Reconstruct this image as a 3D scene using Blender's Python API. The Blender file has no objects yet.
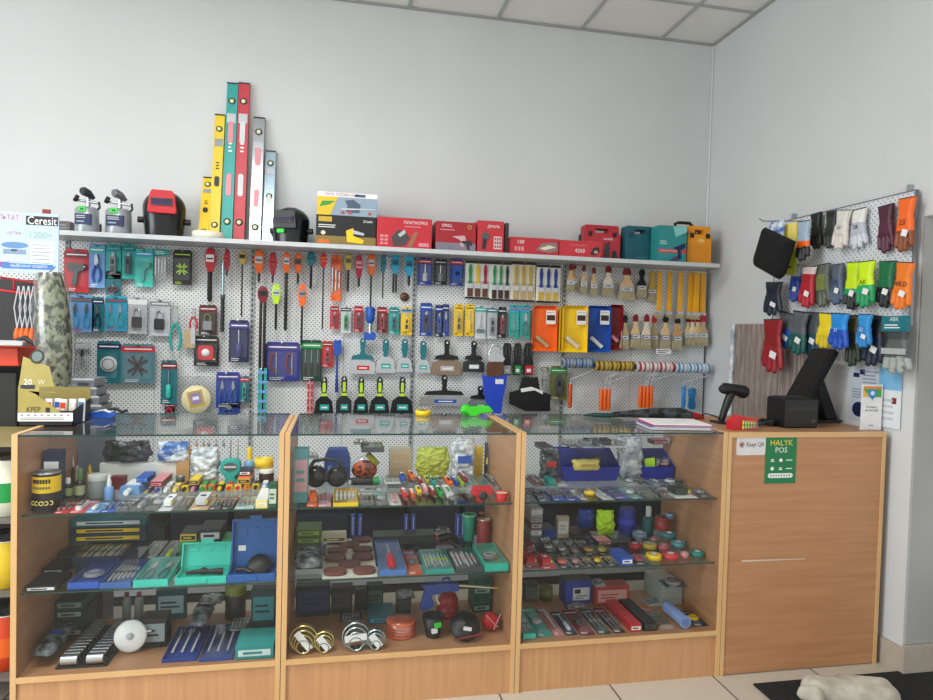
import bpy, math, random
from mathutils import Matrix, Vector
R = random.Random(7)
PI = math.pi
sc = bpy.context.scene
col = sc.collection

# ------------------------------------------------------------------ camera
CP = Vector((1.0441, -2.3877, 1.3844)); YAW, PITCH, ROLL, FPX = .1945, .0287, .0271, 655.7
_F = Vector((math.sin(YAW)*math.cos(PITCH), math.cos(YAW)*math.cos(PITCH), -math.sin(PITCH)))
_R0 = Vector((math.cos(YAW), -math.sin(YAW), 0)); _U0 = _R0.cross(_F)
_R = math.cos(ROLL)*_R0 + math.sin(ROLL)*_U0; _U = -math.sin(ROLL)*_R0 + math.cos(ROLL)*_U0
cam = bpy.data.objects.new('camera', bpy.data.cameras.new('camera')); col.objects.link(cam)
cam.matrix_world = Matrix(((_R.x, _U.x, -_F.x, CP.x), (_R.y, _U.y, -_F.y, CP.y), (_R.z, _U.z, -_F.z, CP.z), (0, 0, 0, 1)))
cam.data.sensor_width = 36; cam.data.lens = FPX/933*36; cam.data.clip_start = .05
sc.camera = cam
def ray(px, py): return _F + _R*((px-466.5)/FPX) + _U*((350-py)/FPX)
def onx(px, py, X): r = ray(px, py); return CP + r*((X-CP.x)/r.x)
def ony(px, py, Y): r = ray(px, py); return CP + r*((Y-CP.y)/r.y)
def onz(px, py, Z): r = ray(px, py); return CP + r*((Z-CP.z)/r.z)

# ------------------------------------------------------------------ light
world = bpy.data.worlds.new('room_daylight'); sc.world = world; world.use_nodes = True
world.node_tree.nodes['Background'].inputs[0].default_value = (1, .99, .965, 1)
world.node_tree.nodes['Background'].inputs[1].default_value = .76
def area(name, loc, rot, sx, sy, power, color):
    l = bpy.data.lights.new(name, 'AREA'); l.shape = 'RECTANGLE'; l.size = sx; l.size_y = sy; l.energy = power; l.color = color
    o = bpy.data.objects.new(name, l); col.objects.link(o); o.location = loc; o.rotation_euler = rot
area('ceiling_panel_light', (.35, -.75, 3.22), (0, 0, 0), 1.1, .55, 48, (1, .985, .95))
area('ceiling_panel_light', (-1.6, -1.6, 3.22), (0, 0, 0), 1.1, .55, 40, (1, .985, .95))
area('shop_window_light', (-3.6, -2.6, 1.9), (math.radians(82), 0, math.radians(-52)), 2.6, 2.0, 95, (.88, .94, 1))
vs = sc.view_settings
vs.view_transform = 'Standard'; vs.look = 'None'; vs.gamma = 1; vs.use_curve_mapping = False; vs.exposure = .32
sc.cycles.transparent_max_bounces = 24; sc.cycles.max_bounces = 8; sc.cycles.use_denoising = True

# ------------------------------------------------------------------ materials
NAMED = dict(red='#c8202c', dred='#7c1a22', crim='#a8203c', pink='#d98a94', orange='#f26a1e', dorange='#c85018', yel='#f2cb1c', lyel='#f5e27a', lime='#b9e626',
 green='#1f9a4c', dgreen='#123c34', teal='#1fa8a0', lteal='#3fc8b8', dteal='#12707c', cyan='#24a6d0', blue='#1f55b4', lblue='#6f9fd6', navy='#182450', dblue='#1a3f96',
 purple='#4a3d84', black='#121316', char='#26282c', dgrey='#4a4d52', grey='#868a90', lgrey='#bcc0c4', white='#eceeee', cream='#e2d8bd', tan='#b9a078', brown='#5d3a26',
 dbrown='#3a241a', padbrown='#6c3a34', wood='#c89a62', lwood='#dfc08c', olive='#6a6f3c', camo='#59624c', gold='#c7a94a', steel='#b8bcc0', silver='#ccd0d4')
MC = {}
def lin(h):
    c = [int(h[i:i+2], 16)/255 for i in (1, 3, 5)]
    return [(x/12.92 if x <= .04045 else ((x+.055)/1.055)**2.4) for x in c]
def nt(name):
    m = bpy.data.materials.new(name); m.use_nodes = True
    return m, m.node_tree.nodes, m.node_tree.links, m.node_tree.nodes['Principled BSDF']
def pm(c, r=.45, metal=0):
    """plain procedural paint / plastic / metal with a slight mottling"""
    if c in MC: return MC[c]
    key = (c, r, metal)
    if key in MC: return MC[key]
    h = NAMED.get(c, c); rgb = lin(h)
    m, N, L, B = nt(str(c)+'_surface')
    B.inputs['Roughness'].default_value = r; B.inputs['Metallic'].default_value = metal
    t = N.new('ShaderNodeTexCoord'); n = N.new('ShaderNodeTexNoise'); n.inputs['Scale'].default_value = 23
    L.new(t.outputs['Object'], n.inputs['Vector'])
    x = N.new('ShaderNodeMix'); x.data_type = 'RGBA'
    x.inputs[6].default_value = (*[v*.86 for v in rgb], 1); x.inputs[7].default_value = (*[min(1, v*1.1) for v in rgb], 1)
    L.new(n.outputs['Fac'], x.inputs[0]); L.new(x.outputs[2], B.inputs['Base Color'])
    MC[key] = m; return m
def mt(c, r=.28): return pm(c, r, 1)
def clear(name, tint, gl, rough=.05):
    m = bpy.data.materials.new(name); m.use_nodes = True; N = m.node_tree.nodes; L = m.node_tree.links
    for n in list(N): N.remove(n)
    o = N.new('ShaderNodeOutputMaterial'); a = N.new('ShaderNodeBsdfTransparent'); b = N.new('ShaderNodeBsdfGlossy'); x = N.new('ShaderNodeMixShader')
    a.inputs[0].default_value = (*tint, 1); b.inputs['Roughness'].default_value = rough
    f = N.new('ShaderNodeLayerWeight'); f.inputs[0].default_value = .5
    pw = N.new('ShaderNodeMath'); pw.operation = 'POWER'; pw.inputs[1].default_value = 5
    ad = N.new('ShaderNodeMath'); ad.operation = 'MULTIPLY_ADD'; ad.inputs[1].default_value = .9; ad.inputs[2].default_value = gl
    L.new(f.outputs['Facing'], pw.inputs[0]); L.new(pw.outputs[0], ad.inputs[0]); L.new(ad.outputs[0], x.inputs[0])
    L.new(a.outputs[0], x.inputs[1]); L.new(b.outputs[0], x.inputs[2]); L.new(x.outputs[0], o.inputs[0])
    MC[name] = m
clear('plastic', (.985, .99, .99), .06, .14)
clear('film', (.94, .955, .96), .16, .25)
clear('glass', (.985, .995, .99), .022, .0)
clear('topglass', (.97, .99, .985), .07, .0)
clear('shelfglass', (.95, .98, .97), .035, .0)
clear('smoke', (.35, .38, .42), .12, .1)
MC['glassedge'] = pm('#16403a', .15)
def noise_mat(name, c1, c2, scale, rough=.6, stretch=(1, 1, 1), detail=3, bump=0, lo=.3, hi=.7, metal=0):
    m, N, L, B = nt(name); B.inputs['Roughness'].default_value = rough; B.inputs['Metallic'].default_value = metal
    t = N.new('ShaderNodeTexCoord'); mp = N.new('ShaderNodeMapping'); mp.inputs['Scale'].default_value = stretch
    n = N.new('ShaderNodeTexNoise'); n.inputs['Scale'].default_value = scale; n.inputs['Detail'].default_value = detail
    cr = N.new('ShaderNodeValToRGB'); cr.color_ramp.elements[0].position = lo; cr.color_ramp.elements[1].position = hi
    cr.color_ramp.elements[0].color = (*lin(NAMED.get(c1, c1)), 1); cr.color_ramp.elements[1].color = (*lin(NAMED.get(c2, c2)), 1)
    L.new(t.outputs['Object'], mp.inputs[0]); L.new(mp.outputs[0], n.inputs['Vector']); L.new(n.outputs['Fac'], cr.inputs[0]); L.new(cr.outputs[0], B.inputs['Base Color'])
    if bump:
        b = N.new('ShaderNodeBump'); b.inputs['Strength'].default_value = bump; b.inputs['Distance'].default_value = .01
        L.new(n.outputs['Fac'], b.inputs['Height']); L.new(b.outputs[0], B.inputs['Normal'])
    MC[name] = m; return m
noise_mat('beechH', '#b07e57', '#c08e66', 5, .38, (.5, 1, 9), 4)
noise_mat('beechV', '#bd8c62', '#cc9b6f', 6, .38, (9, 2, .5), 4)
noise_mat('beechSide', '#a97b58', '#b98a66', 6, .4, (2, .6, 7), 4)
noise_mat('edgeband', '#d2a873', '#dcb582', 6, .35, (4, 4, .6), 3)
noise_mat('edgebandX', '#d2a873', '#dcb582', 6, .35, (.6, 4, 4), 3)
noise_mat('plaster', '#c9cccd', '#d0d3d4', 1.4, .9, bump=.05)
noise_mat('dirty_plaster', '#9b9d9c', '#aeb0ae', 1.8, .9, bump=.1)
noise_mat('camo_cloth', '#28321f', '#93977c', 46, .85, (1, 1, .7), 3, 1.0, .44, .56)
noise_mat('ceiling_tile', '#e4e4e0', '#eaeae7', 3, .95)
noise_mat('bristle', '#7d7358', '#c9bf9c', 60, .8, (8, 8, .5), 2)
noise_mat('crumple', '#8f9ba8', '#e6ebef', 22, .3, (1, 1, 1), 4, 1.0, .35, .65)
noise_mat('crumple_blue', '#3c6fb8', '#d7e2ee', 20, .3, (1, 1, 1), 3, 1.0, .42, .56)
noise_mat('crumple_black', '#07080a', '#3d4248', 24, .25, (1, 1, 1), 4, 1.0, .4, .62)
noise_mat('crumple_dark', '#20262c', '#9aa4aa', 24, .25, (1, 1, 1), 4, 1.0, .4, .75)
noise_mat('foil', '#85766f', '#b3a69e', 30, .35, (4, 4, .35), 3, .5, .3, .7, .35)
noise_mat('rod', '#2c2b2b', '#46403c', 30, .4, (1, 1, .3), 2, metal=.6)
noise_mat('mat_black', '#0c0d0f', '#1c1e20', 90, .95, bump=.8)
noise_mat('rag', '#9d9788', '#cdc8bb', 14, .95, bump=1.0)
noise_mat('mix_screws', '#d65a22', '#3a2018', 60, .6, lo=.45, hi=.55)
def brick_like():
    m, N, L, B = nt('floor_tile'); B.inputs['Roughness'].default_value = .28
    t = N.new('ShaderNodeTexCoord'); mp = N.new('ShaderNodeMapping'); mp.inputs['Location'].default_value = (.12, .22, 0)
    b = N.new('ShaderNodeTexBrick'); b.offset = 0; b.inputs['Scale'].default_value = 1; b.inputs['Brick Width'].default_value = .45; b.inputs['Row Height'].default_value = .45
    b.inputs['Mortar Size'].default_value = .004; b.inputs['Mortar Smooth'].default_value = .1
    b.inputs['Color1'].default_value = (*lin('#bfb8aa'), 1); b.inputs['Color2'].default_value = (*lin('#bab3a5'), 1); b.inputs['Mortar'].default_value = (*lin('#5d5850'), 1)
    L.new(t.outputs['Object'], mp.inputs[0]); L.new(mp.outputs[0], b.inputs['Vector']); L.new(b.outputs['Color'], B.inputs['Base Color']); MC['floor_tile'] = m
brick_like()
def stagger(name, base, hole, pitch, rad, axis):
    """white perforated steel: two interleaved grids of round holes"""
    m, N, L, B = nt(name); B.inputs['Roughness'].default_value = .45
    t = N.new('ShaderNodeTexCoord'); s = N.new('ShaderNodeSeparateXYZ'); L.new(t.outputs['Object'], s.inputs[0])
    def M(op, a, b=None):
        n = N.new('ShaderNodeMath'); n.operation = op
        for i, v in enumerate((a, b)):
            if v is None: continue
            if isinstance(v, (int, float)): n.inputs[i].default_value = v
            else: L.new(v, n.inputs[i])
        return n.outputs[0]
    u, v = s.outputs[axis], s.outputs[2]
    def dist(off):
        a = M('SUBTRACT', M('FRACT', M('ADD', M('DIVIDE', u, pitch), off+100)), .5); b = M('SUBTRACT', M('FRACT', M('ADD', M('DIVIDE', v, pitch), off+100)), .5)
        return M('SQRT', M('ADD', M('MULTIPLY', a, a), M('MULTIPLY', b, b)))
    d = M('MINIMUM', dist(0), dist(.5)); k = M('LESS_THAN', d, rad/pitch)
    x = N.new('ShaderNodeMix'); x.data_type = 'RGBA'; x.inputs[6].default_value = (*lin(base), 1); x.inputs[7].default_value = (*lin(hole), 1)
    L.new(k, x.inputs[0]); L.new(x.outputs[2], B.inputs['Base Color']); MC[name] = m
stagger('perforated', '#dcdfe0', '#4c5155', .0235, .0034, 0)
stagger('perforated_side', '#d6dade', '#858b90', .026, .0036, 1)

# ------------------------------------------------------------------ mesh builder
_tc = {}
def text_geo(s):
    if s not in _tc:
        cu = bpy.data.curves.new('t', 'FONT'); cu.body = s; cu.align_x = 'CENTER'; cu.align_y = 'CENTER'; cu.resolution_u = 2
        o = bpy.data.objects.new('t', cu); col.objects.link(o)
        me = bpy.data.meshes.new_from_object(o.evaluated_get(bpy.context.evaluated_depsgraph_get()))
        _tc[s] = ([tuple(v.co) for v in me.vertices], [tuple(p.vertices) for p in me.polygons])
        bpy.data.meshes.remove(me); bpy.data.objects.remove(o); bpy.data.curves.remove(cu)
    return _tc[s]
def getm(m): return m if isinstance(m, bpy.types.Material) else pm(m)
class MB:
    def __init__(s): s.v = []; s.f = []; s.m = []; s.sm = []; s.mats = []; s.M = Matrix.Identity(4)
    def add(s, vs, fs, mat, smooth=False):
        mat = getm(mat)
        if mat not in s.mats: s.mats.append(mat)
        k = s.mats.index(mat); b = len(s.v); s.v += [s.M @ Vector(p) for p in vs]
        for f in fs: s.f.append([b+i for i in f]); s.m.append(k); s.sm.append(smooth)
        return s
    def box(s, x0, x1, y0, y1, z0, z1, mat, rot=None):
        c = Vector(((x0+x1)/2, (y0+y1)/2, (z0+z1)/2)); h = ((x1-x0)/2, (y1-y0)/2, (z1-z0)/2)
        vs = [Vector((i*h[0], j*h[1], k*h[2])) for i in (-1, 1) for j in (-1, 1) for k in (-1, 1)]
        if rot is not None: vs = [rot @ v for v in vs]
        return s.add([v+c for v in vs], [(0, 1, 3, 2), (4, 6, 7, 5), (0, 4, 5, 1), (2, 3, 7, 6), (0, 2, 6, 4), (1, 5, 7, 3)], mat)
    def ring(s, rings, mat, smooth=True, caps=True, loop=False):
        n = len(rings[0]); vs = [p for r in rings for p in r]; fs = []
        K = len(rings)
        for i in range(K if loop else K-1):
            for j in range(n): fs.append((i*n+j, i*n+(j+1) % n, ((i+1) % K)*n+(j+1) % n, ((i+1) % K)*n+j))
        s.add(vs, fs, mat, smooth)
        if caps and not loop:
            s.add(rings[0], [tuple(range(n))[::-1]], mat); s.add(rings[-1], [tuple(range(n))], mat)
        return s
    def tube(s, pts, r, mat, n=8, rr=None):
        pts = [Vector(p) for p in pts]; rings = []; up = None
        for i, p in enumerate(pts):
            t = (pts[min(i+1, len(pts)-1)]-pts[max(i-1, 0)]).normalized()
            if up is None: up = t.orthogonal().normalized()
            a = (up - t*up.dot(t)); a = a.normalized() if a.length > 1e-6 else t.orthogonal().normalized(); up = a; b = t.cross(a)
            q = rr[i] if rr else r
            rings.append([p+a*math.cos(2*PI*j/n)*q+b*math.sin(2*PI*j/n)*q for j in range(n)])
        return s.ring(rings, mat)
    def cyl(s, p0, p1, r, mat, n=14, r1=None): return s.tube([p0, p1], r, mat, n, [r, r if r1 is None else r1])
    def lathe(s, prof, mat, c=(0, 0, 0), n=20, axis='z', caps=True):
        rings = []
        for r, z in prof:
            q = []
            for j in range(n):
                a = 2*PI*j/n; u, w = r*math.cos(a), r*math.sin(a)
                q.append(Vector(c)+Vector((u, w, z) if axis == 'z' else ((u, -z, w) if axis == 'y' else (z, u, w))))
            rings.append(q)
        return s.ring(rings, mat, caps=caps)
    def torus(s, c, Rr, r, mat, axis='y', n=24, k=6, sx=1):
        rings = []
        for i in range(n):
            a = 2*PI*i/n; q = []
            for j in range(k):
                b = 2*PI*j/k; u = (Rr+r*math.cos(b)); h = r*math.sin(b)
                p = (u*math.cos(a)*sx, u*math.sin(a), h)
                q.append(Vector(c)+Vector((p[0], p[2], p[1]) if axis == 'y' else (p if axis == 'z' else (p[2], p[0], p[1]))))
            rings.append(q)
        return s.ring(rings, mat, loop=True)
    def ball(s, c, a, mat, n=12, k=8):
        a = a if isinstance(a, (tuple, list)) else (a, a, a)
        rings = [[Vector(c)+Vector((a[0]*math.sin(t)*math.cos(2*PI*j/n), a[1]*math.sin(t)*math.sin(2*PI*j/n), -a[2]*math.cos(t))) for j in range(n)]
                 for t in [max(.02, min(PI-.02, PI*i/k)) for i in range(k+1)]]
        return s.ring(rings, mat)
    def prism(s, poly, y0, y1, mat, smooth=False):
        """outline in x,z; depth y0..y1"""
        n = len(poly); vs = [(p[0], y0, p[1]) for p in poly]+[(p[0], y1, p[1]) for p in poly]
        fs = [tuple(range(n)), tuple(range(2*n-1, n-1, -1))]+[(i, i+n, (i+1) % n+n, (i+1) % n) for i in range(n)]
        return s.add(vs, fs, mat, smooth)
    def text(s, t, size, x, z, mat, y=0, wmax=None):
        v, f = text_geo(t)
        if not v: return s
        k = size; w = max(p[0] for p in v)-min(p[0] for p in v); kx = k
        if wmax and w*k > wmax: kx = wmax/w; k = min(k, kx*1.3)
        return s.add([(x+p[0]*kx, y, z+p[1]*k) for p in v], f, mat)
    def build(s, name, parent=None, loc=(0, 0, 0), bev=0, rot=None):
        me = bpy.data.meshes.new(name); me.from_pydata([tuple(p) for p in s.v], [], s.f)
        for m in s.mats: me.materials.append(m)
        me.polygons.foreach_set('material_index', s.m); me.polygons.foreach_set('use_smooth', s.sm); me.update()
        o = bpy.data.objects.new(name, me); col.objects.link(o); o.location = loc
        if rot: o.rotation_euler = rot
        if parent: o.parent = parent
        if bev:
            b = o.modifiers.new('edge', 'BEVEL'); b.width = bev; b.segments = 2; b.limit_method = 'ANGLE'
        return o
def root(name, loc=(0, 0, 0), rot=(0, 0, 0)):
    o = bpy.data.objects.new(name, None); o.empty_display_size = .03; col.objects.link(o); o.location = loc; o.rotation_euler = rot; return o
LABELS = {}
def tag(o, label, cat, group=None):
    o['label'] = label; o['category'] = cat
    if group: o['group'] = group
    LABELS.setdefault(label, []).append(o.name); return o
def struct(o): o['kind'] = 'structure'; return o
def copy_tree(o, loc, rot=None, parent=None):
    c = o.copy(); col.objects.link(c)
    if parent: c.parent = parent
    else:
        c.location = loc
        if rot is not None: c.rotation_euler = rot
    for ch in list(o.children): copy_tree(ch, None, None, c)
    return c
def rrect(x0, x1, z0, z1, r, n=4):
    P = []
    for cx, cz, a in ((x1-r, z1-r, 0), (x0+r, z1-r, 90), (x0+r, z0+r, 180), (x1-r, z0+r, 270)):
        for i in range(n+1):
            t = math.radians(a+90*i/n); P.append((cx+r*math.cos(t), cz+r*math.sin(t)))
    return P
def ell(cx, cz, a, b, n=20): return [(cx+a*math.cos(2*PI*i/n), cz+b*math.sin(2*PI*i/n)) for i in range(n)]
def inflate(mb, sdf, x0, x1, z0, z1, st, th, matf, yc=0, Rr=.02):
    """puffy body whose outline is the zero line of sdf(x, z)"""
    nx = int((x1-x0)/st)+2; nz = int((z1-z0)/st)+2; idx = {}; P = []
    D = [[sdf(x0+i*st, z0+j*st) for j in range(nz)] for i in range(nx)]
    def vid(i, j):
        if (i, j) in idx: return idx[(i, j)]
        x, z, d = x0+i*st, z0+j*st, D[i][j]
        if d > 0:
            e = st*.3; gx = (sdf(x+e, z)-sdf(x-e, z))/(2*e); gz = (sdf(x, z+e)-sdf(x, z-e))/(2*e); q = max(.3, gx*gx+gz*gz)
            x -= gx*d/q; z -= gz*d/q; h = th*.12
        else: h = th*(.12+.88*math.sqrt(min(1, -d/Rr)*(2-min(1, -d/Rr))))
        idx[(i, j)] = len(P); P.append((x, z, h)); return idx[(i, j)]
    groups = {}
    for i in range(nx-1):
        for j in range(nz-1):
            c = [(i, j), (i+1, j), (i+1, j+1), (i, j+1)]
            if min(D[a][b] for a, b in c) < 0 and sum(D[a][b] < st*1.2 for a, b in c) == 4:
                groups.setdefault(matf(x0+(i+.5)*st, z0+(j+.5)*st), []).append([vid(a, b) for a, b in c])
    n = len(P); vs = [(x, yc-h, z) for x, z, h in P]+[(x, yc+h*.5, z) for x, z, h in P]
    edge = {}
    allf = [f for g in groups.values() for f in g]
    for f in allf:
        for k in range(4):
            e = (f[k], f[(k+1) % 4]); edge[e] = 1
    first = True; base = len(mb.v)
    for mat, fl in groups.items():
        mm = getm(mat)
        if mm not in mb.mats: mb.mats.append(mm)
        k = mb.mats.index(mm)
        if first: mb.v += [mb.M @ Vector(p) for p in vs]; first = False
        for f in fl:
            mb.f.append([base+i for i in f]); mb.m.append(k); mb.sm.append(True)
            mb.f.append([base+n+i for i in f[::-1]]); mb.m.append(k); mb.sm.append(True)
            for q in range(4):
                a, b = f[q], f[(q+1) % 4]
                if (b, a) not in edge: mb.f.append([base+b, base+a, base+n+a, base+n+b]); mb.m.append(k); mb.sm.append(True)
def seg(px, pz, ax, az, bx, bz, ra, rb=None):
    rb = ra if rb is None else rb; dx, dz = bx-ax, bz-az; t = max(0, min(1, ((px-ax)*dx+(pz-az)*dz)/(dx*dx+dz*dz+1e-12)))
    return math.hypot(px-ax-dx*t, pz-az-dz*t)-(ra+(rb-ra)*t)
# ------------------------------------------------------------------ room
W, H, WC = .8682, 1.0, .747
D = .5; BY = 1.524; RX = 3.388; CZ = 3.268
X1, XC = 3*W, 3*W+WC
o = MB().box(-3.2, 5, -4.2, BY+.1, -.1, 0, 'floor_tile').build('floor'); struct(o)
struct(MB().box(-3.2, RX+.15, BY, BY+.15, 0, CZ+.1, 'plaster').build('wall_back'))
wr = MB(); wr.box(RX, RX+.9, -.092, BY, 0, CZ+.1, 'plaster')
wr.box(RX, RX+.9, -4.2, -.092, 1.905, CZ+.1, 'plaster'); struct(wr.build('wall_right'))
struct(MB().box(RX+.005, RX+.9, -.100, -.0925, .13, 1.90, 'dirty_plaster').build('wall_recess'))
struct(MB().box(RX-.012, RX-.0005, -.10, BY-.001, 0, .115, '#b3aa9c').build('baseboard_right'))
struct(MB().box(RX-.012, RX+.9, -.112, -.1005, 0, .125, '#b3aa9c').build('baseboard_recess'))
struct(MB().cyl((RX-.006, BY-.006, .1), (RX-.006, BY-.006, CZ), .007, '#d6d8d8', 8).build('trim_1'))
# suspended ceiling: tiles on a white T-grid
struct(MB().box(-3.2, RX, -4.2, BY, CZ+.006, CZ+.05, 'ceiling_tile').build('ceiling'))
g = MB(); GX = 0.533
k = 0; x = 3.0155
while x > -3.2: g.box(x-.011, x+.011, -4.2, BY, CZ-.001, CZ+.005, '#aeb0ae'); x -= GX
y = 1.075
while y > -4.2: g.box(-3.2, RX, y-.011, y+.011, CZ-.0015, CZ+.0045, '#aeb0ae'); y -= GX
g.box(-3.2, RX, BY-.02, BY-.0005, CZ-.004, CZ+.003, '#a4a6a4'); g.box(RX-.02, RX-.0005, -4.2, BY-.02, CZ-.004, CZ+.003, '#a4a6a4')
struct(g.build('trim_2'))

# ------------------------------------------------------------------ display cases
ZS = (.7292, .4638, .1905); CW = ['case at the far end from the wooden counter', 'middle case', 'case next to the wooden counter']
DTOP = .575
LAB = ['glass display case of tubes, glues and open tool cases, far from the wooden counter', 'middle glass display case holding utility knives, sanding pads and hole saws',
 'glass display case of flat packs and tape rolls touching the wooden counter']
for i in range(3):
    x0 = i*W+.0015; x1 = (i+1)*W-.0015; t = .017
    rt = tag(root('display_case', ((x0+x1)/2, D/2, 0)), LAB[i], 'display case', 'row of beech display cases'); cx = (x0+x1)/2; cy = D/2
    def part(mb, name, bev=0): return mb.build(name, rt, (-cx, -cy, 0), bev)
    for xx in (x0, x1-t):
        s = MB(); s.box(xx, xx+t, .003, DTOP if False else D, 0, H+.004, 'beechSide'); s.box(xx-.0004, xx+t+.0004, 0, .003, 0, H+.004, 'edgeband')
        s.box(xx, xx+t, .003, D, H+.004, H+.0055, 'edgebandX')
        p = part(s, 'side_panel')
        for z in (ZS[0]-.008, ZS[1]-.008):
            for yy in (.05, .43):
                pn = MB().cyl((xx-.006 if xx > x0 else xx+t, yy, z), (xx if xx > x0 else xx+t+.006, yy, z), .0035, mt('silver'), 6); q = pn.build('shelf_pin', p)
    s = MB(); s.box(x0+t, x1-t, .004, .44, ZS[2]-.018, ZS[2]-.001, 'beechSide'); s.box(x0+t, x1-t, .0005, .004, ZS[2]-.019, ZS[2], 'edgebandX'); part(s, 'bottom_board')
    part(MB().box(x0+t, x1-t, .008, .024, 0, ZS[2]-.019, 'beechV'), 'kick_panel')
    for z in ZS[:2]:
        s = MB(); s.box(x0+t+.001, x1-t-.001, .0325, .49, z-.0055, z-.0003, 'shelfglass'); s.box(x0+t+.001, x1-t-.001, .031, .0322, z-.0055, z-.0003, 'glassedge'); part(s, 'glass_shelf')
    s = MB(); s.box(x0+t+.001, x1-t-.001, .0045, .575, H-.003, H+.003, 'topglass')
    s.box(x0+t+.001, x1-t-.001, .0030, .0043, H-.003, H+.003, 'glassedge'); s.box(x0+t+.001, x1-t-.001, .5752, .5765, H-.003, H+.003, 'glassedge'); part(s, 'glass_top')
    part(MB().box(x0+t+.001, x1-t-.001, .006, .010, ZS[2]+.0005, H-.0045, 'glass'), 'front_glass')
# ------------------------------------------------------------------ wooden counter
rt = tag(root('shop_counter', (X1+WC/2, .25, 0)), 'solid beech counter with stickers on its front, beside the glass cases', 'counter')
x0, x1 = X1+.001, XC; s = MB(); P = (-(X1+WC/2), -.25, 0)
MB().box(x0+.017, x1-.017, .004, .02, .004, H-.018, 'beechH').build('front_panel', rt, P)
for xx in (x0, x1-.017):
    s = MB(); s.box(xx, xx+.017, .003, .5, 0, H-.018, 'beechSide'); s.box(xx, xx+.017, 0, .003, 0, H-.018, 'edgeband'); s.build('side_panel', rt, P)
s = MB(); s.box(x0, x1, .003, .52, H-.0178, H+.004, 'beechSide'); s.box(x0, x1, -.001, .003, H-.0178, H+.004, 'edgebandX'); s.build('worktop', rt, P)
a = ony(742, 561, 0.003); b = ony(805, 559, 0.003)
MB().prism([(a.x, a.z-.004), (b.x, b.z-.001), (b.x, b.z+.002), (a.x, a.z+.003)], .0028, .0039, '#d8c6b4').build('scratch_mark', rt, P)
# stickers
def sticker(px0, py0, px1, py1, Y, name, label, fn, rnd=.006):
    a = ony(px0, py0, Y); b = ony(px1, py1, Y); w = b.x-a.x; h = a.z-b.z
    r = tag(root(name, ((a.x+b.x)/2, Y, (a.z+b.z)/2)), label, 'sticker'); fn(r, w, h); return r
def kaspi(r, w, h):
    MB().prism(rrect(-w/2, w/2, -h/2, h/2, .008), -.0012, 0, '#dcdcdf').build('backing', r)
    s = MB(); 
    for a in (45, -45, 0, 90):
        s.box(-w*.33-.014, -w*.33+.014, -.0022, -.0014, .006-.0014, .006+.0014, '#a8443a', Matrix.Rotation(math.radians(a), 3, 'Y'))
    s.text('Kaspi QR', .026, w*.14, .006, '#1b1d22', -.0016, w*.6); s.build('printed_name', r)
def halyk(r, w, h):
    MB().box(-w/2, w/2, -.0015, 0, -h/2, h/2, '#0f7a46').build('backing', r)
    MB().text('HALYK', .034, 0, h*.37, '#e9d94a', -.002, w*.84).build('bank_name', r)
    s = MB().text('POS', .032, 0, h*.215, 'white', -.002, w*.5)
    for i in range(3):
        for j in range(2):
            x = -w*.27+i*w*.27; z = h*.0-j*h*.18
            if i == 2: s.box(x-.014, x+.014, -.0022, -.0016, z-.002, z+.002, 'white')
            elif (i+j) % 2: s.prism(ell(x, z, .008, .008, 12), -.0022, -.0016, 'white')
            else: s.box(x-.008, x+.008, -.0022, -.0016, z-.006, z-.002, 'white'); s.box(x-.006, x+.006, -.0022, -.0016, z, z+.005, 'white')
    s.prism(rrect(-w*.4, w*.4, -h*.38, -h*.28, h*.045), -.0022, -.0016, 'white')
    for i in range(8): s.box(-w*.32+i*w*.085, -w*.32+i*w*.085+.005, -.0026, -.0023, -h*.345, -h*.315, '#0f7a46')
    s.build('printed_marks', r)
sticker(737, 437, 765, 455, .0039, 'payment_sticker', 'small white payment sticker beside the green one on the counter front', kaspi)
sticker(766, 437, 795, 483, .0039, 'bank_sticker', 'green HALYK POS sticker on the wooden counter front', halyk)

# ------------------------------------------------------------------ pegboard gondola along the back wall
PY = 1.47
rt = tag(root('perforated_wall_rack', (1.5, BY, 0)), 'white perforated steel rack covering the wall behind the counters', 'rack')
P = (-1.5, -BY, 0)
seams = [ony(p, 330, PY).x for p in (-20, 67, 155, 252, 344, 413, 488, 563, 632, 705)]
for a, b in zip(seams[:-1], seams[1:]):
    MB().box(a+.001, b-.001, PY, PY+.012, .46, 1.81, 'perforated').build('back_panel', rt, P)
for p in (67, 252, 413, 563):
    x = ony(p, 330, PY).x; s = MB().box(x-.011, x+.011, PY-.009, PY-.0003, .1, 1.81, '#9fa5a8')
    for k in range(56): s.box(x-.004, x+.004, PY-.0098, PY-.0091, .14+k*.03, .155+k*.03, '#25282b')
    s.build('slotted_upright', rt, P)
SX0 = -.42; SX1 = ony(718, 268, 1.2).x
s = MB().box(SX0, SX1, 1.195, BY-.002, 1.811, 1.825, pm('#c3c8cb', .4)); s.box(SX0, SX1, 1.18, 1.195, 1.804, 1.828, pm('#c4c9cc', .4)); s.build('top_shelf', rt, P, .002)
s = MB().box(-.42, 3.3, 1.02, BY-.002, .05, .12, '#b8bcc0'); s.box(-.42, 3.3, 1.03, PY+.012, .0, .05, 'char'); s.build('base_deck', rt, P)
s = MB().box(-.42, 3.3, 1.1, PY-.012, .50, .515, '#b8bcc0'); s.build('lower_shelf', rt, P)
RACK = (rt, P)
NH = [0]
def hook(x, z, yf):
    """steel peg hook through the hang hole"""
    if NH[0] >= 99: return
    NH[0] += 1
    MB().tube([(x, PY-.001, z+.008), (x, yf-.03, z+.004), (x, yf-.05, z+.012)], .0022, mt('steel'), 5).build('peg_hook', rt_rack, P_rack)
rt_rack, P_rack = RACK
SH = 1.8287
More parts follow.
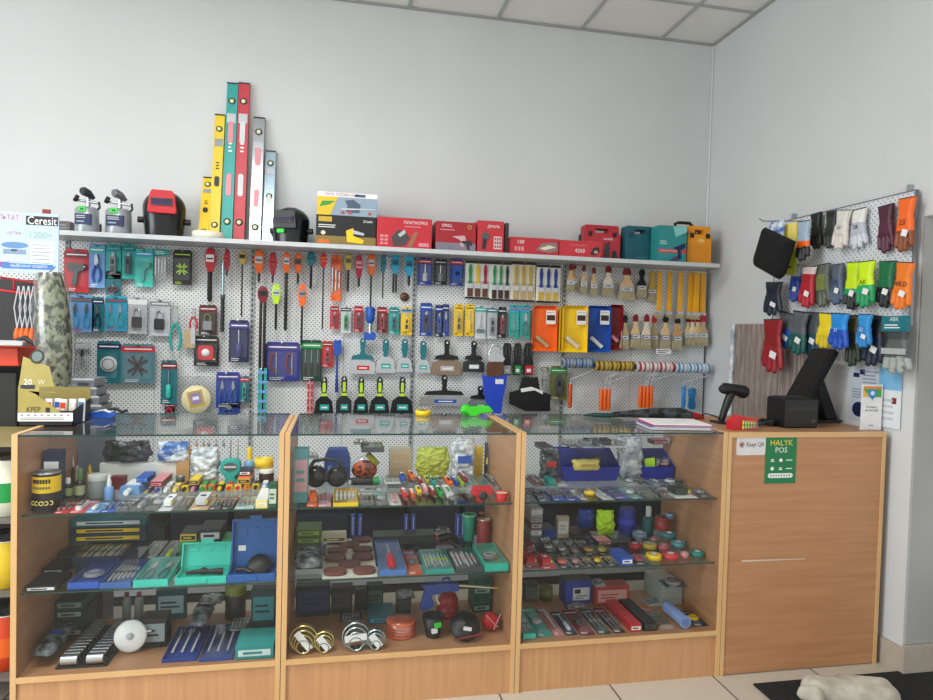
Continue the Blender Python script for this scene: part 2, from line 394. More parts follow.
# ------------------------------------------------------------------ goods: every builder has its origin at bottom centre of its back, front faces -y
def lines(mb, x0, x1, z0, z1, y, mat, n, rn=R):
    """rows of small print"""
    for i in range(n):
        z = z1-(i+.5)*(z1-z0)/n; h = (z1-z0)/n*.4; e = x0+(x1-x0)*rn.uniform(.6, 1)
        mb.box(x0, e, y-.0005, y, z-h/2, z+h/2, mat)
def tool(mb, kind, cx, cz, w, h, y, c, c2='steel'):
    """the article inside a pack, in a w x h field"""
    st = mt('steel') if c2 == 'steel' else c2
    if kind == 'pliers':
        for s in (-1, 1):
            mb.tube([(cx+s*w*.05, y, cz+h*.12), (cx+s*w*.26, y, cz-h*.1), (cx+s*w*.3, y, cz-h*.3), (cx+s*w*.16, y, cz-h*.48)], w*.09, c, 6)
            mb.prism([(cx, cz+h*.08), (cx+s*w*.17, cz+h*.18), (cx+s*w*.12, cz+h*.36), (cx+s*w*.03, cz+h*.49), (cx, cz+h*.49)][::s], y-.006, y+.004, st)
        mb.cyl((cx, y-.01, cz+h*.14), (cx, y+.004, cz+h*.14), w*.1, st, 10)
    elif kind == 'knife':
        mb.prism(rrect(cx-w*.24, cx+w*.24, cz-h*.46, cz+h*.3, w*.12), y-.008, y+.006, c)
        mb.prism([(cx-w*.14, cz+h*.28), (cx+w*.14, cz+h*.28), (cx+w*.1, cz+h*.48), (cx-w*.1, cz+h*.40)], y-.003, y, st)
        mb.box(cx-w*.09, cx+w*.09, y-.011, y-.008, cz-h*.05, cz+h*.16, 'black')
        mb.box(cx-w*.16, cx+w*.16, y-.0095, y-.008, cz-h*.36, cz-h*.12, 'dgrey')
    elif kind == 'driver':
        mb.tube([(cx, y, cz-h*.48), (cx, y, cz-h*.42), (cx, y, cz-h*.22), (cx, y, cz-h*.06), (cx, y, cz)], 1, c, 8, [w*.12, w*.22, w*.2, w*.22, w*.12])
        mb.cyl((cx, y, cz), (cx, y, cz+h*.48), w*.055, st, 6)
    elif kind == 'scissors':
        for s in (-1, 1):
            mb.torus((cx+s*w*.22, y, cz-h*.32), w*.17, w*.06, c, 'y', 14, 5)
            mb.prism([(cx+s*w*.1, cz-h*.16), (cx+s*w*.02, cz-h*.16), (cx-s*w*.12, cz+h*.46), (cx-s*w*.03, cz+h*.1)][::s], y-.003*s-.002, y-.003*s+.002, st)
    elif kind == 'disc':
        mb.lathe([(w*.14, 0), (w*.14, .008), (w*.44, .008), (w*.44, 0)], c, (cx, y+.004, cz), 24, 'y', False)
        mb.lathe([(w*.13, -.001), (w*.13, .009), (w*.28, .009)], c2 if c2 != 'steel' else 'white', (cx, y+.0035, cz), 20, 'y', False)
    elif kind == 'lock':
        mb.prism(rrect(cx-w*.3, cx+w*.3, cz-h*.42, cz+h*.02, w*.08), y-.014, y+.004, c)
        mb.tube([(cx-w*.2, y-.005, cz), (cx-w*.2, y-.005, cz+h*.24), (cx-w*.1, y-.005, cz+h*.36), (cx+w*.1, y-.005, cz+h*.36), (cx+w*.2, y-.005, cz+h*.24), (cx+w*.2, y-.005, cz)], w*.06, st, 6)
    elif kind == 'clamp':
        mb.tube([(cx+w*.1, y, cz+h*.36), (cx-w*.2, y, cz+h*.36), (cx-w*.26, y, cz+h*.1), (cx-w*.26, y, cz-h*.12), (cx-w*.1, y, cz-h*.3), (cx+w*.06, y, cz-h*.3)], w*.09, c, 6)
        mb.cyl((cx+w*.12, y, cz+h*.42), (cx+w*.12, y, cz-h*.44), w*.05, st, 6)
    elif kind == 'bits':
        n = max(3, int(w/.012))
        for i in range(n):
            x = cx-w*.42+w*.84*i/(n-1); l = h*(.42-.22*i/n); mb.cyl((x, y, cz-l), (x, y, cz+l), w*.32/n, st, 6); mb.box(x-w*.35/n, x+w*.35/n, y-.004, y+.003, cz-h*.06, cz+h*.03, c)
    elif kind == 'wrench':
        mb.box(cx-w*.1, cx+w*.1, y-.004, y+.002, cz-h*.36, cz+h*.3, c if c2 == 'steel' else st); mb.torus((cx, y, cz-h*.37), w*.16, w*.07, st, 'y', 14, 5)
        for s in (-1, 1): mb.prism([(cx+s*w*.06, cz+h*.26), (cx+s*w*.26, cz+h*.34), (cx+s*w*.2, cz+h*.5), (cx+s*w*.1, cz+h*.42)][::s], y-.005, y+.003, st)
    elif kind == 'cross':
        for a in (35, -35, 65, -65): mb.box(cx-w*.42, cx+w*.42, y-.005, y+.001, cz-h*.03, cz+h*.03, c, Matrix.Rotation(math.radians(a), 3, 'Y'))
    elif kind == 'round':
        mb.lathe([(w*.02, .012), (w*.3, .012), (w*.42, .007), (w*.44, 0)], c, (cx, y+.004, cz), 22, 'y'); mb.torus((cx, y-.008, cz), w*.3, w*.025, c2 if c2 != 'steel' else 'dgrey', 'y', 20, 4)
    elif kind == 'gun':
        mb.prism([(cx-w*.4, cz+h*.1), (cx-w*.1, cz-h*.0), (cx-w*.2, cz-h*.45), (cx+w*.05, cz-h*.45), (cx+w*.12, cz+h*.02), (cx+w*.42, cz+h*.1), (cx+w*.42, cz+h*.3), (cx-w*.4, cz+h*.34)], y-.01, y+.004, c)
        mb.cyl((cx+w*.4, y-.003, cz+h*.2), (cx+w*.49, y-.003, cz+h*.2), h*.05, st, 6)
    elif kind == 'tape':
        mb.prism(rrect(cx-w*.38, cx+w*.38, cz-h*.36, cz+h*.36, w*.16), y-.018, y+.003, c); mb.lathe([(.001, .0195), (w*.2, .0195), (w*.2, .017)], c2 if c2 != 'steel' else 'black', (cx, y, cz), 16, 'y')
        mb.box(cx+w*.34, cx+w*.45, y-.012, y-.002, cz-h*.36, cz-h*.28, 'yel')
def blister(w, h, card='blue', head=None, kind='pliers', c='teal', c2='steel', t=.018, label='white', name='blister_pack', n=1, bag=False):
    r = root(name); s = MB()
    if not bag:
        hh = head or card
        s.prism([(-w/2, 0), (w/2, 0), (w/2, h*.93), (w*.42, h), (-w*.42, h), (-w/2, h*.93)], -.0015, 0, card)
        if head: s.box(-w*.498, w*.498, -.0021, -.0016, h*.80, h*.93, head)
        lines(s, -w*.38, w*.1, h*.02, h*.10, -.0017, label, 2); s.box(-w*.4, w*.4, -.0024, -.0020, h*.855, h*.885, label)
        s.box(-w*.09, w*.09, -.0028, -.0023, h*.935, h*.965, 'dgrey'); s.build('backing_card', r)
    else:
        s.box(-w/2, w/2, -.0015, 0, h*.8, h, head or card); lines(s, -w*.4, w*.3, h*.84, h*.95, -.0017, label, 2); s.build('header_card', r)
    s = MB()
    for i in range(n):
        tool(s, kind, (i-(n-1)/2)*w*.9/n, h*.45, w*.82/n, h*.66, -.009, c, c2)
    s.build('packed_tool', r)
    b = MB(); x, z0, z1, q = w*.45, h*.1, h*.79, min(.006, w*.1)
    if bag: x, z0 = w*.49, h*.01
    b.ring([[(-x, -.0016, z0), (x, -.0016, z0), (x, -.0016, z1), (-x, -.0016, z1)], [(-x+q, -t, z0+q), (x-q, -t, z0+q), (x-q, -t, z1-q), (-x+q, -t, z1-q)]], MC['film'] if bag else MC['plastic'], False, False)
    b.add([(-x+q, -t, z0+q), (x-q, -t, z0+q), (x-q, -t, z1-q), (-x+q, -t, z1-q)], [(0, 1, 2, 3)], MC['film'] if bag else MC['plastic']); b.build('clear_bubble', r)
    return r
def chisel(w, h, head='red', top=None, hw=None, hh=.09, rr=.007, n=1, band='yel'):
    """long bit hanging from a coloured plastic head; h is full length"""
    r = root('hammer_drill_bit'); s = MB(); hw = hw or w; z = h-hh
    s.ring([[(-a, -b, q), (a, -b, q), (a, b, q), (-a, b, q)] for a, b, q in ((hw*.24, .006, z), (hw*.46, .010, z+hh*.4), (hw*.5, .010, z+hh*.62), (hw*.34, .008, z+hh*.9), (hw*.2, .005, h))], head, False)
    s.box(-hw*.36, hw*.36, -.0125, -.0102, z+hh*.42, z+hh*.72, band); s.box(-hw*.3, hw*.3, -.0135, -.0126, z+hh*.52, z+hh*.58, 'black')
    if top: s.box(-hw*.3, hw*.3, -.0112, .0112, z+hh*.74, z+hh*.86, top)
    s.build('plastic_holder', r)
    for i in range(n):
        x = (i-(n-1)/2)*rr*2.6; s = MB(); m = MC['rod']
        s.cyl((x, 0, z+.002), (x, 0, z-h*.0+(-z)*.0+.05*0+(z*.08)), rr, m, 8) if False else None
        s.tube([(x, 0, z+.002), (x, 0, .012), (x, 0, 0)], rr, m, 8, [rr, rr, rr*.45])
        for k in range(int(z*.7/.02)):
            zz = .02+k*.02; s.tube([(x-rr*.95, -rr*.5, zz), (x, -rr*1.12, zz+.005), (x+rr*.95, -rr*.5, zz+.01)], rr*.16, m, 4)
        s.build('steel_shank', r)
    return r
def spatula(w, h, hc='dteal', blade='silver', bh=.5, accent=None, tr=.75, lab='teal', flare=False):
    r = root('putty_knife'); s = MB(); z = h*bh; k = min(.017, w*.18)
    if flare: P = [(-w*.42, z-.004), (w*.42, z-.004), (w*.36, z+h*.09), (k*.9, z+h*.13), (k*.7, z+h*.24), (k, h-.012), (k*.5, h), (-k*.5, h), (-k, h-.012), (-k*.7, z+h*.24), (-k*.9, z+h*.13), (-w*.36, z+h*.09)]
    else: P = [(-k*.7, z-.004), (k*.7, z-.004), (k*.8, z+h*.12), (k*1.05, z+h*.2), (k, h-.014), (k*.5, h), (-k*.5, h), (-k, h-.014), (-k*1.05, z+h*.2), (-k*.8, z+h*.12)]
    s.prism(P, -.013, .006, hc); s.prism(ell(0, h-.016, k*.35, .006, 10), -.0136, -.0129, 'white'); hd = s.build('handle', r, bev=.0025)
    if accent: 
        s = MB().prism(rrect(-k*.5, k*.5, z+h*.1, z+h*.36, k*.4), -.0145, -.0131, accent); s.box(-k*.85, k*.85, -.0138, -.0131, z, z+h*.07, accent); s.build('soft_grip', r)
    s = MB(); bm = mt(blade, .3) if blade in ('silver', 'steel') else pm(blade, .35)
    s.prism([(-w/2, 0), (w/2, 0), (w*.5, h*.03), (w*.5*tr, z*.75), (w*.16, z), (-w*.16, z), (-w*.5*tr, z*.75), (-w*.5, h*.03)], -.0045, -.003, bm)
    s.build('blade', r); s = MB()
    s.box(-w*.2, w*.26, -.0051, -.0046, z*.26, z*.56, lab); s.box(-w*.12, w*.18, -.0056, -.0052, z*.36, z*.44, 'white'); s.build('price_label', r)
    return r
def brush(w, h, tip='dred', hc='lwood', fer='silver', long=False):
    r = root('paint_brush'); s = MB(); zb, zf = h*.28, h*.42; k = w*.5
    if long: zb, zf = h*.09, h*.15
    s.prism([(-k*.84, zf-.003), (k*.84, zf-.003), (k*.8, zf+(h-zf)*.12), (w*.16, zf+(h-zf)*.45), (w*.2, zf+(h-zf)*.82), (w*.1, h), (-w*.1, h), (-w*.2, zf+(h-zf)*.82), (-w*.16, zf+(h-zf)*.45), (-k*.8, zf+(h-zf)*.12)] if not long else
            [(-k*.6, zf), (k*.6, zf), (k*.55, h*.5), (k*.5, h), (-k*.5, h), (-k*.55, h*.5)], -.009, .003, hc)
    s.build('handle', r, bev=.002)
    MB().prism([(-w*.2, h*.80), (w*.2, h*.80), (w*.24, h*.90), (w*.14, h+.004), (-w*.14, h+.004), (-w*.24, h*.90)], -.0105, .0045, tip).build('dipped_tip', r) if not long else None
    s = MB().box(-k*.9, k*.9, -.0115, .005, zb, zf, mt(fer, .35)); s.box(-k*.5, k*.6, -.0121, -.0116, zb+(zf-zb)*.15, zb+(zf-zb)*.8, 'white'); s.box(-k*.4, k*.4, -.0126, -.0122, zb+(zf-zb)*.35, zb+(zf-zb)*.6, 'dblue'); s.build('ferrule', r)
    MB().ring([[(-k*a, -b, z), (k*a, -b, z), (k*a, b-.006, z), (-k*a, b-.006, z)] for a, b, z in ((.94, .0075, 0), (.98, .011, zb*.4), (.88, .011, zb))], MC['bristle'], False).build('bristles', r)
    return r
def brushset(w, h, cols, base='#efefec', foot='dbrown'):
    r = root('brush_set_card'); s = MB().box(-w/2, w/2, -.003, 0, 0, h, base); s.box(-w/2, w/2, -.0036, -.0031, h*.93, h, 'dbrown'); s.box(-w/2, w/2, -.0036, -.0031, 0, h*.05, 'black')
    s.box(-w*.46, w*.46, -.0036, -.0031, h*.42, h*.46, 'lgrey'); s.build('backing_card', r); n = len(cols)
    for i, c in enumerate(cols):
        x = (i-(n-1)/2)*w*.9/n; k = w*.26/n; b = root('packed_brush', (x, -.0032, h*.06)); b.parent = r
        H2 = h*.84; q = MB().prism([(-k*.9, H2*.4), (k*.9, H2*.4), (k*.45, H2*.56), (k*.8, H2*.82), (k*.4, H2), (-k*.4, H2), (-k*.8, H2*.82), (-k*.45, H2*.56)], -.009, 0, c); q.build('handle', b)
        MB().box(-k*1.15, k*1.15, -.010, 0, H2*.26, H2*.4, mt('silver', .35)).build('ferrule', b); MB().box(-k*1.2, k*1.2, -.009, 0, 0, H2*.26, foot).build('bristles', b)
    return r
def tray(w, h, c='yel', roll='cream', lab=True):
    r = root('paint_tray'); s = MB(); t = .045; e = .005
    P = [(-w/2, 0), (w/2, 0), (w*.5, h*.94), (w*.44, h), (-w*.44, h), (-w*.5, h*.94)]; Q = [(a*.86, .03+b*.0+ (b*(h-.045)/h)) for a, b in P]
    n = 6; s.add([(a, -t, b) for a, b in P]+[(a, -t+.03, b) for a, b in Q], [(i, (i+1) % n, (i+1) % n+n, i+n) for i in range(n)]+[tuple(range(n, 2*n))], c)
    s.add([(a, -t, b) for a, b in P]+[(a*.93, 0, b*.96+.005) for a, b in P], [(i, i+n, (i+1) % n+n, (i+1) % n) for i in range(n)]+[tuple(range(2*n-1, n-1, -1))], c)
    for i in range(7): s.box(-w*.3, w*.3, -t+.024, -t+.0299, h*(.2+i*.055), h*(.2+i*.055)+.004, c)
    s.build('tray_body', r)
    a = math.radians(38); k = MB(); L = w*.34
    k.cyl((-L, -t+.012, h*.32), (L*.45, -t+.012, h*.32-L*1.15), .013, roll, 12); k.build('roller_sleeve', r)
    if lab:
        k = MB().box(w*.02, w*.42, -t-.0008, -t-.0002, h*.60, h*.9, 'white'); k.box(w*.05, w*.39, -t-.0014, -t-.0009, h*.68, h*.8, 'dbrown'); k.text('ВАННОЧКА', .012, w*.22, h*.85, 'black', -t-.0012, w*.3); k.build('paper_label', r)
    return r
def roller(L, c1='yel', c2='#6b5a1a', rr=.026, hc='orange', drop=.1, hl=.11, side=-1, fuzzy='cream', nh=1):
    """lying roller sleeve with wire frame and handle hanging below; origin at sleeve centre"""
    r = root('paint_roller'); s = MB(); n = 9
    for i in range(n):
        x0 = -L/2+L*i/n; s.tube([(x0, 0, 0), (x0+L/n*(.45+.5*(i*7 % 5)/5), 0, 0)], 1, c1, 16, [rr, rr*.97]); s.tube([(x0+L/n*(.45+.5*(i*7 % 5)/5), 0, 0), (x0+L/n, 0, 0)], 1, c2, 16, [rr*.97, rr])
    s.cyl((-L/2-.002, 0, 0), (L/2+.002, 0, 0), rr*.55, 'dgrey', 12); s.build('sleeve', r)
    s = MB(); xh = side*L*.22; s.tube([(side*-L*.5, 0, 0), (-side*L*.53, -.002, -.004), (-side*L*.53, -.005, -rr-.012), (-side*L*.45, -.008, -rr-.02), (xh, -.01, -drop*.8), (xh, -.01, -drop-.01)], .0036, 'lgrey', 6); s.build('wire_frame', r)
    for i in range(nh):
        x = xh+(i-(nh-1)/2)*.024; s = MB(); s.tube([(x, -.01, -drop), (x, -.01, -drop-.012), (x, -.01, -drop-hl*.4), (x, -.01, -drop-hl*.8), (x, -.01, -drop-hl)], 1, hc, 10, [.008, .013, .0115, .0135, .009]); s.build('handle', r)
        if i: 
            MB().tube([(x, -.01, -drop), (x+.004, -.02, -drop*.5), (-side*L*.4, .02, -rr*.5)], .0032, 'lgrey', 5).build('wire_frame', r)
    return r
def gripper(w, h, c='teal'):
    r = root('pliers'); s = MB(); tool(s, 'pliers', 0, h*.5, w*1.5, h, -.012, c); s.build('handles_and_jaws', r); return r
# boxes / containers (origin bottom centre, y centred)
def carton(w, d, h, c, fn=None, top=None, name='carton', bev=.0015):
    r = root(name); s = MB().box(-w/2, w/2, -d/2, d/2, 0, h, c); s.build('box', r, bev=bev)
    if top: MB().box(-w*.495, w*.495, -d*.49, d*.49, h+.0002, h+.0008, top).build('lid', r)
    if fn:
        p = MB(); fn(p, w, h, -d/2-.0006); p.build('front_print', r)
    return r
def case(w, d, h, c, rim='black', fn=None, latch='black'):
    """upright plastic tool case with carry handle"""
    r = root('tool_case'); s = MB(); hh = h*.78
    P = rrect(-w/2, w/2, 0, hh, .014); s.prism(P, -d/2, -d*.02, c); s.prism(rrect(-w/2, w/2, 0, hh, .014), d*.02, d/2, rim); s.build('shell', r, bev=.002)
    MB().prism(rrect(-w*.49, w*.49, .002, hh-.002, .014), -d*.02, d*.02, rim).build('seam', r)
    s = MB(); a, b = w*.3, w*.18
    s.prism([(-w*.46, hh-.002), (-w*.46, h-.012), (-w*.44, h), (w*.44, h), (w*.46, h-.012), (w*.46, hh-.002), (b, hh-.002), (b, h-.022), (-b, h-.022), (-b, hh-.002)], -d*.42, d*.42, c if rim == 'same' else c); s.build('handle', r, bev=.002)
    if fn: p = MB(); fn(p, w, h, -d/2-.0006); p.build('front_print', r)
    for x in (-w*.33, w*.33): MB().box(x-.012, x+.012, -d/2-.004, -d/2-.0002, hh-.022, hh+.006, latch).build('latch', r)
    return r
def can(rr, h, c, band=None, top='silver', z0=.5, z1=.95, name='paint_can'):
    r = root(name); MB().lathe([(rr*.97, 0), (rr, .003), (rr, h-.004), (rr*.95, h-.002)], c, n=24).build('can_body', r)
    MB().lathe([(rr*.99, h-.003), (rr*1.02, h), (rr*.94, h+.002), (rr*.9, h-.001), (.001, h-.001)], mt(top), n=24).build('lid', r)
    if band:
        s = MB().lathe([(rr*1.004, h*z0), (rr*1.004, h*z1)], band, n=24, caps=False); 
        for i in range(7):
            a = math.radians(-125+i*11); x, y = rr*1.01*math.cos(a), rr*1.01*math.sin(a)
            s.box(x-.003, x+.003, y-.001, y+.001, h*(z0+.6*(z1-z0)), h*(z0+.85*(z1-z0)), 'black'); s.box(x-.003, x+.003, y-.001, y+.001, h*(z0+.25*(z1-z0)), h*(z0+.4*(z1-z0)), 'olive')
        s.build('label_band', r)
        s = MB()
        for i in range(5):
            a = math.radians(-128+i*19); s.torus((rr*1.0*math.cos(a), rr*1.0*math.sin(a), h*.24), .0065, .0016, 'lyel', 'y', 12, 4)
        s.build('printed_marks', r)
    return r
def bottle(rr, h, c, cap='white', neck=.62, tip=True, lab=None):
    r = root('bottle'); MB().lathe([(rr*.9, 0), (rr, .004), (rr, h*neck*.9), (rr*.7, h*neck), (rr*.42, h*(neck+.04))], c, n=16).build('bottle_body', r)
    MB().lathe([(rr*.5, h*(neck+.02)), (rr*.5, h*(neck+.18)), (rr*(.2 if tip else .48), h*(.9 if tip else .97)), (rr*(.1 if tip else .4), h)], cap, n=14).build('cap', r)
    if lab: MB().lathe([(rr*1.01, h*neck*.2), (rr*1.01, h*neck*.75)], lab, n=16, caps=False).build('label_band', r)
    return r
def jar(rr, h, c, cap='white'):
    r = root('jar'); MB().lathe([(rr*.95, 0), (rr, .004), (rr, h*.72), (rr*.9, h*.76)], c, n=20).build('jar_body', r); MB().lathe([(rr*1.03, h*.74), (rr*1.03, h*.97), (rr*.95, h), (.001, h)], cap, n=20).build('lid', r); return r
def taperoll(R0, h, c, core='cream', name='tape_roll', hole=.5):
    r = root(name); MB().lathe([(R0*hole, 0), (R0, 0), (R0, h), (R0*hole, h), (R0*hole, 0)], c, n=26, caps=False).build('tape_winding', r)
    MB().lathe([(R0*hole*.9, -.0002), (R0*hole*.995, -.0002), (R0*hole*.995, h+.0005), (R0*hole*.9, h+.0005), (R0*hole*.9, 0)], core, n=22, caps=False).build('core', r); return r
def bag(w, h, t, mat, print_=None, seed=1, name='plastic_bag'):
    """lumpy soft bag lying or standing; front -y"""
    r = root(name); q = random.Random(seed); ph = [q.uniform(0, 6.28) for _ in range(8)]
    n, m = 18, 12; rings = []
    for j in range(m+1):
        v = j/m; z = h*v; sq = math.sin(PI*min(1, max(0, v*.94+.03)))**.45; ww = w/2*(.86+.14*sq)*(1+.05*math.sin(9*v+ph[0])); tt = t/2*sq
        rings.append([(ww*math.copysign(abs(math.cos(a))**.7, math.cos(a))*(1+.05*math.sin(3*a+ph[1]+5*v)), -t/2+tt*math.copysign(abs(math.sin(a))**.8, math.sin(a))*(1+.14*math.sin(5*a+ph[2]+8*v)+.1*math.sin(9*a+ph[3]-11*v)), z+h*.03*math.sin(4*a+ph[4])) for a in [2*PI*i/n for i in range(n)]])
    fo = MB().ring(rings, MC[mat] if mat in MC else mat).build('film', r)
    sb = fo.modifiers.new('soft', 'SUBSURF'); sb.levels = 2; sb.render_levels = 2
    dp = fo.modifiers.new('crumple', 'DISPLACE'); tx = bpy.data.textures.get('crumpled') or bpy.data.textures.new('crumpled', 'CLOUDS'); tx.noise_scale = .022; tx.noise_depth = 3; dp.texture = tx; dp.strength = min(w, h)*.22; dp.mid_level = .62
    if print_: 
        s = MB().box(-w*.25, w*.28, -t*1.02, -t*1.0, h*.42, h*.60, print_); s.build('printed_patch', r)
    return r
def pile(w, d, h, n, mats, seed=1, name='glove', kind='thing'): ...
def opencase(w, d, h, c, lidh, inner='black', kind='gun', lab=False, ang=18):
    """tool case lying open, lid standing at the back; origin front-bottom? no: bottom centre"""
    r = root('open_tool_case'); s = MB(); e = .006
    s.box(-w/2, w/2, -d/2, -d/2+e, 0, h, c); s.box(-w/2, w/2, d/2-e, d/2, 0, h, c); s.box(-w/2, -w/2+e, -d/2+e, d/2-e, 0, h, c); s.box(w/2-e, w/2, -d/2+e, d/2-e, 0, h, c); s.box(-w/2+e, w/2-e, -d/2+e, d/2-e, 0, h*.45, c); s.box(-w*.12, w*.12, -d/2-.004, -d/2, h*.2, h*.8, c); s.build('base', r, bev=.0015)
    rot = Matrix.Translation((0, d/2, h)) @ Matrix.Rotation(math.radians(-ang), 4, 'X'); s = MB(); s.M = rot
    s.box(-w/2, w/2, -.004, .008, 0, lidh, c)
    for q in (-w/2, w/2-e): s.box(q, q+e, -.02, -.004, 0, lidh, c)
    s.box(-w/2+e, w/2-e, -.02, -.004, lidh-e, lidh, c); s.box(-w*.13, w*.13, -.02, .006, lidh, lidh+.012, c)
    for i in range(3): s.prism(rrect(-w*.38+i*w*.28, -w*.38+i*w*.28+w*.2, lidh*.62, lidh*.8, .004), -.0065, -.0041, c)
    s.text('УНИВЕРСАЛ' if False else '', .02, 0, lidh*.4, 'dteal', -.005, w*.5)
    if lab: s.box(-w*.36, -w*.2, -.006, -.0045, lidh*.3, lidh*.42, 'white')
    s.build('lid', r, bev=.0015)
    s = MB(); z = h*.5
    if kind == 'gun': s.tube([(-w*.36, 0, z+.01), (-w*.1, .005, z+.012), (0, .005, z+.014), (w*.1, 0, z+.012), (w*.38, 0, z+.012)], 1, inner, 8, [.006, .008, .014, .008, .013]); s.tube([(-w*.1, .005, z+.01), (-w*.2, .03, z+.008), (w*.2, .03, z+.006)], .003, inner, 6)
    else: s.M = Matrix.Translation((w*.12, d*.02, z+w*.17)) @ Matrix.Rotation(math.radians(50), 4, 'X'); s.lathe([(.001, .004), (w*.22, .004), (w*.25, -.004), (w*.25, -.014)], inner, n=26); s.M = Matrix.Identity(4); s.tube([(-w*.36, 0, z+.012), (-w*.2, 0, z+.016), (0, -.02, z+.01)], .009, inner, 8)
    s.build('tool', r)
    return r
def flatset(w, d, h, c, kind='bits', c1='black', c2='steel', n=1, clearlid=True, name='tool_set_box'):
    """shallow box lying flat, tools showing through its clear lid; origin bottom centre"""
    r = root(name); s = MB(); e = .004
    s.box(-w/2, w/2, -d/2, -d/2+e, 0, h, c); s.box(-w/2, w/2, d/2-e, d/2, 0, h, c); s.box(-w/2, -w/2+e, -d/2+e, d/2-e, 0, h, c); s.box(w/2-e, w/2, -d/2+e, d/2-e, 0, h, c); s.box(-w/2+e, w/2-e, -d/2+e, d/2-e, 0, h*.3, c); s.build('tray', r)
    s = MB(); s.M = Matrix.Translation((0, 0, h*.3+.009)) @ Matrix.Rotation(-PI/2, 4, 'X')
    for i in range(n): tool(s, kind, (i-(n-1)/2)*w*.86/n, 0, w*.8/n, d*.8, 0, c1, c2)
    s.build('packed_tool', r)
    if clearlid: MB().box(-w/2+.001, w/2-.001, -d/2+.001, d/2-.001, h+.0002, h+.002, MC['plastic']).build('clear_lid', r)
    return r
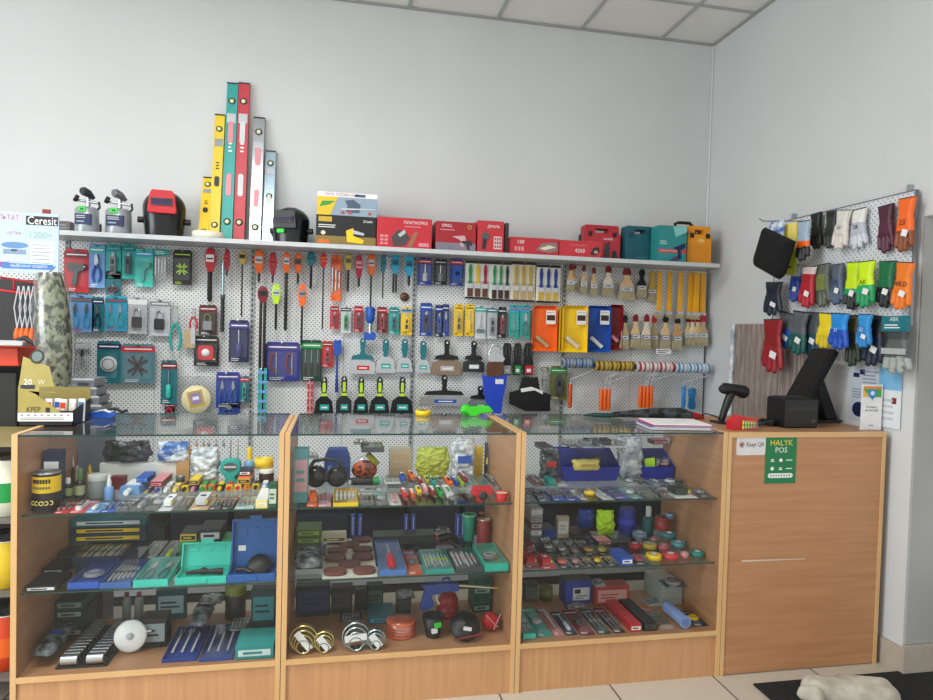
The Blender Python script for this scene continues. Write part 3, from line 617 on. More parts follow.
# ------------------------------------------------------------------ goods on the perforated wall
def hang(px0, py0, px1, py1, fn, label, cat, group=None, Y=1.43, hk=True, behind=0, tilt=0):
    a = ony(px0, (py0+py1)/2, Y); b = ony(px1, (py0+py1)/2, Y); t = ony((px0+px1)/2, py0, Y); u = ony((px0+px1)/2, py1, Y)
    w, h = b.x-a.x, t.z-u.z; r = fn(w, h); r.location = ((a.x+b.x)/2, Y, u.z); r.rotation_euler = (0, tilt, 0); tag(r, label, cat, group)
    if hk: hook((a.x+b.x)/2, t.z-.012, Y-.03)
    return r
def B(card, head, kind, c, **k): return lambda w, h: blister(w, h, card, head, kind, c, **k)
HB = 'packs hanging on the perforated wall'
for row in [
 # row under the shelf
 (64, 249, 89, 292, B('red', 'dred', 'gun', 'dgrey', t=.03), 'red blister pack of a trigger tool under the two blowtorches', 'tool pack'),
 (89, 244, 105, 288, B('lblue', 'teal', 'pliers', 'blue'), 'pale blue pack of blue-handled pliers next to the red pack', 'tool pack'),
 (106, 271, 121, 295, B('dteal', None, 'scissors', 'dred', label='pink'), 'small dark pack of scissors with red rings below the teal knife packs', 'scissors pack'),
 (106, 244, 121, 279, B('teal', 'dteal', 'knife', 'grey', label='lteal'), 'teal pack of a grey knife beside the blue pliers pack', 'knife pack'),
 (122, 244, 135, 279, B('teal', 'dteal', 'knife', 'dgrey', label='lteal'), 'teal pack of a dark grey knife, beside its grey twin', 'knife pack'),
 (135, 249, 153, 287, B('lteal', 'cyan', 'gun', 'teal', t=.025), 'clear pack of a teal trigger tool between knives and white zip pack', 'tool pack'),
 (154, 249, 168, 281, B('silver', 'teal', 'bits', 'lgrey', bag=True), 'clear bag of white pieces with teal header under the shelf', 'hardware bag'),
 (173, 250, 192, 285, B('black', None, 'cross', 'lime', label='lime'), 'black card with thin green rods below the red-faced welding mask', 'tool pack'),
 # second row
 (92, 297, 104, 332, B('dteal', 'navy', 'pliers', 'navy'), 'dark teal pliers pack half hidden behind the wide blue pack', 'tool pack'),
 (69, 295, 94, 332, B('lblue', 'dteal', 'pliers', 'cyan', label='red', n=2), 'wide pale blue pack with two pairs of pliers above a red strip', 'tool pack'),
 (105, 296, 127, 331, B('cyan', 'dteal', 'pliers', 'teal', label='red', n=2), 'bright blue pliers pack with a red strip beside the padlock packs', 'tool pack'),
 (128, 297, 147, 334, B('lgrey', 'white', 'lock', 'black', t=.03), 'clear pack of a black padlock beside the bright blue pliers pack', 'padlock pack'),
 (150, 299, 170, 336, B('silver', 'grey', 'lock', 'char', t=.03), 'clear pack of a black padlock beside the hanging teal pliers', 'padlock pack'),
 (199, 305, 217, 335, B('dbrown', 'dred', 'lock', 'grey', c2='olive'), 'dark brown pack with a red band above the black clamp box', 'hardware pack'),
 (194, 336, 219, 366, B('black', 'char', 'tape', 'red', t=.045, c2='white'), 'black pack with a red insert hanging below the brown pack', 'tool pack'),
 (229, 320, 249, 362, B('navy', 'purple', 'driver', 'purple', t=.03), 'tall navy pack with one tool beside the slotted upright', 'tool pack'),
 # third row
 (75, 342, 91, 372, B('dgrey', 'lgrey', 'pliers', 'silver', bag=True), 'small grey clear bag of metal bits above the grey trays', 'hardware bag'),
 (97, 341, 121, 383, B('dteal', 'navy', 'round', 'silver', t=.03), 'dark teal pack with round metal parts left of the cross pack'.replace(' left of', ' beside'), 'hardware pack'),
 (121, 344, 155, 383, B('#4e7f8c', 'red', 'cross', 'dbrown'), 'square blue-grey pack of crossed dark rods with red header', 'tool pack'),
 (161, 360, 177, 404, B('dteal', 'dred', 'driver', 'lteal'), 'narrow teal pack of a green-handled cutter beside the round disc', 'tool pack'),
 (165, 404, 175, 415, B('black', 'crim', 'tape', 'crim'), 'tiny black and crimson pack under the green-handled cutter pack', 'tool pack'),
 (240, 376, 249, 402, B('dteal', 'red', 'knife', 'teal'), 'thin teal pack with red header peeking from behind the blue riveter pack', 'tool pack'),
 (219, 402, 240, 415, B('dblue', 'navy', 'pliers', 'dblue'), 'blue pack hanging below the blue riveter pack', 'tool pack'),
 (216, 372, 240, 408, B('dblue', 'purple', 'pliers', 'blue', t=.04, n=2), 'bright blue riveter pack with two blue tools near the white disc', 'tool pack'),
 (265, 342, 300, 381, B('#2a2f86', 'purple', 'clamp', 'dred', t=.03, n=2), 'large violet pack of two red clamps hanging amid the drill bits', 'clamp pack'),
 (301, 340, 322, 381, B('dgreen', 'green', 'driver', 'black', t=.03, n=3), 'green and black pack of three screwdrivers beside the violet clamp pack', 'screwdriver pack'),
 (322, 341, 333, 367, B('red', 'dred', 'knife', 'crim'), 'small red pack beside the three-screwdriver pack', 'tool pack'),
 (331, 255, 341, 301, B('orange', 'dorange', 'bits', 'orange', label='red'), 'tall orange-red pack hanging among the drill bits', 'tool pack'),
 # short packs around the upright in the middle
 (418, 258, 432, 285, B('dblue', 'red', 'driver', 'silver'), 'blue pack with red header and metal cone beside cyan drill bits', 'bit pack'),
 (434, 259, 447, 285, B('black', 'char', 'driver', 'grey'), 'black pack of a metal cone between two blue packs', 'bit pack'),
 (450, 259, 463, 286, B('dblue', 'red', 'tape', 'blue', c2='navy'), 'blue pack with red header beside the first brush set card', 'bit pack'),
 # knife row
 (330, 306, 339, 329, B('red', 'dred', 'knife', 'crim'), 'red knife pack, the one nearest the long orange pack', 'knife pack'),
 (341, 306, 351, 333, B('silver', 'dgreen', 'knife', 'green'), 'clear green knife pack between two red ones', 'knife pack'),
 (354, 306, 363, 332, B('crim', 'red', 'knife', 'dred'), 'red knife pack between the green one and the long blue driver', 'knife pack'),
 (377, 307, 387, 333, B('dred', 'red', 'knife', 'red'), 'red knife pack between the long blue driver and a teal pack', 'knife pack'),
 (389, 307, 399, 334, B('teal', 'dteal', 'knife', 'dteal'), 'teal knife pack beside the yellow one above teal spatulas', 'knife pack'),
 (401, 307, 412, 335, B('yel', 'lblue', 'knife', 'yel', label='black'), 'yellow and pale blue knife pack beside the slotted upright', 'knife pack'),
 (420, 303, 432, 336, B('dblue', 'blue', 'knife', 'navy'), 'tall deep blue knife pack standing alone right of the upright'.replace(' right of', ' beside'), 'knife pack'),
 (435, 305, 443, 337, B('navy', 'dblue', 'knife', 'blue'), 'navy knife pack, first of a close pair', 'knife pack'),
 (442, 304, 449, 336, B('dblue', 'navy', 'pliers', 'dblue'), 'navy pack touching the yellow folding rule side of the pair', 'knife pack'),
 (454, 304, 463, 336, B('yel', 'yel', 'knife', 'gold', label='black'), 'yellow knife pack beside the navy pair', 'knife pack'),
 (465, 304, 474, 336, B('yel', 'yel', 'driver', 'yel', label='black'), 'yellow pack beside the clear teal scissors packs', 'knife pack'),
 (475, 305, 486, 339, B('silver', 'teal', 'scissors', 'dteal'), 'clear teal scissors pack beside the yellow pack', 'scissors pack'),
 (487, 306, 497, 339, B('lgrey', 'dteal', 'knife', 'grey'), 'clear grey-green pack between scissors and the black crimson pack', 'knife pack'),
 (498, 307, 506, 338, B('black', 'char', 'knife', 'crim'), 'narrow black and crimson knife pack', 'knife pack'),
 (509, 305, 519, 339, B('teal', 'cyan', 'scissors', 'teal', label='red'), 'teal scissors pack beside the black and crimson pack', 'scissors pack'),
 (520, 305, 530, 339, B('teal', 'cyan', 'pliers', 'dteal', label='red'), 'teal pliers pack beside the orange paint tray', 'tool pack'),
 (550, 366, 567, 400, B('olive', 'green', 'knife', 'dgrey', label='white', c2='dgrey'), 'green-topped pack of hooks below the grey roller', 'hardware pack'),
 (541, 367, 549, 390, B('gold', 'olive', 'bits', 'brown', bag=True), 'small yellowish bag beside the green-topped pack', 'hardware bag'),
]:
    hang(*row, group=None)
r = hang(170, 305, 182, 351, lambda w, h: gripper(w, h, 'teal'), 'loose teal-handled pliers hanging beside the padlock packs', 'pliers')
r = hang(190, 308, 198, 330, lambda w, h: gripper(w, h, 'red'), 'loose red-handled cutters beside the brown pack', 'pliers')
def woodpiece(w, h):
    r = root('whetstone'); MB().box(-w/2, w/2, -.02, 0, 0, h, 'tan').build('block', r, bev=.002); MB().box(w*.1, w*.5, -.024, -.0205, h*.2, h*1.15, mt('silver')).build('steel_strip', r); return r
hang(185, 330, 196, 348, woodpiece, 'tan block with a steel strip below red-handled cutters', 'sharpening stone', hk=False)
def discbag(w, h):
    r = root('sanding_disc_bag'); MB().box(-w/2, w/2, -.002, 0, 0, h, MC['film']).build('clear_bag', r)
    MB().lathe([(.001, .012), (w*.37, .012), (w*.385, .004), (w*.37, .0)], '#e9e0b4', (0, -.003, h*.42), 30, 'y').build('disc', r)
    s = MB(); s.M = Matrix.Translation((0, 0, h*.44)) @ Matrix.Rotation(math.radians(-14), 4, 'Y'); s.box(-w*.2, w*.2, -.0172, -.0162, -w*.22, w*.22, 'gold'); s.box(-w*.14, w*.14, -.018, -.0173, -w*.14, w*.16, '#9a86b8'); s.box(-w*.08, w*.08, -.0186, -.0181, -w*.03, w*.06, 'white'); s.build('paper_label', r); return r
hang(177, 376, 216, 416, discbag, 'round cream disc with a gold label in a clear bag', 'sanding disc')
# long drill bits: centre px, top, head bottom, end, head width px, head colour, shank radius m, shanks, label
for i, (px, y0, y1, y2, wp, c, rr, n, band, label) in enumerate([
 (210, 248, 272, 302, 11, 'red', .013, 1, 'white', 'thick short chisel with a wide red head, first of the bits'),
 (227, 249, 271, 276, 6, 'crim', .005, 1, 'red', 'bit with a small crimson head beside the silver pole'),
 (242, 251, 264, 317, 8, 'gold', .004, 1, 'black', 'thin bit with a small yellow head beside the slotted upright'),
 (262, 286, 303, 412, 11, 'dred', .008, 2, 'black', 'pair of thick twisted drill bits with a dark red head'),
 (259, 250, 273, 283, 10, 'orange', .007, 1, 'lgrey', 'drill bit with orange head above the dark red twin bits'),
 (273, 252, 275, 283, 8, 'crim', .006, 1, 'red', 'drill bit with crimson head above the lime-headed bit'),
 (276, 284, 304, 330, 9, 'lime', .007, 1, 'lgrey', 'drill bit with a lime yellow head'),
 (286, 252, 273, 331, 8, 'orange', .009, 1, 'lgrey', 'thick long bit with orange head between lime and teal ones'),
 (298, 253, 273, 284, 8, 'orange', .006, 1, 'dgrey', 'short bit with orange head above a second orange head'),
 (302, 284, 306, 345, 9, 'orange', .006, 1, 'grey', 'lower bit with orange head reaching the screwdriver pack'),
 (311, 252, 266, 289, 9, 'dteal', .008, 1, 'dteal', 'short black bit with a dark teal head'),
 (323, 253, 268, 330, 7, 'red', .004, 1, 'orange', 'thin long bit with red head beside the tall orange pack'),
 (348, 254, 270, 292, 8, 'gold', .007, 1, 'olive', 'short bit with brownish yellow head'),
 (359, 255, 278, 287, 8, 'crim', .008, 1, 'pink', 'short bit with a long crimson head'),
 (371, 254, 275, 312, 8, 'orange', .005, 1, 'lgrey', 'long bit with orange head above the long blue driver'),
 (383, 255, 273, 299, 6, 'dteal', .004, 1, 'dteal', 'thin bit with teal head beside an orange one'),
 (395, 254, 274, 293, 8, 'cyan', .006, 2, 'dteal', 'twin bits with one cyan head'),
 (409, 255, 276, 286, 9, 'cyan', .008, 1, 'dteal', 'short thick bit with a cyan head beside the upright'),
]):
    Y = 1.40 if i % 2 else 1.43
    if y0 > 280: Y = 1.395
    hp = (y1-y0)/(y2-y0)
    hang(px-wp/2, y0, px+wp/2, y2, lambda w, h: chisel(w, h, c, hh=h*hp, rr=rr, n=n, band=band), label, 'drill bit', 'drill bits and chisels below the shelf', Y=Y)
def pole(c1, c2, rr=.008):
    def f(w, h):
        r = root('extension_pole'); MB().cyl((0, -.01, h*.5), (0, -.01, h), rr, c1, 10).build('upper_tube', r); s = MB().cyl((0, -.01, .0), (0, -.01, h*.5), rr*1.25, c2, 10); s.build('lower_tube', r); MB().cyl((0, -.01, h*.48), (0, -.01, h*.53), rr*1.6, 'dgrey', 10).build('collar', r); return r
    return f
hang(220, 262, 226, 332, pole(mt('#a9c4c8'), 'char'), 'silver and black pole hanging beside the crimson-headed bit', 'pole')
def ladderbar(c1, c2):
    def f(w, h):
        r = root('drywall_saw_pack'); s = MB()
        for x in (-w*.3, w*.3): s.box(x-w*.16, x+w*.16, -.008, 0, 0, h, c1)
        s.build('packed_blades', r); s = MB()
        for i in range(5): s.box(-w*.5, w*.5, -.012, -.0085, h*(.08+.2*i), h*(.14+.2*i), c2)
        s.build('paper_bands', r); return r
    return f
hang(258, 368, 267, 416, ladderbar('teal', 'lblue'), 'pair of tall narrow teal strips below the twisted bits', 'saw blade pack', Y=1.37)
hang(307, 380, 313, 416, ladderbar('red', 'pink'), 'tall narrow red strip below the screwdriver pack', 'saw blade pack', Y=1.44)
def bigdriver(w, h):
    r = root('screwdriver'); MB().tube([(0, -.01, h), (0, -.01, h*.95), (0, -.01, h*.6), (0, -.01, h*.5)], 1, 'blue', 10, [w*.3, w*.42, w*.36, w*.2]).build('handle', r); MB().cyl((0, -.01, h*.2), (0, -.01, h*.5), w*.18, mt('steel'), 8).build('shank', r)
    s = MB().prism(rrect(-w*.5, w*.5, 0, h*.24, w*.2), -.02, 0, 'blue'); s.build('end_guard', r); return r
hang(364, 307, 376, 340, bigdriver, 'long bright blue driver hanging in the knife row', 'screwdriver', Y=1.39)
def bluespat(w, h):
    r = root('scraper'); MB().prism(rrect(-w/2, w/2, h*.72, h, w*.2), -.012, 0, 'blue').build('head', r); MB().tube([(0, -.006, 0), (0, -.006, h*.4), (0, -.006, h*.72)], 1, 'dblue', 8, [.009, .006, .005]).build('handle', r); return r
hang(333, 340, 341, 392, bluespat, 'blue long-handled scraper above the first lime-gripped spatula', 'scraper')
# putty knives
GS = 'teal-handled putty knives'
for (x0, y0, x1, y1, k, label) in [
 (349, 338, 376, 374, dict(flare=True, bh=.42, tr=.94, lab='red'), 'wide silver putty knife with flared teal handle, first of four'),
 (375, 339, 396, 373, dict(bh=.5), 'silver putty knife with teal handle beside the flared one'),
 (396, 339, 413, 372, dict(bh=.46), 'silver putty knife with teal handle against the slotted upright'),
 (415, 341, 431, 373, dict(bh=.44), 'narrow teal-handled putty knife beside the big black one')]:
    hang(x0, y0, x1, y1, lambda w, h: spatula(w, h, 'dteal', 'silver', **k), label, 'putty knife', GS)
for (x0, y0, x1, y1, bl, label) in [
 (314, 377, 334, 415, 'black', 'black putty knife with lime grip, nearest the red strip'),
 (336, 376, 352, 415, 'char', 'black putty knife with lime grip and squarer dark blade'),
 (353, 377, 369, 415, 'black', 'narrow black putty knife with lime grip, middle of five'),
 (369, 377, 390, 415, 'black', 'broad round-shouldered black putty knife with lime grip'),
 (390, 377, 414, 415, 'black', 'black putty knife with lime grip and straight flared blade')]:
    hang(x0, y0, x1, y1, lambda w, h: spatula(w, h, 'char', bl, .5, 'lime', .8 if bl != 'char' else .96), label, 'putty knife', 'black and lime putty knives', Y=1.38)
hang(432, 340, 461, 375, lambda w, h: spatula(w, h, 'black', '#8d7763', .46, None, .98, 'lgrey', True), 'wide black-handled putty knife with brownish blade and loop handle', 'putty knife')
hang(463, 341, 484, 372, lambda w, h: spatula(w, h, 'black', 'char', .42, None, .98, 'white', True), 'black putty knife with white label beside the brownish blade', 'putty knife')
hang(420, 375, 468, 406, lambda w, h: spatula(w, h, 'black', 'steel', .38, None, 1.0, 'blue', True), 'very wide putty knife with a long steel blade', 'putty knife', Y=1.39)
hang(468, 386, 492, 410, lambda w, h: spatula(w, h, 'black', 'grey', .5, None, .95, 'green', True), 'dark short putty knife partly behind the blue rubber piece', 'putty knife', Y=1.44)
for x0, x1, l, label in [(502, 511, 'lgrey', 'black clamp with grey label beside the horseshoe tool'), (513, 521, 'green', 'black clamp with a green label'), (523, 533, 'red', 'black clamp with red and white label beside the orange tray')]:
    def clampf(w, h):
        r = root('spring_clamp'); s = MB()
        s.prism([(-w*.42, 0), (w*.42, 0), (w*.48, h*.3), (w*.36, h*.55), (w*.46, h*.85), (w*.3, h), (-w*.3, h), (-w*.46, h*.85), (-w*.36, h*.55), (-w*.48, h*.3)], -.02, 0, 'black'); s.tube([(-w*.2, -.021, h*.6), (-w*.2, -.021, h*.9), (w*.2, -.021, h*.9), (w*.2, -.021, h*.6)], .003, 'dgrey', 5)
        s.build('jaws_and_handles', r, bev=.001); MB().box(-w*.36, w*.4, -.0212, -.0204, h*.04, h*.3, l).build('label', r); MB().box(-w*.2, w*.2, -.022, -.0213, h*.1, h*.2, 'white').build('price_label', r); return r
    hang(x0, 343, x1, 375, clampf, label, 'clamp', 'black spring clamps')
def horseshoe(w, h):
    r = root('plaster_rasp'); MB().tube([(-w*.3, -.012, h*.5), (-w*.36, -.012, h*.75), (-w*.2, -.012, h), (w*.2, -.012, h), (w*.36, -.012, h*.75), (w*.3, -.012, h*.5)], .006, mt('silver'), 8).build('bow_handle', r); MB().prism([(-w*.42, 0), (w*.42, 0), (w*.46, h*.4), (w*.3, h*.56), (-w*.3, h*.56), (-w*.46, h*.4)], -.02, 0, 'brown').build('brown_disc', r, bev=.002); MB().prism([(-w*.4, h*.5), (w*.4, h*.5), (w*.5, h*.6), (w*.3, h*.72), (-w*.3, h*.72), (-w*.5, h*.6)], -.024, -.0205, 'lgrey').build('collar', r); return r
hang(486, 345, 504, 378, horseshoe, 'brown block with bright bow handle above the blue rubber piece', 'plaster tool', Y=1.36)
def apron(w, h):
    r = root('rubber_glove'); s = MB(); P = [(-w*.5, h), (-w*.2, h*.93), (.15*w, h*.93), (w*.5, h), (w*.46, h*.75), (w*.36, h*.4), (w*.3, 0), (-w*.05, .04*h), (-w*.32, h*.3), (-w*.42, h*.6)]
    s.prism(P, -.022, -.004, '#1c44c4'); s.build('rubber_sleeve', r, bev=.004); MB().box(w*.02, w*.34, -.0236, -.0225, h*.76, h*.88, 'white').build('paper_label', r); return r
hang(481, 374, 506, 414, apron, 'bright blue rubber piece below the brown disc', 'rubber glove', Y=1.35)
def blackscr(w, h):
    r = root('wide_scraper'); s = MB().prism([(-w*.5, h*.55), (-w*.28, h*.62), (-w*.2, h), (w*.18, h), (w*.24, h*.6), (w*.5, h*.5), (w*.5, 0), (-w*.1, 0), (-w*.5, h*.22)], -.014, 0, 'black'); s.build('body', r, bev=.003); MB().prism([(-w*.22, h*.56), (w*.1, h*.62), (w*.3, h*.5), (w*.3, h*.6), (w*.02, h*.72), (-w*.24, h*.66)], -.018, -.0145, 'white').build('label', r); return r
hang(509, 377, 550, 411, blackscr, 'broad black scraper beside the blue rubber piece', 'scraper', Y=1.38)
# brush sets and brushes
hang(465, 261, 490, 299, lambda w, h: brushset(w, h, ['green', 'yel', 'crim'], foot='brown'), 'white card of three brushes with green, yellow and crimson handles', 'brush set')
hang(490, 262, 511, 301, lambda w, h: brushset(w, h, ['green', 'green', 'dgreen']), 'white card of three brushes with green handles', 'brush set')
hang(511, 262, 535, 302, lambda w, h: brushset(w, h, ['gold', 'gold', 'gold'], '#e6dfc4', 'tan'), 'cream card of three brushes with yellow handles', 'brush set')
hang(536, 265, 560, 303, lambda w, h: brushset(w, h, ['dblue', 'dblue', 'dblue'], '#efeee6', 'gold'), 'cream card of three brushes with blue handles', 'brush set')
BG = 'wooden paint brushes with dipped handle tips'
for (x0, y0, x1, y1, tip, hc, label, Y) in [
 (566, 265, 575, 292, 'dred', 'lwood', 'narrow red-tipped brush, nearest the blue brush set', 1.43), (571, 264, 577, 290, 'dred', 'lwood', 'red-tipped brush tucked behind the first one', 1.46),
 (580, 266, 587, 294, 'dred', 'lwood', 'slim brush with small red tip, before the medium ones', 1.43), (590, 268, 597, 296, 'dred', 'lwood', 'medium red-tipped brush beside the white-handled broad one', 1.43),
 (602, 267, 614, 296, 'dred', '#e8dfc8', 'broad pale-handled brush with a red tip', 1.43), (618, 269, 635, 300, 'dred', 'lwood', 'widest red-tipped brush of the upper row', 1.42),
 (636, 270, 647, 297, 'black', 'black', 'brush with an all-black handle', 1.43), (647, 272, 657, 302, 'gold', 'gold', 'short brush with golden handle beside the black one', 1.45),
 (620, 316, 629, 349, 'black', 'tan', 'black-tipped brush beside the maroon tray', 1.42), (630, 315, 640, 348, 'dred', 'lwood', 'red-tipped brush beside the black-tipped one in the lower row', 1.42),
 (641, 315, 651, 349, 'dred', 'cream', 'red-tipped brush with pale handle in the lower row', 1.40), (649, 316, 658, 349, 'red', 'tan', 'bright red-tipped brush behind a pale one', 1.44),
 (660, 316, 670, 349, 'black', 'lwood', 'black-tipped brush above the white price card', 1.42), (672, 317, 682, 350, 'black', 'wood', 'black-tipped brush beside the red-tipped bunch', 1.42),
 (684, 316, 691, 346, 'dred', 'lwood', 'first red-tipped brush of the bunch at the rack end', 1.45), (688, 316, 696, 346, 'red', 'cream', 'second red-tipped brush of the bunch at the rack end', 1.43), (693, 316, 702, 346, 'dred', 'lwood', 'third red-tipped brush of the bunch at the rack end', 1.41), (698, 316, 708, 346, 'crim', 'tan', 'outermost red-tipped brush of the bunch at the rack end', 1.39)]:
    hang(x0, y0, x1, y1, lambda w, h: brush(w, h, tip, hc), label, 'paint brush', BG, Y=Y)
for i, (px, label) in enumerate([(659, 'first'), (669, 'second'), (680, 'third'), (690, 'fourth'), (696, 'fifth'), (702, 'last')]):
    hang(px-3.6-(i > 2), 271+i*.4, px+3.6+(i > 2), 318+i*.4, lambda w, h: brush(w, h, 'yel', '#e9a91c', long=True), label+' long yellow-handled radiator brush counted from the black-handled brush', 'paint brush', 'long yellow radiator brushes', Y=1.40+.02*(i % 2))
# paint trays
TG = 'paint trays with small rollers'
for (x0, y0, x1, y1, c, rc, lab, label, Y) in [
 (531, 306, 555, 351, 'orange', 'tan', True, 'orange paint tray holding a tan roller', 1.44),
 (556, 308, 578, 352, 'yel', 'cream', False, 'yellow paint tray at the back of the yellow stack', 1.46), (558, 307, 581, 352, 'yel', 'cream', False, 'yellow paint tray in the middle of the yellow stack', 1.408),
 (561, 306, 585, 352, 'yel', 'cream', True, 'frontmost yellow paint tray with a cream roller', 1.355), (585, 306, 608, 352, 'blue', 'white', True, 'deep blue paint tray with a white roller', 1.43), (607, 305, 620, 350, 'dred', 'pink', False, 'maroon paint tray tucked behind the brushes', 1.45)]:
    hang(x0, y0, x1, y1, lambda w, h: tray(w, h, c, rc, lab), label, 'paint tray', TG, Y=Y)
def pricecard(w, h): r = root('price_card'); s = MB().box(-w/2, w/2, -.0015, 0, 0, h, 'white'); s.build('card', r); lines(MB(), 0, 0, 0, 0, 0, 'black', 0); p = MB(); lines(p, -w*.4, w*.4, h*.15, h*.85, -.0017, 'dgrey', 2); p.build('printed_lines', r); return r
hang(656, 349, 671, 354, pricecard, 'white price card under the black-tipped brush', 'price card', hk=False, Y=1.38)
# rollers
for (x0, x1, y, c1, c2, hc, hx, hy0, hy1, nh, label) in [
 (562, 592, 363, '#9aa3ac', '#2f5f94', 'dorange', 576, 384, 408, 1, 'grey and blue roller with a brown-orange handle'),
 (594, 633, 366, 'gold', '#5a4a12', 'orange', 609, 389, 411, 3, 'yellow and black striped roller with orange handles'),
 (635, 673, 367, '#e6e6e6', '#b0343c', 'orange', 650, 386, 408, 4, 'white and red striped roller with four orange handles'),
 (674, 708, 368, '#dfe8ee', '#3f8fc4', '#1f80c0', 677, 386, 408, 1, 'white and blue roller above a blue handle')]:
    a = ony(x0, y, 1.36); b = ony(x1, y, 1.36); L = (b.x-a.x)*.97; hz = ony(hx, hy0, 1.36); he = ony(hx, hy1, 1.36)
    r = roller(L, c1, c2, .031, hc, a.z-hz.z, hz.z-he.z, -1, nh=nh); r.location = ((a.x+b.x)/2, 1.36, (a.z+b.z)/2); tag(r, label, 'paint roller', 'paint rollers at the end of the rack'); hook((a.x+b.x)/2, a.z, 1.37)
def handleonly(w, h): 
    r = root('roller_handle'); MB().tube([(0, -.01, h), (0, -.01, h*.9), (0, -.01, h*.5), (0, -.01, h*.1), (0, -.01, 0)], 1, '#1f80c0', 10, [w*.3, w*.46, w*.36, w*.46, w*.3]).build('grip', r); MB().tube([(0, -.01, h), (0, -.01, h*1.15), (w*2.2, -.01, h*1.8)], .0027, mt('steel'), 6).build('wire_frame', r); return r
hang(687, 388, 695, 409, handleonly, 'second blue roller handle at the very end of the rack', 'roller handle', Y=1.435, hk=False)
def cork(w, h): r = root('round_magnet'); MB().lathe([(.001, .02), (w*.42, .02), (w*.5, .01), (w*.5, 0)], 'brown', (0, 0, h/2), 16, 'y').build('disc', r); MB().ball((0, -.02, h/2), w*.12, 'dbrown').build('knob', r); return r
hang(400, 293, 409, 301, cork, 'small round brown knob on the wall under the cyan bits', 'knob', hk=False, Y=1.468)
# ------------------------------------------------------------------ goods standing on the top shelf
YS = 1.28
def shelf(px0, py0, px1, fn, label, cat, group=None, Y=YS, dep=.08, z=None, tilt=0, pyb=None):
    """py0 = top edge; stands on the shelf"""
    z = SH if z is None else z; b0 = ony(px0, (py0+235)/2, Y); b1 = ony(px1, (py0+235)/2, Y); w = b1.x-b0.x; h = ony((px0+px1)/2, py0, Y).z-z
    r = fn(w, h); r.location = ((b0.x+b1.x)/2, Y+dep/2, z); r.rotation_euler = tilt if isinstance(tilt, tuple) else (0, 0, tilt); tag(r, label, cat, group); return r
def blowtorch(dark):
    def f(w, h):
        r = root('blowtorch'); th = h*.6; R0 = w*.46; sx = MB()
        MB().lathe([(R0, 0), (R0*1.02, .004), (R0*1.0, th*.88), (R0*.8, th*.97), (.001, th)], pm('#9aa0a6', .32, .35), n=26).build('fuel_tank', r)
        s = MB().box(-R0*.66, R0*.66, -R0-.003, -R0*.7, th*.3, th*.68, 'navy'); s.text('БЕНЗИН' if False else '', .01, 0, th*.5, 'white', -R0-.0035); lines(s, -R0*.56, R0*.56, th*.5, th*.64, -R0-.0032, 'lgrey', 2); lines(s, -R0*.5, R0*.4, th*.34, th*.46, -R0-.0032, '#8fa2b8', 1); s.build('label', r)
        s = MB().box(-R0*.36, R0*.22, -R0-.004, -R0*.85, th*.76, th*.93, '#2fd03c'); s.box(-R0*.2, R0*.06, -R0-.0046, -R0-.0041, th*.82, th*.88, 'dgreen'); s.build('price_tag', r)
        c = mt('silver', .3); s = MB().cyl((R0*.1, 0, th-.004), (R0*.1, 0, th+h*.22), .011, c, 12); s.cyl((-R0*.8, -.01, th+h*.13), (R0*.9, 0, th+h*.09), .007, c, 10); s.build('valve_stem', r)
        hc = pm('char') if dark else mt('grey', .35); s = MB(); s.tube([(-R0*.2, -.04, h*.915), (-R0*.12, -.032, h*.918), (R0*.2, -.012, h*.88), (R0*.6, 0, h*.78)], 1, hc, 14, [.017, .022, .02, .009]); s.build('burner_head', r)
        s = MB().cyl((-R0*.95, -.02, th+h*.18), (-R0*.7, -.012, th+h*.15), .018, 'black', 12); s.cyl((-R0*.75, -.012, th+h*.15), (-R0*.2, -.004, th+h*.1), .004, c, 8); s.build('valve_knob', r)
        s = MB().tube([(R0*.7, 0, th*.8), (R0*1.08, 0, th*1.0), (R0*1.0, 0, th+h*.12)], .006, 'char', 8); s.build('pump_rod', r); return r
    return f
shelf(71, 187, 97, blowtorch(True), 'grey blowtorch with a dark burner head, beside the dark small box', 'blowtorch', 'grey blowtorches on the shelf', Y=1.25)
shelf(102, 189, 130, blowtorch(False), 'grey blowtorch with a light grey burner head, nearer the red-faced mask', 'blowtorch', 'grey blowtorches on the shelf', Y=1.25)
shelf(59, 221, 70, lambda w, h: carton(w, .08, h, '#5a5451', lambda p, w, h, y: lines(p, -w*.4, w*.4, h*.3, h*.8, y, 'grey', 2)), 'small dull dark box between the advertising sign and first blowtorch', 'box', Y=1.3)
shelf(95, 223, 99, lambda w, h: can(w*.5, h, 'dgrey', None), 'small dark canister between the two blowtorches', 'canister', Y=1.36)
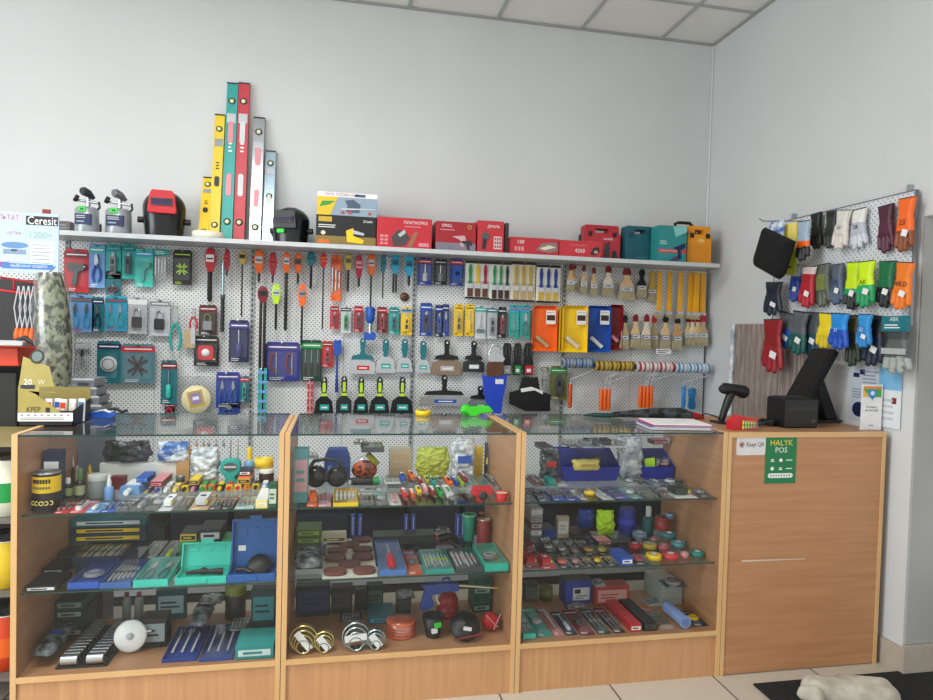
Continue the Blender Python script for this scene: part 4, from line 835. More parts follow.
def mask(redface, w, h):
    r = root('welding_mask'); s = MB(); n, m = 22, 12; rings = []
    for j in range(m+1):
        v = j/m; z = h*v; k = (.86+.14*math.sin(PI*min(1, v*1.3)*.5)) if v < .62 else math.sqrt(max(.0, 1-((v-.62)/.40)**2))*1.0
        rings.append([(w*.46*k*math.copysign(abs(math.cos(a))**.75, math.cos(a)), -.105*k*(1-.15*v)*math.copysign(abs(math.sin(a))**.8, math.sin(a))*(1 if math.sin(a) > 0 else .75)+.0, z) for a in [2*PI*i/n for i in range(n)]])
    s.ring(rings, pm('black', .22)); s.build('shell', r)
    y = -.108; c = 'red' if redface else 'char'; s = MB()
    z0, z1 = (h*.48, h*.95) if redface else (h*.38, h*.86)
    s.prism([(-w*.30, z0+h*.05), (-w*.27, z0), (w*.27, z0), (w*.30, z0+h*.05), (w*.25, z1-h*.06), (w*.2, z1), (-w*.2, z1), (-w*.25, z1-h*.06)], y-.006, y+.06, c); s.build('front_frame', r, bev=.003)
    MB().box(-w*.2, w*.2, y-.009, y-.0062, z0+(z1-z0)*.36, z0+(z1-z0)*.60, pm('#3a3050', .1)).build('filter_window', r)
    s = MB().tube([(-w*.22, y-.009, z0+(z1-z0)*.34), (w*.22, y-.009, z0+(z1-z0)*.34), (w*.22, y-.009, z0+(z1-z0)*.62), (-w*.22, y-.009, z0+(z1-z0)*.62), (-w*.22, y-.009, z0+(z1-z0)*.34)], .003, 'dgrey', 5); s.build('window_rim', r)
    for q in (-1, 1): MB().cyl((q*w*.44, 0, h*.38), (q*w*.56, 0, h*.38), .016, 'black', 12).build('side_knob', r)
    if not redface: MB().box(-w*.2, -w*.02, y-.008, y+.02, h*.26, h*.36, '#2fd03c').build('price_tag', r)
    return r
shelf(139, 190, 186, lambda w, h: mask(True, w, h), 'black welding mask with a red front frame beside the blowtorches', 'welding mask', 'welding masks on the shelf', Y=1.32, tilt=.12)
shelf(271, 207, 311, lambda w, h: mask(False, w, h), 'all-black welding mask with a green price tag beside the spirit levels', 'welding mask', 'welding masks on the shelf', Y=1.3, tilt=-.25)
r = shelf(190, 231, 222, lambda w, h: taperoll(w*.5, h, '#e9e4cf', 'cream', hole=.6), 'flat roll of cream tape lying in front of the yellow levels', 'tape roll', Y=1.24); r.location.y = 1.29
def level(w, h, c, ec='dred', strip=None, style=0):
    r = root('spirit_level'); d = .024; s = MB().box(-w/2, w/2, -d, 0, .006, h-.008, c); s.box(-w*.5, -w*.36, -d-.0012, -d-.0002, .006, h-.008, c); s.box(w*.36, w*.5, -d-.0012, -d-.0002, .006, h-.008, c); s.build('aluminium_bar', r)
    for z0, z1 in ((0, .006), (h-.008, h)): MB().box(-w*.53, w*.53, -d-.002, .001, z0, z1, 'char').build('end_cap', r)
    for z in ((h*.88, h*.12) if style != 2 else (h*.86, h*.5)):
        s = MB().lathe([(.001, .001), (w*.3, .001), (w*.34, -.001)], 'char', (0, -d-.001, z), 18, 'y'); s.lathe([(.001, .003), (w*.2, .003), (w*.2, 0)], '#dfe7b8', (0, -d-.001, z), 14, 'y'); s.build('vial', r)
    if style in (1, 3):
        for z in (h*.35, h*.68): MB().prism(rrect(-w*.24, w*.24, z-h*.07, z+h*.07, w*.22), -d-.003, -d-.0013, strip or 'pink').build('grip_slot', r)
    else:
        s = MB().prism(rrect(-w*.24, w*.24, h*.42, h*.5, w*.2), -d-.003, -d-.0013, 'black' if style == 0 else 'silver'); s.build('center_vial', r)
    s = MB(); lines(s, -w*.15, w*.2, h*.55, h*.62, -d-.0015, 'black' if style == 0 else 'white', 3); s.box(-w*.4, w*.4, -d-.0019, -d-.0014, h*.74, h*.8, 'lgrey' if style else '#8f9aa2'); s.build('label_print', r); return r
LV = 'spirit levels leaning on the wall'
for (x0, x1, y, c, st, strip, label) in [(202, 212, 178, 'yel', 0, None, 'shortest yellow spirit level beside the taller yellow one'), (213, 223, 114, '#e5c62c', 0, None, 'tall yellow spirit level between the short yellow and the teal one'),
    (225, 236, 82, '#2f9f98', 1, 'pink', 'tall teal spirit level with pink slots'), (237, 248, 82, '#c13a48', 1, 'silver', 'tall red spirit level beside the teal one'),
    (253, 264, 117, pm('#a4aab0', .25, .7), 3, 'pink', 'grey metal spirit level with a dark top beside the red one'), (266, 276, 151, pm('#9fb8c8', .25, .5), 2, None, 'short silvery blue spirit level beside the black mask')]:
    z = SH+.001; a = ony((x0+x1)/2, y, 1.47); L = (a.z-z); foot = 1.40 if x0 > 225 else 1.39
    w = ony(x1, (y+238)/2, 1.45).x-ony(x0, (y+238)/2, 1.45).x; xb = ony((x0+x1)/2-1.5, 240, foot).x
    # lean: foot forward, head against the wall
    th = math.atan2(BY-.004-foot, L); r = level(w, L/math.cos(th), c, strip=strip, style=st); r.rotation_euler = (-th, 0, 0); r.location = (xb-.010, foot, z+.0035); tag(r, label, 'spirit level', LV)
def art(bg, fn): 
    def f(p, w, h, y):
        if bg: p.box(-w/2, w/2, y, y+.0003, 0, h, bg)
        fn(p, w, h, y-.0006)
    return f
def a_top(p, w, h, y):
    p.box(-w/2, w/2, y, y+.0004, h*.80, h, '#e9ecef'); p.text('ПИЛА ЛОБЗИКОВАЯ', .02, -w*.1, h*.9, '#a84a5c', y-.0005, w*.55); p.box(w*.12, w*.3, y-.0005, y, h*.84, h*.96, '#48586a')
    p.prism([(-w*.5, 0), (-w*.28, 0), (-w*.16, h*.8), (-w*.5, h*.8)], y-.0004, y, '#e4c02a'); p.prism([(-w*.46, h*.35), (-w*.3, h*.45), (-w*.2, h*.62), (-w*.42, h*.6)], y-.001, y-.0005, '#2f9a3c')
    p.prism([(-w*.02, h*.15), (w*.2, h*.15), (w*.22, h*.5), (w*.1, h*.72), (-w*.04, h*.66), (0, h*.45)], y-.001, y-.0005, '#4a5a6c'); p.prism([(-w*.1, h*.25), (w*.48, h*.32), (w*.48, h*.36), (-w*.1, h*.32)], y-.0014, y-.0011, '#c8d0d8')
    for q in (-.1, .02, .35): p.box(w*q, w*(q+.05), y-.0015, y-.001, h*.08, h*.2, '#c84a3c')
def a_low(p, w, h, y):
    p.box(-w/2, w/2, y, y+.0004, 0, h*.3, '#8a7438'); p.box(-w*.46, -w*.24, y-.0004, y, h*.78, h*.95, '#c9a42c'); lines(p, -w*.46, -w*.05, h*.56, h*.7, y-.0004, 'white', 2)
    p.prism(ell(-w*.38, h*.4, w*.04, h*.07, 12), y-.0005, y, 'cream'); p.box(-w*.46, -w*.28, y-.0004, y, h*.06, h*.16, 'orange')
    p.prism([(0, h*.5), (w*.12, h*.6), (w*.12, h*.34), (w*.3, h*.2), (w*.28, h*.08), (w*.02, h*.12)], y-.001, y-.0005, 'yel'); p.prism([(w*.1, h*.54), (w*.3, h*.44), (w*.3, h*.36), (w*.12, h*.4)], y-.0014, y-.0011, 'lgrey'); p.text('21мм', .02, w*.36, h*.84, 'white', y-.0005, w*.2)
def a_red(title, k):
    def f(p, w, h, y):
        p.text(title, h*.13, w*(.2 if k else -.12), h*.85, 'white', y-.0004, w*.45); lines(p, 0, w*.4, h*.68, h*.76, y-.0003, 'pink', 1)
        for i in range(2):
            for j in range(3): p.box(-w*.44+i*w*.08, -w*.38+i*w*.08, y-.0004, y, h*(.1+j*.12), h*(.18+j*.12), 'pink')
        p.prism([(-w*.2, h*.05), (w*.02, h*.1), (w*.1, h*.35), (w*.02, h*.55), (-w*.12, h*.6), (-w*.24, h*.35)], y-.001, y-.0005, '#4a4448'); p.prism([(-w*.12, h*.45), (0, h*.62), (w*.02, h*.5), (-w*.08, h*.36)], y-.0014, y-.0011, 'lgrey')
        p.prism([(w*.05, h*.05), (w*.14, h*.05), (w*.25, h*.55), (w*.18, h*.55)], y-.001, y-.0005, '#9a6a50'); p.box(w*.26, w*.45, y-.0005, y, h*.08, h*.2, 'pink')
    return f
def a_drill(p, w, h, y):
    p.box(-w/2, w/2, y-.0001, y+.0003, 0, h*.28, '#7e7a88'); p.text('DRILL', h*.14, -w*.22, h*.86, 'white', y-.0005, w*.35); lines(p, -w*.4, w*.2, h*.68, h*.76, y-.0003, 'pink', 1)
    for q in (0, .16): p.prism([(-w*.1+w*q, h*(.5-q)), (w*.22+w*q, h*(.55-q)), (w*.26+w*q, h*(.38-q)), (w*.18+w*q, h*(.36-q)), (w*.2+w*q, h*(.16-q*.6)), (w*.12+w*q, h*(.18-q*.6)), (w*.1+w*q, h*(.4-q))], y-.001-q*.003, y-.0005-q*.003, '#3a2c34' if q else '#c8a4a8')
    p.torus((w*.34, y, h*.84), h*.06, h*.015, 'gold', 'y', 14, 4)
def a_saw(p, w, h, y):
    p.text('ДРЕЛЬ', h*.12, w*.1, h*.82, 'white', y-.0004, w*.6); p.prism(ell(-w*.2, h*.5, w*.16, h*.14), y-.001, y-.0004, '#5a5258'); p.prism([(-w*.3, h*.45), (-w*.14, h*.4), (-w*.2, h*.1), (-w*.34, h*.12)], y-.0012, y-.0006, 'char')
    p.box(w*.12, w*.42, y-.0004, y, h*.12, h*.52, '#d9c0c4')
    for i in range(3):
        for j in range(3): p.box(w*(.15+i*.09), w*(.21+i*.09), y-.001, y-.0005, h*(.16+j*.12), h*(.24+j*.12), '#a3434c')
T = shelf(316, 216, 376, lambda w, h: carton(w, .2, h, '#17181b', art(None, a_low), '#2a2a2a'), 'black and yellow jigsaw carton under the blue-topped one', 'tool box', Y=1.22, dep=.2)
zt = SH+(ony(346, 216, 1.22).z-SH)+.001
shelf(317, 193, 377, lambda w, h: carton(w, .2, h, '#8fa4b8', art(None, a_top), '#c9c0ae'), 'blue-grey picture carton stacked on the black and yellow one', 'tool box', Y=1.22, dep=.2, z=zt)
RB = 'red tool cartons on the shelf'
shelf(377, 218, 432, lambda w, h: carton(w, .2, h, '#c22a36', a_red('ПЛИТКОРЕЗ', 1), '#a8303a'), 'wide red carton picturing a grey saw, beside the black carton', 'tool box', RB, Y=1.22, dep=.2)
shelf(436, 222, 476, lambda w, h: carton(w, .2, h, '#a3202c', a_drill, '#8a2a32'), 'dark red carton picturing two drills', 'tool box', RB, Y=1.23, dep=.2)
shelf(478, 221, 504, lambda w, h: carton(w, .22, h, '#c0303a', a_saw, '#8d3a42'), 'narrow red carton with a grid of small pictures', 'tool box', RB, Y=1.22, dep=.22)
shelf(504.8, 223, 509, lambda w, h: carton(w, .16, h, '#4a4446'), 'dark narrow box edge beside the narrow red carton', 'tool box', Y=1.26, dep=.16)
def a_low1(p, w, h, y):
    p.text('150', h*.3, -w*.3, h*.72, 'white', y-.0004, w*.2); 
    for i in range(3): p.box(-w*.42+i*w*.07, -w*.37+i*w*.07, y-.0004, y, h*.2, h*.45, 'pink')
    p.prism([(w*.02, h*.3), (w*.15, h*.7), (w*.45, h*.8), (w*.48, h*.3), (w*.3, h*.15)], y-.001, y-.0004, '#8a7a78'); p.prism([(w*.1, h*.4), (w*.3, h*.6), (w*.44, h*.5), (w*.2, h*.3)], y-.0014, y-.0011, 'cream')
shelf(511, 238, 559, lambda w, h: carton(w, .15, h, '#bb2c38', a_low1, '#c88a8c'), 'low long red carton in front, nearest the narrow carton', 'tool box', RB, Y=1.21, dep=.15)
def a_low2(p, w, h, y):
    p.text('4200', h*.34, -w*.02, h*.38, 'white', y-.0004, w*.3); p.text('ШЛИФМАШИНА', h*.14, -w*.05, h*.72, 'pink', y-.0004, w*.6); p.prism([(w*.22, h*.2), (w*.3, h*.6), (w*.42, h*.7), (w*.46, h*.4), (w*.36, h*.15)], y-.001, y-.0004, 'char'); p.prism(ell(w*.36, h*.35, w*.05, h*.1), y-.0014, y-.0011, 'tan')
shelf(560, 241, 602, lambda w, h: carton(w, .15, h, '#c4303c', a_low2, '#c88a8c'), 'low red carton marked 4200 in front of the red tool case', 'tool box', RB, Y=1.205, dep=.15)
CG = 'plastic tool cases on the shelf'
def f_red(p, w, h, y):
    p.box(-w*.47, w*.47, y, y+.0004, h*.03, h*.74, '#b92c3a'); p.text('HAMMER', h*.07, w*.16, h*.62, 'white', y-.0005, w*.5); p.prism([(w*.04, h*.05), (w*.2, h*.05), (w*.22, h*.55), (w*.06, h*.5)], y-.001, y-.0004, '#4a3438'); p.prism([(w*.26, h*.08), (w*.42, h*.12), (w*.38, h*.32), (w*.28, h*.3)], y-.001, y-.0004, 'char')
shelf(584, 225, 621, lambda w, h: case(w, .09, h, '#b02432', 'black', f_red), 'red tool case with a black rim and slot handle', 'tool case', CG, Y=1.375, dep=.09)
def f_teal(p, w, h, y): p.text('ИНТЕРСКОЛ', h*.055, w*.05, h*.14, '#5f9aa4', y-.0005, w*.5); p.text('PROFESSIONAL', h*.035, w*.08, h*.06, '#3f7a84', y-.0005, w*.5)
shelf(626, 226, 656, lambda w, h: case(w, .1, h, '#135664', 'same', f_teal, '#0e4450').__class__ and case(w, .1, h, '#135664', '#0f4a56', f_teal, '#0e4450') if False else case(w, .1, h, '#135664', '#0f4a56', f_teal, '#0e4450'), 'plain dark teal tool case beside the red one', 'tool case', CG, Y=1.35, dep=.1)
shelf(656, 227, 689, lambda w, h: case(w, .05, h, 'orange', 'char'), 'orange tool case mostly hidden behind the teal picture box', 'tool case', CG, Y=1.455, dep=.05)
def f_pic(p, w, h, y):
    p.box(-w/2, w/2, y, y+.0003, h*.26, h*.36, '#c8304a'); p.text('АККУМУЛЯТОРНАЯ', h*.06, -w*.1, h*.31, 'white', y-.0005, w*.7); p.prism([(0, h), (w*.5, h), (w*.5, h*.85), (w*.1, h*.7)], y-.0004, y, '#7fc8c0')
    p.prism([(w*.02, h*.4), (w*.45, h*.55), (w*.46, h*.42), (w*.3, h*.34), (w*.34, h*.1), (w*.22, h*.08), (w*.18, h*.34)], y-.001, y-.0005, 'navy'); p.prism([(-w*.1, h*.02), (w*.2, h*.02), (w*.25, h*.2), (w*.05, h*.16)], y-.001, y-.0005, '#4a4466'); lines(p, -w*.44, -w*.08, h*.48, h*.6, y-.0004, '#bfe0de', 2)
shelf(659, 226, 687, lambda w, h: carton(w, .1, h, '#2a8a8a', f_pic, '#1d6a6c'), 'teal picture carton with a drill on it between the teal and yellow cases', 'tool box', Y=1.24, dep=.1)
shelf(688, 226, 712, lambda w, h: case(w, .09, h, '#e2931c', '#2a2018', lambda p, w, h, y: (p.prism(ell(w*.05, h*.62, w*.14, h*.05), y-.0008, y, '#e8b86a'), p.prism(rrect(-w*.4, w*.4, h*.04, h*.5, .02), y-.0006, y, '#d98a18'))), 'orange-yellow tool case at the end of the shelf', 'tool case', CG, Y=1.27, dep=.09)
def blackcase(w, h):
    r = root('tool_case'); MB().prism(rrect(-w/2, w/2, 0, h*.8, .012), -.03, .03, 'char').build('shell', r, bev=.002); MB().tube([(-w*.3, 0, h*.78), (-w*.28, 0, h*.97), (-w*.15, 0, h), (w*.3, 0, h), (w*.4, 0, h*.94), (w*.42, 0, h*.78)], .01, 'black', 8).build('carry_handle', r); return r
shelf(672, 222, 697, blackcase, 'black case with a loop handle behind the picture carton and yellow case', 'tool case', CG, Y=1.375, dep=.06)

# ------------------------------------------------------------------ gloves on the side wall
GB = RX-.034
c0 = onx(757, 221, GB); c1 = onx(918, 190, GB)
rt = tag(root('glove_pegboard', (RX-.014, .47, 1.3)), 'white speckled pegboard of work gloves above the wooden counter', 'pegboard')
yb0, yb1, zb0, zb1 = -.086, onx(777, 217, GB).y, 1.455, 2.010
MB().box(GB, RX-.022, yb0, yb1, zb0, zb1, 'perforated_side').build('board', rt, (-(RX-.014), -.47, -1.3))
s = MB(); s.box(GB-.003, RX-.021, yb0-.004, yb0, zb0, zb1, mt('grey')); s.box(GB-.003, RX-.021, yb1, yb1+.004, zb0, zb1, mt('grey')); s.box(GB-.003, RX-.021, yb0-.004, yb1+.004, zb1, zb1+.004, mt('grey')); s.build('metal_edge', rt, (-(RX-.014), -.47, -1.3))
for y in (onx(791, 210, GB).y, onx(906, 190, GB).y): MB().box(RX-.026, RX-.001, y-.006, y+.006, zb1-.02, zb1+.035, mt('steel')).build('wall_bracket', rt, (-(RX-.014), -.47, -1.3))
def glove(w, h, cuffc, palmc, fingc=None, cuff=.34, spread=.5, seed=0, tagc=None, ribs=None, logo=None, th=.017, thumb=1):
    """hanging glove, fingers down; local x across, origin bottom centre"""
    r = root('work_glove'); q = random.Random(seed); fingc = fingc or palmc
    F = []; fw = w*.105; base = h*.40
    for i in range(4):
        x = (i-1.5)*w*.215*(1 if thumb > 0 else 1); tip = (x*(1+spread*.35)+q.uniform(-.04, .04)*w, fw*1.1+[.07, 0, .02, .10][i if thumb > 0 else 3-i]*h+q.uniform(0, .03)*h); F.append((x, base, tip[0], tip[1]))
    tx = thumb*w*.40
    def sdf(x, z):
        d = min(seg(x, z, a, b, c, e, fw*1.18, fw*.92) for a, b, c, e in F)
        d = min(d, seg(x, z, thumb*w*.2, h*.5, tx, h*.27, fw*1.3, fw*.95))
        zc = max(h*.36, min(h*.62, z)); hwp = w*.40; d2 = max(abs(x)-hwp*(1 if z < h*.6 else .9), h*.34-z, z-h*.66); 
        cw = w*(.33+.1*max(0, (z-h*.66)/(h*.34))); d3 = max(abs(x)-cw, h*.55-z, z-h+.001)
        d2 = min(d2, d3); k = w*.05; hh = max(0, k-abs(d-d2))/k
        return min(d, d2)-hh*hh*k*.25
    s = MB(); inflate(s, sdf, -w*.62, w*.62, -.005, h+.005, max(.0042, w*.045), th, lambda x, z: cuffc if z > h*(1-cuff) else (fingc if z < h*.36+.02*math.sin(x*60)*h else palmc), Rr=w*.2); s.build('knit_body', r)
    t = MB().box(-w*.40, w*.40, -th*.55, th*.3, h*.975, h*1.0, 'char'); t.build('cuff_edge', r)
    if ribs:
        s = MB()
        for i in range(9): s.box(-w*.26, w*.26, -th-.0022, -th+.001, h*(.42+i*.04), h*(.42+i*.04)+h*.018, ribs)
        s.build('rubber_ribs', r)
    if tagc: MB().box(w*.02, w*.30, -th-.004, -th-.0005, h*.3, h*.42, tagc, Matrix.Rotation(.3, 3, 'Y')).build('price_tag', r)
    if logo: 
        s = MB().text(logo[0], h*.14, 0, h*.55, logo[1], -th-.003, w*.7); s.build('printed_logo', r)
    return r
GX_ = RX-.062
def hangw(px0, py0, px1, py1, fn, label, cat='glove', group='work gloves on the side-wall pegboard', off=0, tilt=0):
    X = GX_-off; a = onx(px0, (py0+py1)/2, X); b = onx(px1, (py0+py1)/2, X); t = onx((px0+px1)/2, py0, X); u = onx((px0+px1)/2, py1, X)
    w = a.y-b.y; r = fn(w, t.z-u.z); r.location = (X, (a.y+b.y)/2, u.z); r.rotation_euler = (0, tilt, -PI/2); r.location.y += math.sin(tilt)*(t.z-u.z)*.5
    tag(r, label, cat, group)
    MB().cyl((-.02, r.location.y-.47, t.z-.012-1.3), (-.028, r.location.y-.47, t.z-.010-1.3), .0022, mt('steel'), 5).build('peg_hook', rt)
    return r
def G(*a, **k): return lambda w, h: glove(w, h, *a, **k)
for i, (x0, y0, x1, y1, f, label, off) in enumerate([
 (797, 221, 811, 262, G('#9fb4c8', 'orange', 'char', cuff=.5), 'glove with pale blue cuff and orange palm on the front rod', .09),
 (811, 213, 823, 250, G('black', 'black', thumb=-1), 'plain black glove beside the orange-palmed one, upper row', 0),
 (825, 211, 839, 249, G('black', '#2f3430', cuff=.2), 'black glove with dark grey palm beside the white pair', 0),
 (834, 210, 850, 250, G('#d8d6d0', '#d8d4cc', tagc=None, logo=('W', 'grey')), 'plain white knitted glove beside the blue-dotted one', .03),
 (850, 209, 868, 250, G('#e2e2de', '#b9bcc8', '#ced4dc', logo=('28', 'char'), spread=1), 'white glove with bluish grey palm and blue dots', .0),
 (878, 205, 896, 254, G('#4a1c30', '#54223a', tagc=None), 'dark maroon glove in the upper row', 0),
 (896, 198, 916, 253, G('orange', '#8a4a24', cuff=.6, tagc='white', logo=('23', '#5a2410')), 'orange-cuffed glove with brown fingers at the top corner', .0),
 (764, 282, 783, 317, G('#141c30', '#1a2438', tagc='white'), 'shiny dark navy glove under the black cap', .05),
 (790, 265, 802, 303, G('#a8b4c4', 'dblue', cuff=.3, tagc='white'), 'small blue glove with pale grey cuff, middle row', .02),
 (800, 266, 816, 309, G('#d8c4c4', '#b01c2c', cuff=.18, tagc='white', thumb=-1), 'red glove with a short white cuff', .03),
 (815, 264, 832, 308, G('#5f6660', '#5c6456', ribs='#9aa848', tagc=None), 'grey glove with yellow-green rubber ribs', .0),
 (831, 264, 845, 306, G('#566070', '#4c5c78', tagc='white', logo=('TPL', '#2a3a5c')), 'grey-blue glove beside the ribbed one', .01),
 (845, 262, 861, 311, G('#c8e818', '#18a060', 'char', cuff=.55, tagc='white', thumb=-1), 'lime and green glove with black fingertips, rear of the pair', .0),
 (857, 261, 876, 309, G('#cdee1c', '#1cab64', '#15945a', cuff=.5, tagc='white', logo=('AK', '#5a6a10')), 'lime and green glove, front of the pair', .03),
 (877, 261, 896, 309, G('#0f6a44', '#1c2224', cuff=.55, tagc='white', thumb=-1), 'green-cuffed glove with black fingers beside the lime pair', .0),
 (893, 262, 914, 311, G('#e87a22', '#ea7a20', tagc='white', logo=('WILD', 'char')), 'orange glove of the middle row by the board edge', .035),
 (762, 319, 784, 375, G('#8c1820', '#981c24', cuff=.5, tagc='white', thumb=-1), 'long dark red leather glove, lowest row', .055),
 (776, 312, 796, 350, G('#5a6068', '#1f58b0', cuff=.42, tagc='white'), 'grey-cuffed bright blue glove beside the long red one', .0),
 (790, 311, 808, 356, G('#565c62', '#145650', cuff=.5, tagc='white', thumb=-1), 'grey-cuffed dark green glove in the lowest row', .04),
 (804, 312, 822, 357, G('#4c5258', '#1d4e66', cuff=.5, tagc='white'), 'grey-cuffed dark teal-blue glove in the lowest row', .0),
 (817, 313, 835, 350, G('#e8d020', '#d8c01c', cuff=.6), 'yellow glove beside the blue printed one', .035),
 (829, 313, 850, 351, G('#1f8ad8', '#1c50b8', cuff=.42, logo=('21', 'white'), thumb=-1), 'bright blue glove with white print in the lowest row', .07),
 (846, 315, 862, 368, G('#3c3a20', '#20301c', thumb=1), 'dark camouflage glove between two blue ones', .01),
 (857, 314, 873, 349, G('#3090d4', '#2a84c8', tagc='white', logo=('52', 'white')), 'light blue glove in front of the dark navy one', .05),
 (863, 315, 886, 368, G('#0c1018', '#14233c', cuff=.4, tagc='white'), 'big dark navy glove beside the leather-trimmed grey one', .0)]):
    hangw(x0, y0, x1, y1, f, label, off=off, tilt=[.05, -.04, .06, .16, 0, -.05, .05, .06, .02, .10, -.04, 0, .05, 0, .06, .12, .0, .22, .14, .08, .10, .05, .0, .06, .10][i])
def ribglove(w, h):
    r = glove(w, h*.86, '#3d4446', '#585e5e', '#a0a6a4', cuff=.3, spread=.9); s = MB().box(-w*.42, w*.42, -.024, -.016, h*.36, h*.46, '#aab0ae'); s.build('leather_band', r); s = MB().box(-w*.46, w*.46, -.022, -.006, h*.74, h, 'dteal'); s.text('АВК', h*.09, 0, h*.94, 'white', -.023, w*.5); lines(s, -w*.35, w*.4, h*.78, h*.87, -.0225, 'white', 2); s.build('header_card', r); return r
hangw(884, 316, 912, 376, ribglove, 'grey leather-trimmed glove with a dark teal header card', off=.02)
def longrod(): 
    a = onx(804, 221, GB); b = a+Vector((-.22, .02, -.01)); s = MB().tube([a, b, b+Vector((-.02, 0, .012))], .003, mt('steel'), 6); return s
o = tag(longrod().build('display_hook'), 'long bare steel hook sticking out above the black sleeve', 'hook')
def capf(w, h):
    r = root('black_sleeve'); s = MB(); inflate(s, lambda x, z: (lambda u, v: max(abs(u)-w*.30, abs(v)-h*.34, (math.hypot(max(0, abs(u)-w*.08), max(0, -v-h*.10))-w*.235) if v < 0 else -1))((x)*.92-(z-h*.5)*.40, (z-h*.5)*.92+x*.40), -w*.7, w*.7, -.02, h+.02, .008, .045, lambda x, z: pm('#0c0c0e', .95), Rr=.06); s.build('fabric_body', r); return r
p = onx(773, 281, RX-.22); q = onx(773, 231, RX-.22); p.z -= .012; wl = onx(751, 256, RX-.22).y-onx(797, 256, RX-.22).y
r = capf(wl*1.15, (q.z-p.z)*1.12); r.location = (RX-.22, p.y, p.z); r.rotation_euler = (0, 0, -PI/2); tag(r, 'large black fabric sleeve hanging from the long rod before the gloves', 'sleeve')
def greenpack(w, h):
    r = root('glove_pack'); MB().box(-w/2, w/2, -.006, 0, 0, h*.45, '#b8c81e').build('lower_card', r); MB().box(-w*.4, w*.5, -.008, 0, h*.45, h, 'lyel').build('upper_card', r); s = MB(); lines(s, -w*.3, w*.3, h*.1, h*.3, -.0065, 'dgreen', 2); s.build('print', r); return r
hangw(781, 224, 797, 275, greenpack, 'yellow-green glove pack behind the black sleeve', 'glove pack', None, off=.06)
hangw(771, 221, 786, 246, lambda w, h: bag(w, h, .02, 'crumple_blue', None, 4), 'small clear blue bag above the black sleeve', 'bag', None, off=.09)

# ------------------------------------------------------------------ foil sheet and leaflets along the side wall
p0, p1 = onx(733, 324, RX-.03), onx(798, 324, RX-.03)
s = MB(); n = 26; ya, yb = p0.y, onx(808, 330, RX-.03).y
for i in range(n):
    y0 = ya+(yb-ya)*i/n; y1 = ya+(yb-ya)*(i+1)/n; x0 = RX-.013-.006*(i % 2); x1 = RX-.013-.006*((i+1) % 2)
    s.add([(x0, y0, 0.12), (x1, y1, 0.12), (x1, y1, p0.z), (x0, y0, p0.z), (x0+.006, y0, .12), (x1+.006, y1, .12), (x1+.006, y1, p0.z), (x0+.006, y0, p0.z)], [(0, 1, 2, 3), (7, 6, 5, 4), (3, 2, 6, 7), (0, 4, 5, 1)], 'foil')
s.tube([(RX-.02, ya+.012, .12), (RX-.02, ya+.014, .8), (RX-.02, ya+.01, p0.z)], .014, MC['crumple'], 10)
tag(s.build('foil_insulation_sheet'), 'ribbed silver-brown foil sheet standing against the side wall under the gloves', 'foil sheet')
def leaf(px0, py0, px1, py1, X, label, fn, name='leaflet', cat='leaflet'):
    a = onx(px0, py0, X); b = onx(px1, py1, X); w = a.y-b.y; h = a.z-b.z; r = root(name, (X, (a.y+b.y)/2, b.z), (0, 0, -PI/2)); fn(r, w, h); return tag(r, label, cat)
def lf1(r, w, h):
    MB().box(-w/2, w/2, -.001, 0, 0, h, '#c3cdd8').build('sheet', r); s = MB(); s.box(-w*.4, -w*.22, -.0016, -.0011, h*.8, h*.88, 'navy'); s.box(-w*.2, -w*.05, -.0016, -.0011, h*.86, h*.95, 'navy'); lines(s, -w*.1, w*.45, h*.55, h*.95, -.0015, '#8d98a8', 6); lines(s, -w*.42, w*.1, h*.4, h*.6, -.0015, '#8d98a8', 4); s.prism(ell(-w*.2, h*.2, w*.2, h*.14), -.0016, -.0011, 'navy'); s.build('print', r)
leaf(851, 366, 882, 424, RX-.003, 'pale printed leaflet with navy spots on the side wall by the counter', lf1)
def lf2(r, w, h): MB().box(-w/2, w/2, -.001, 0, 0, h, '#d9dfe4').build('sheet', r); MB().box(-w*.5, w*.5, -.0015, -.0011, h*.62, h, '#78b4dc').build('blue_panel', r); s = MB(); lines(s, -w*.3, w*.4, h*.1, h*.5, -.0015, 'lgrey', 4); s.box(w*.1, w*.3, -.0016, -.0011, h*.4, h*.5, 'dred'); s.build('print', r)
leaf(880, 366, 900, 430, RX-.006, 'light blue and white leaflet partly behind the upright payment card', lf2)

# ------------------------------------------------------------------ things on the wooden counter
HT = H+.0048
def onc(px, py, z=HT): return onz(px, py, z)
# card stand
p = onc(874, 429); t = ony(874, 385, p.y); w = ony(891, 407, p.y).x-ony(868, 407, p.y).x
r = root('payment_card', (XC-.034, .052, HT+.0005)); h = .196; w = .104; s = MB().box(-w/2, w/2, -.0025, 0, 0, h, '#eef0f2'); s.build('card', r)
s = MB(); s.box(-w*.44, w*.44, -.0031, -.0026, h*.72, h*.95, '#4fa84c'); s.box(-w*.44, w*.44, -.0035, -.0031, h*.90, h*.96, '#e8923c'); s.prism([(-w*.44, h*.72), (-w*.1, h*.72), (-w*.44, h*.9)], -.0035, -.0031, '#e8b84c')
s.prism(ell(0, h*.80, w*.2, w*.2, 22), -.0042, -.0036, '#2f94d8'); s.prism([(-w*.05, h*.72), (w*.05, h*.72), (0, h*.64)], -.0042, -.0036, '#2f94d8'); s.prism(ell(0, h*.81, w*.09, w*.09, 16), -.0048, -.0043, 'white'); s.text('Я плачу', .015, 0, h*.5, '#2a2e36', -.0031, w*.5); s.text('не выходя', .013, 0, h*.43, '#2a2e36', -.0031, w*.62); s.box(-w*.12, w*.12, -.0031, -.0027, h*.09, h*.11, '#6f96c0'); s.build('print', r)
MB().box(-w*.3, w*.3, 0, .03, 0, .003, '#dcdfe2').build('foot', r)
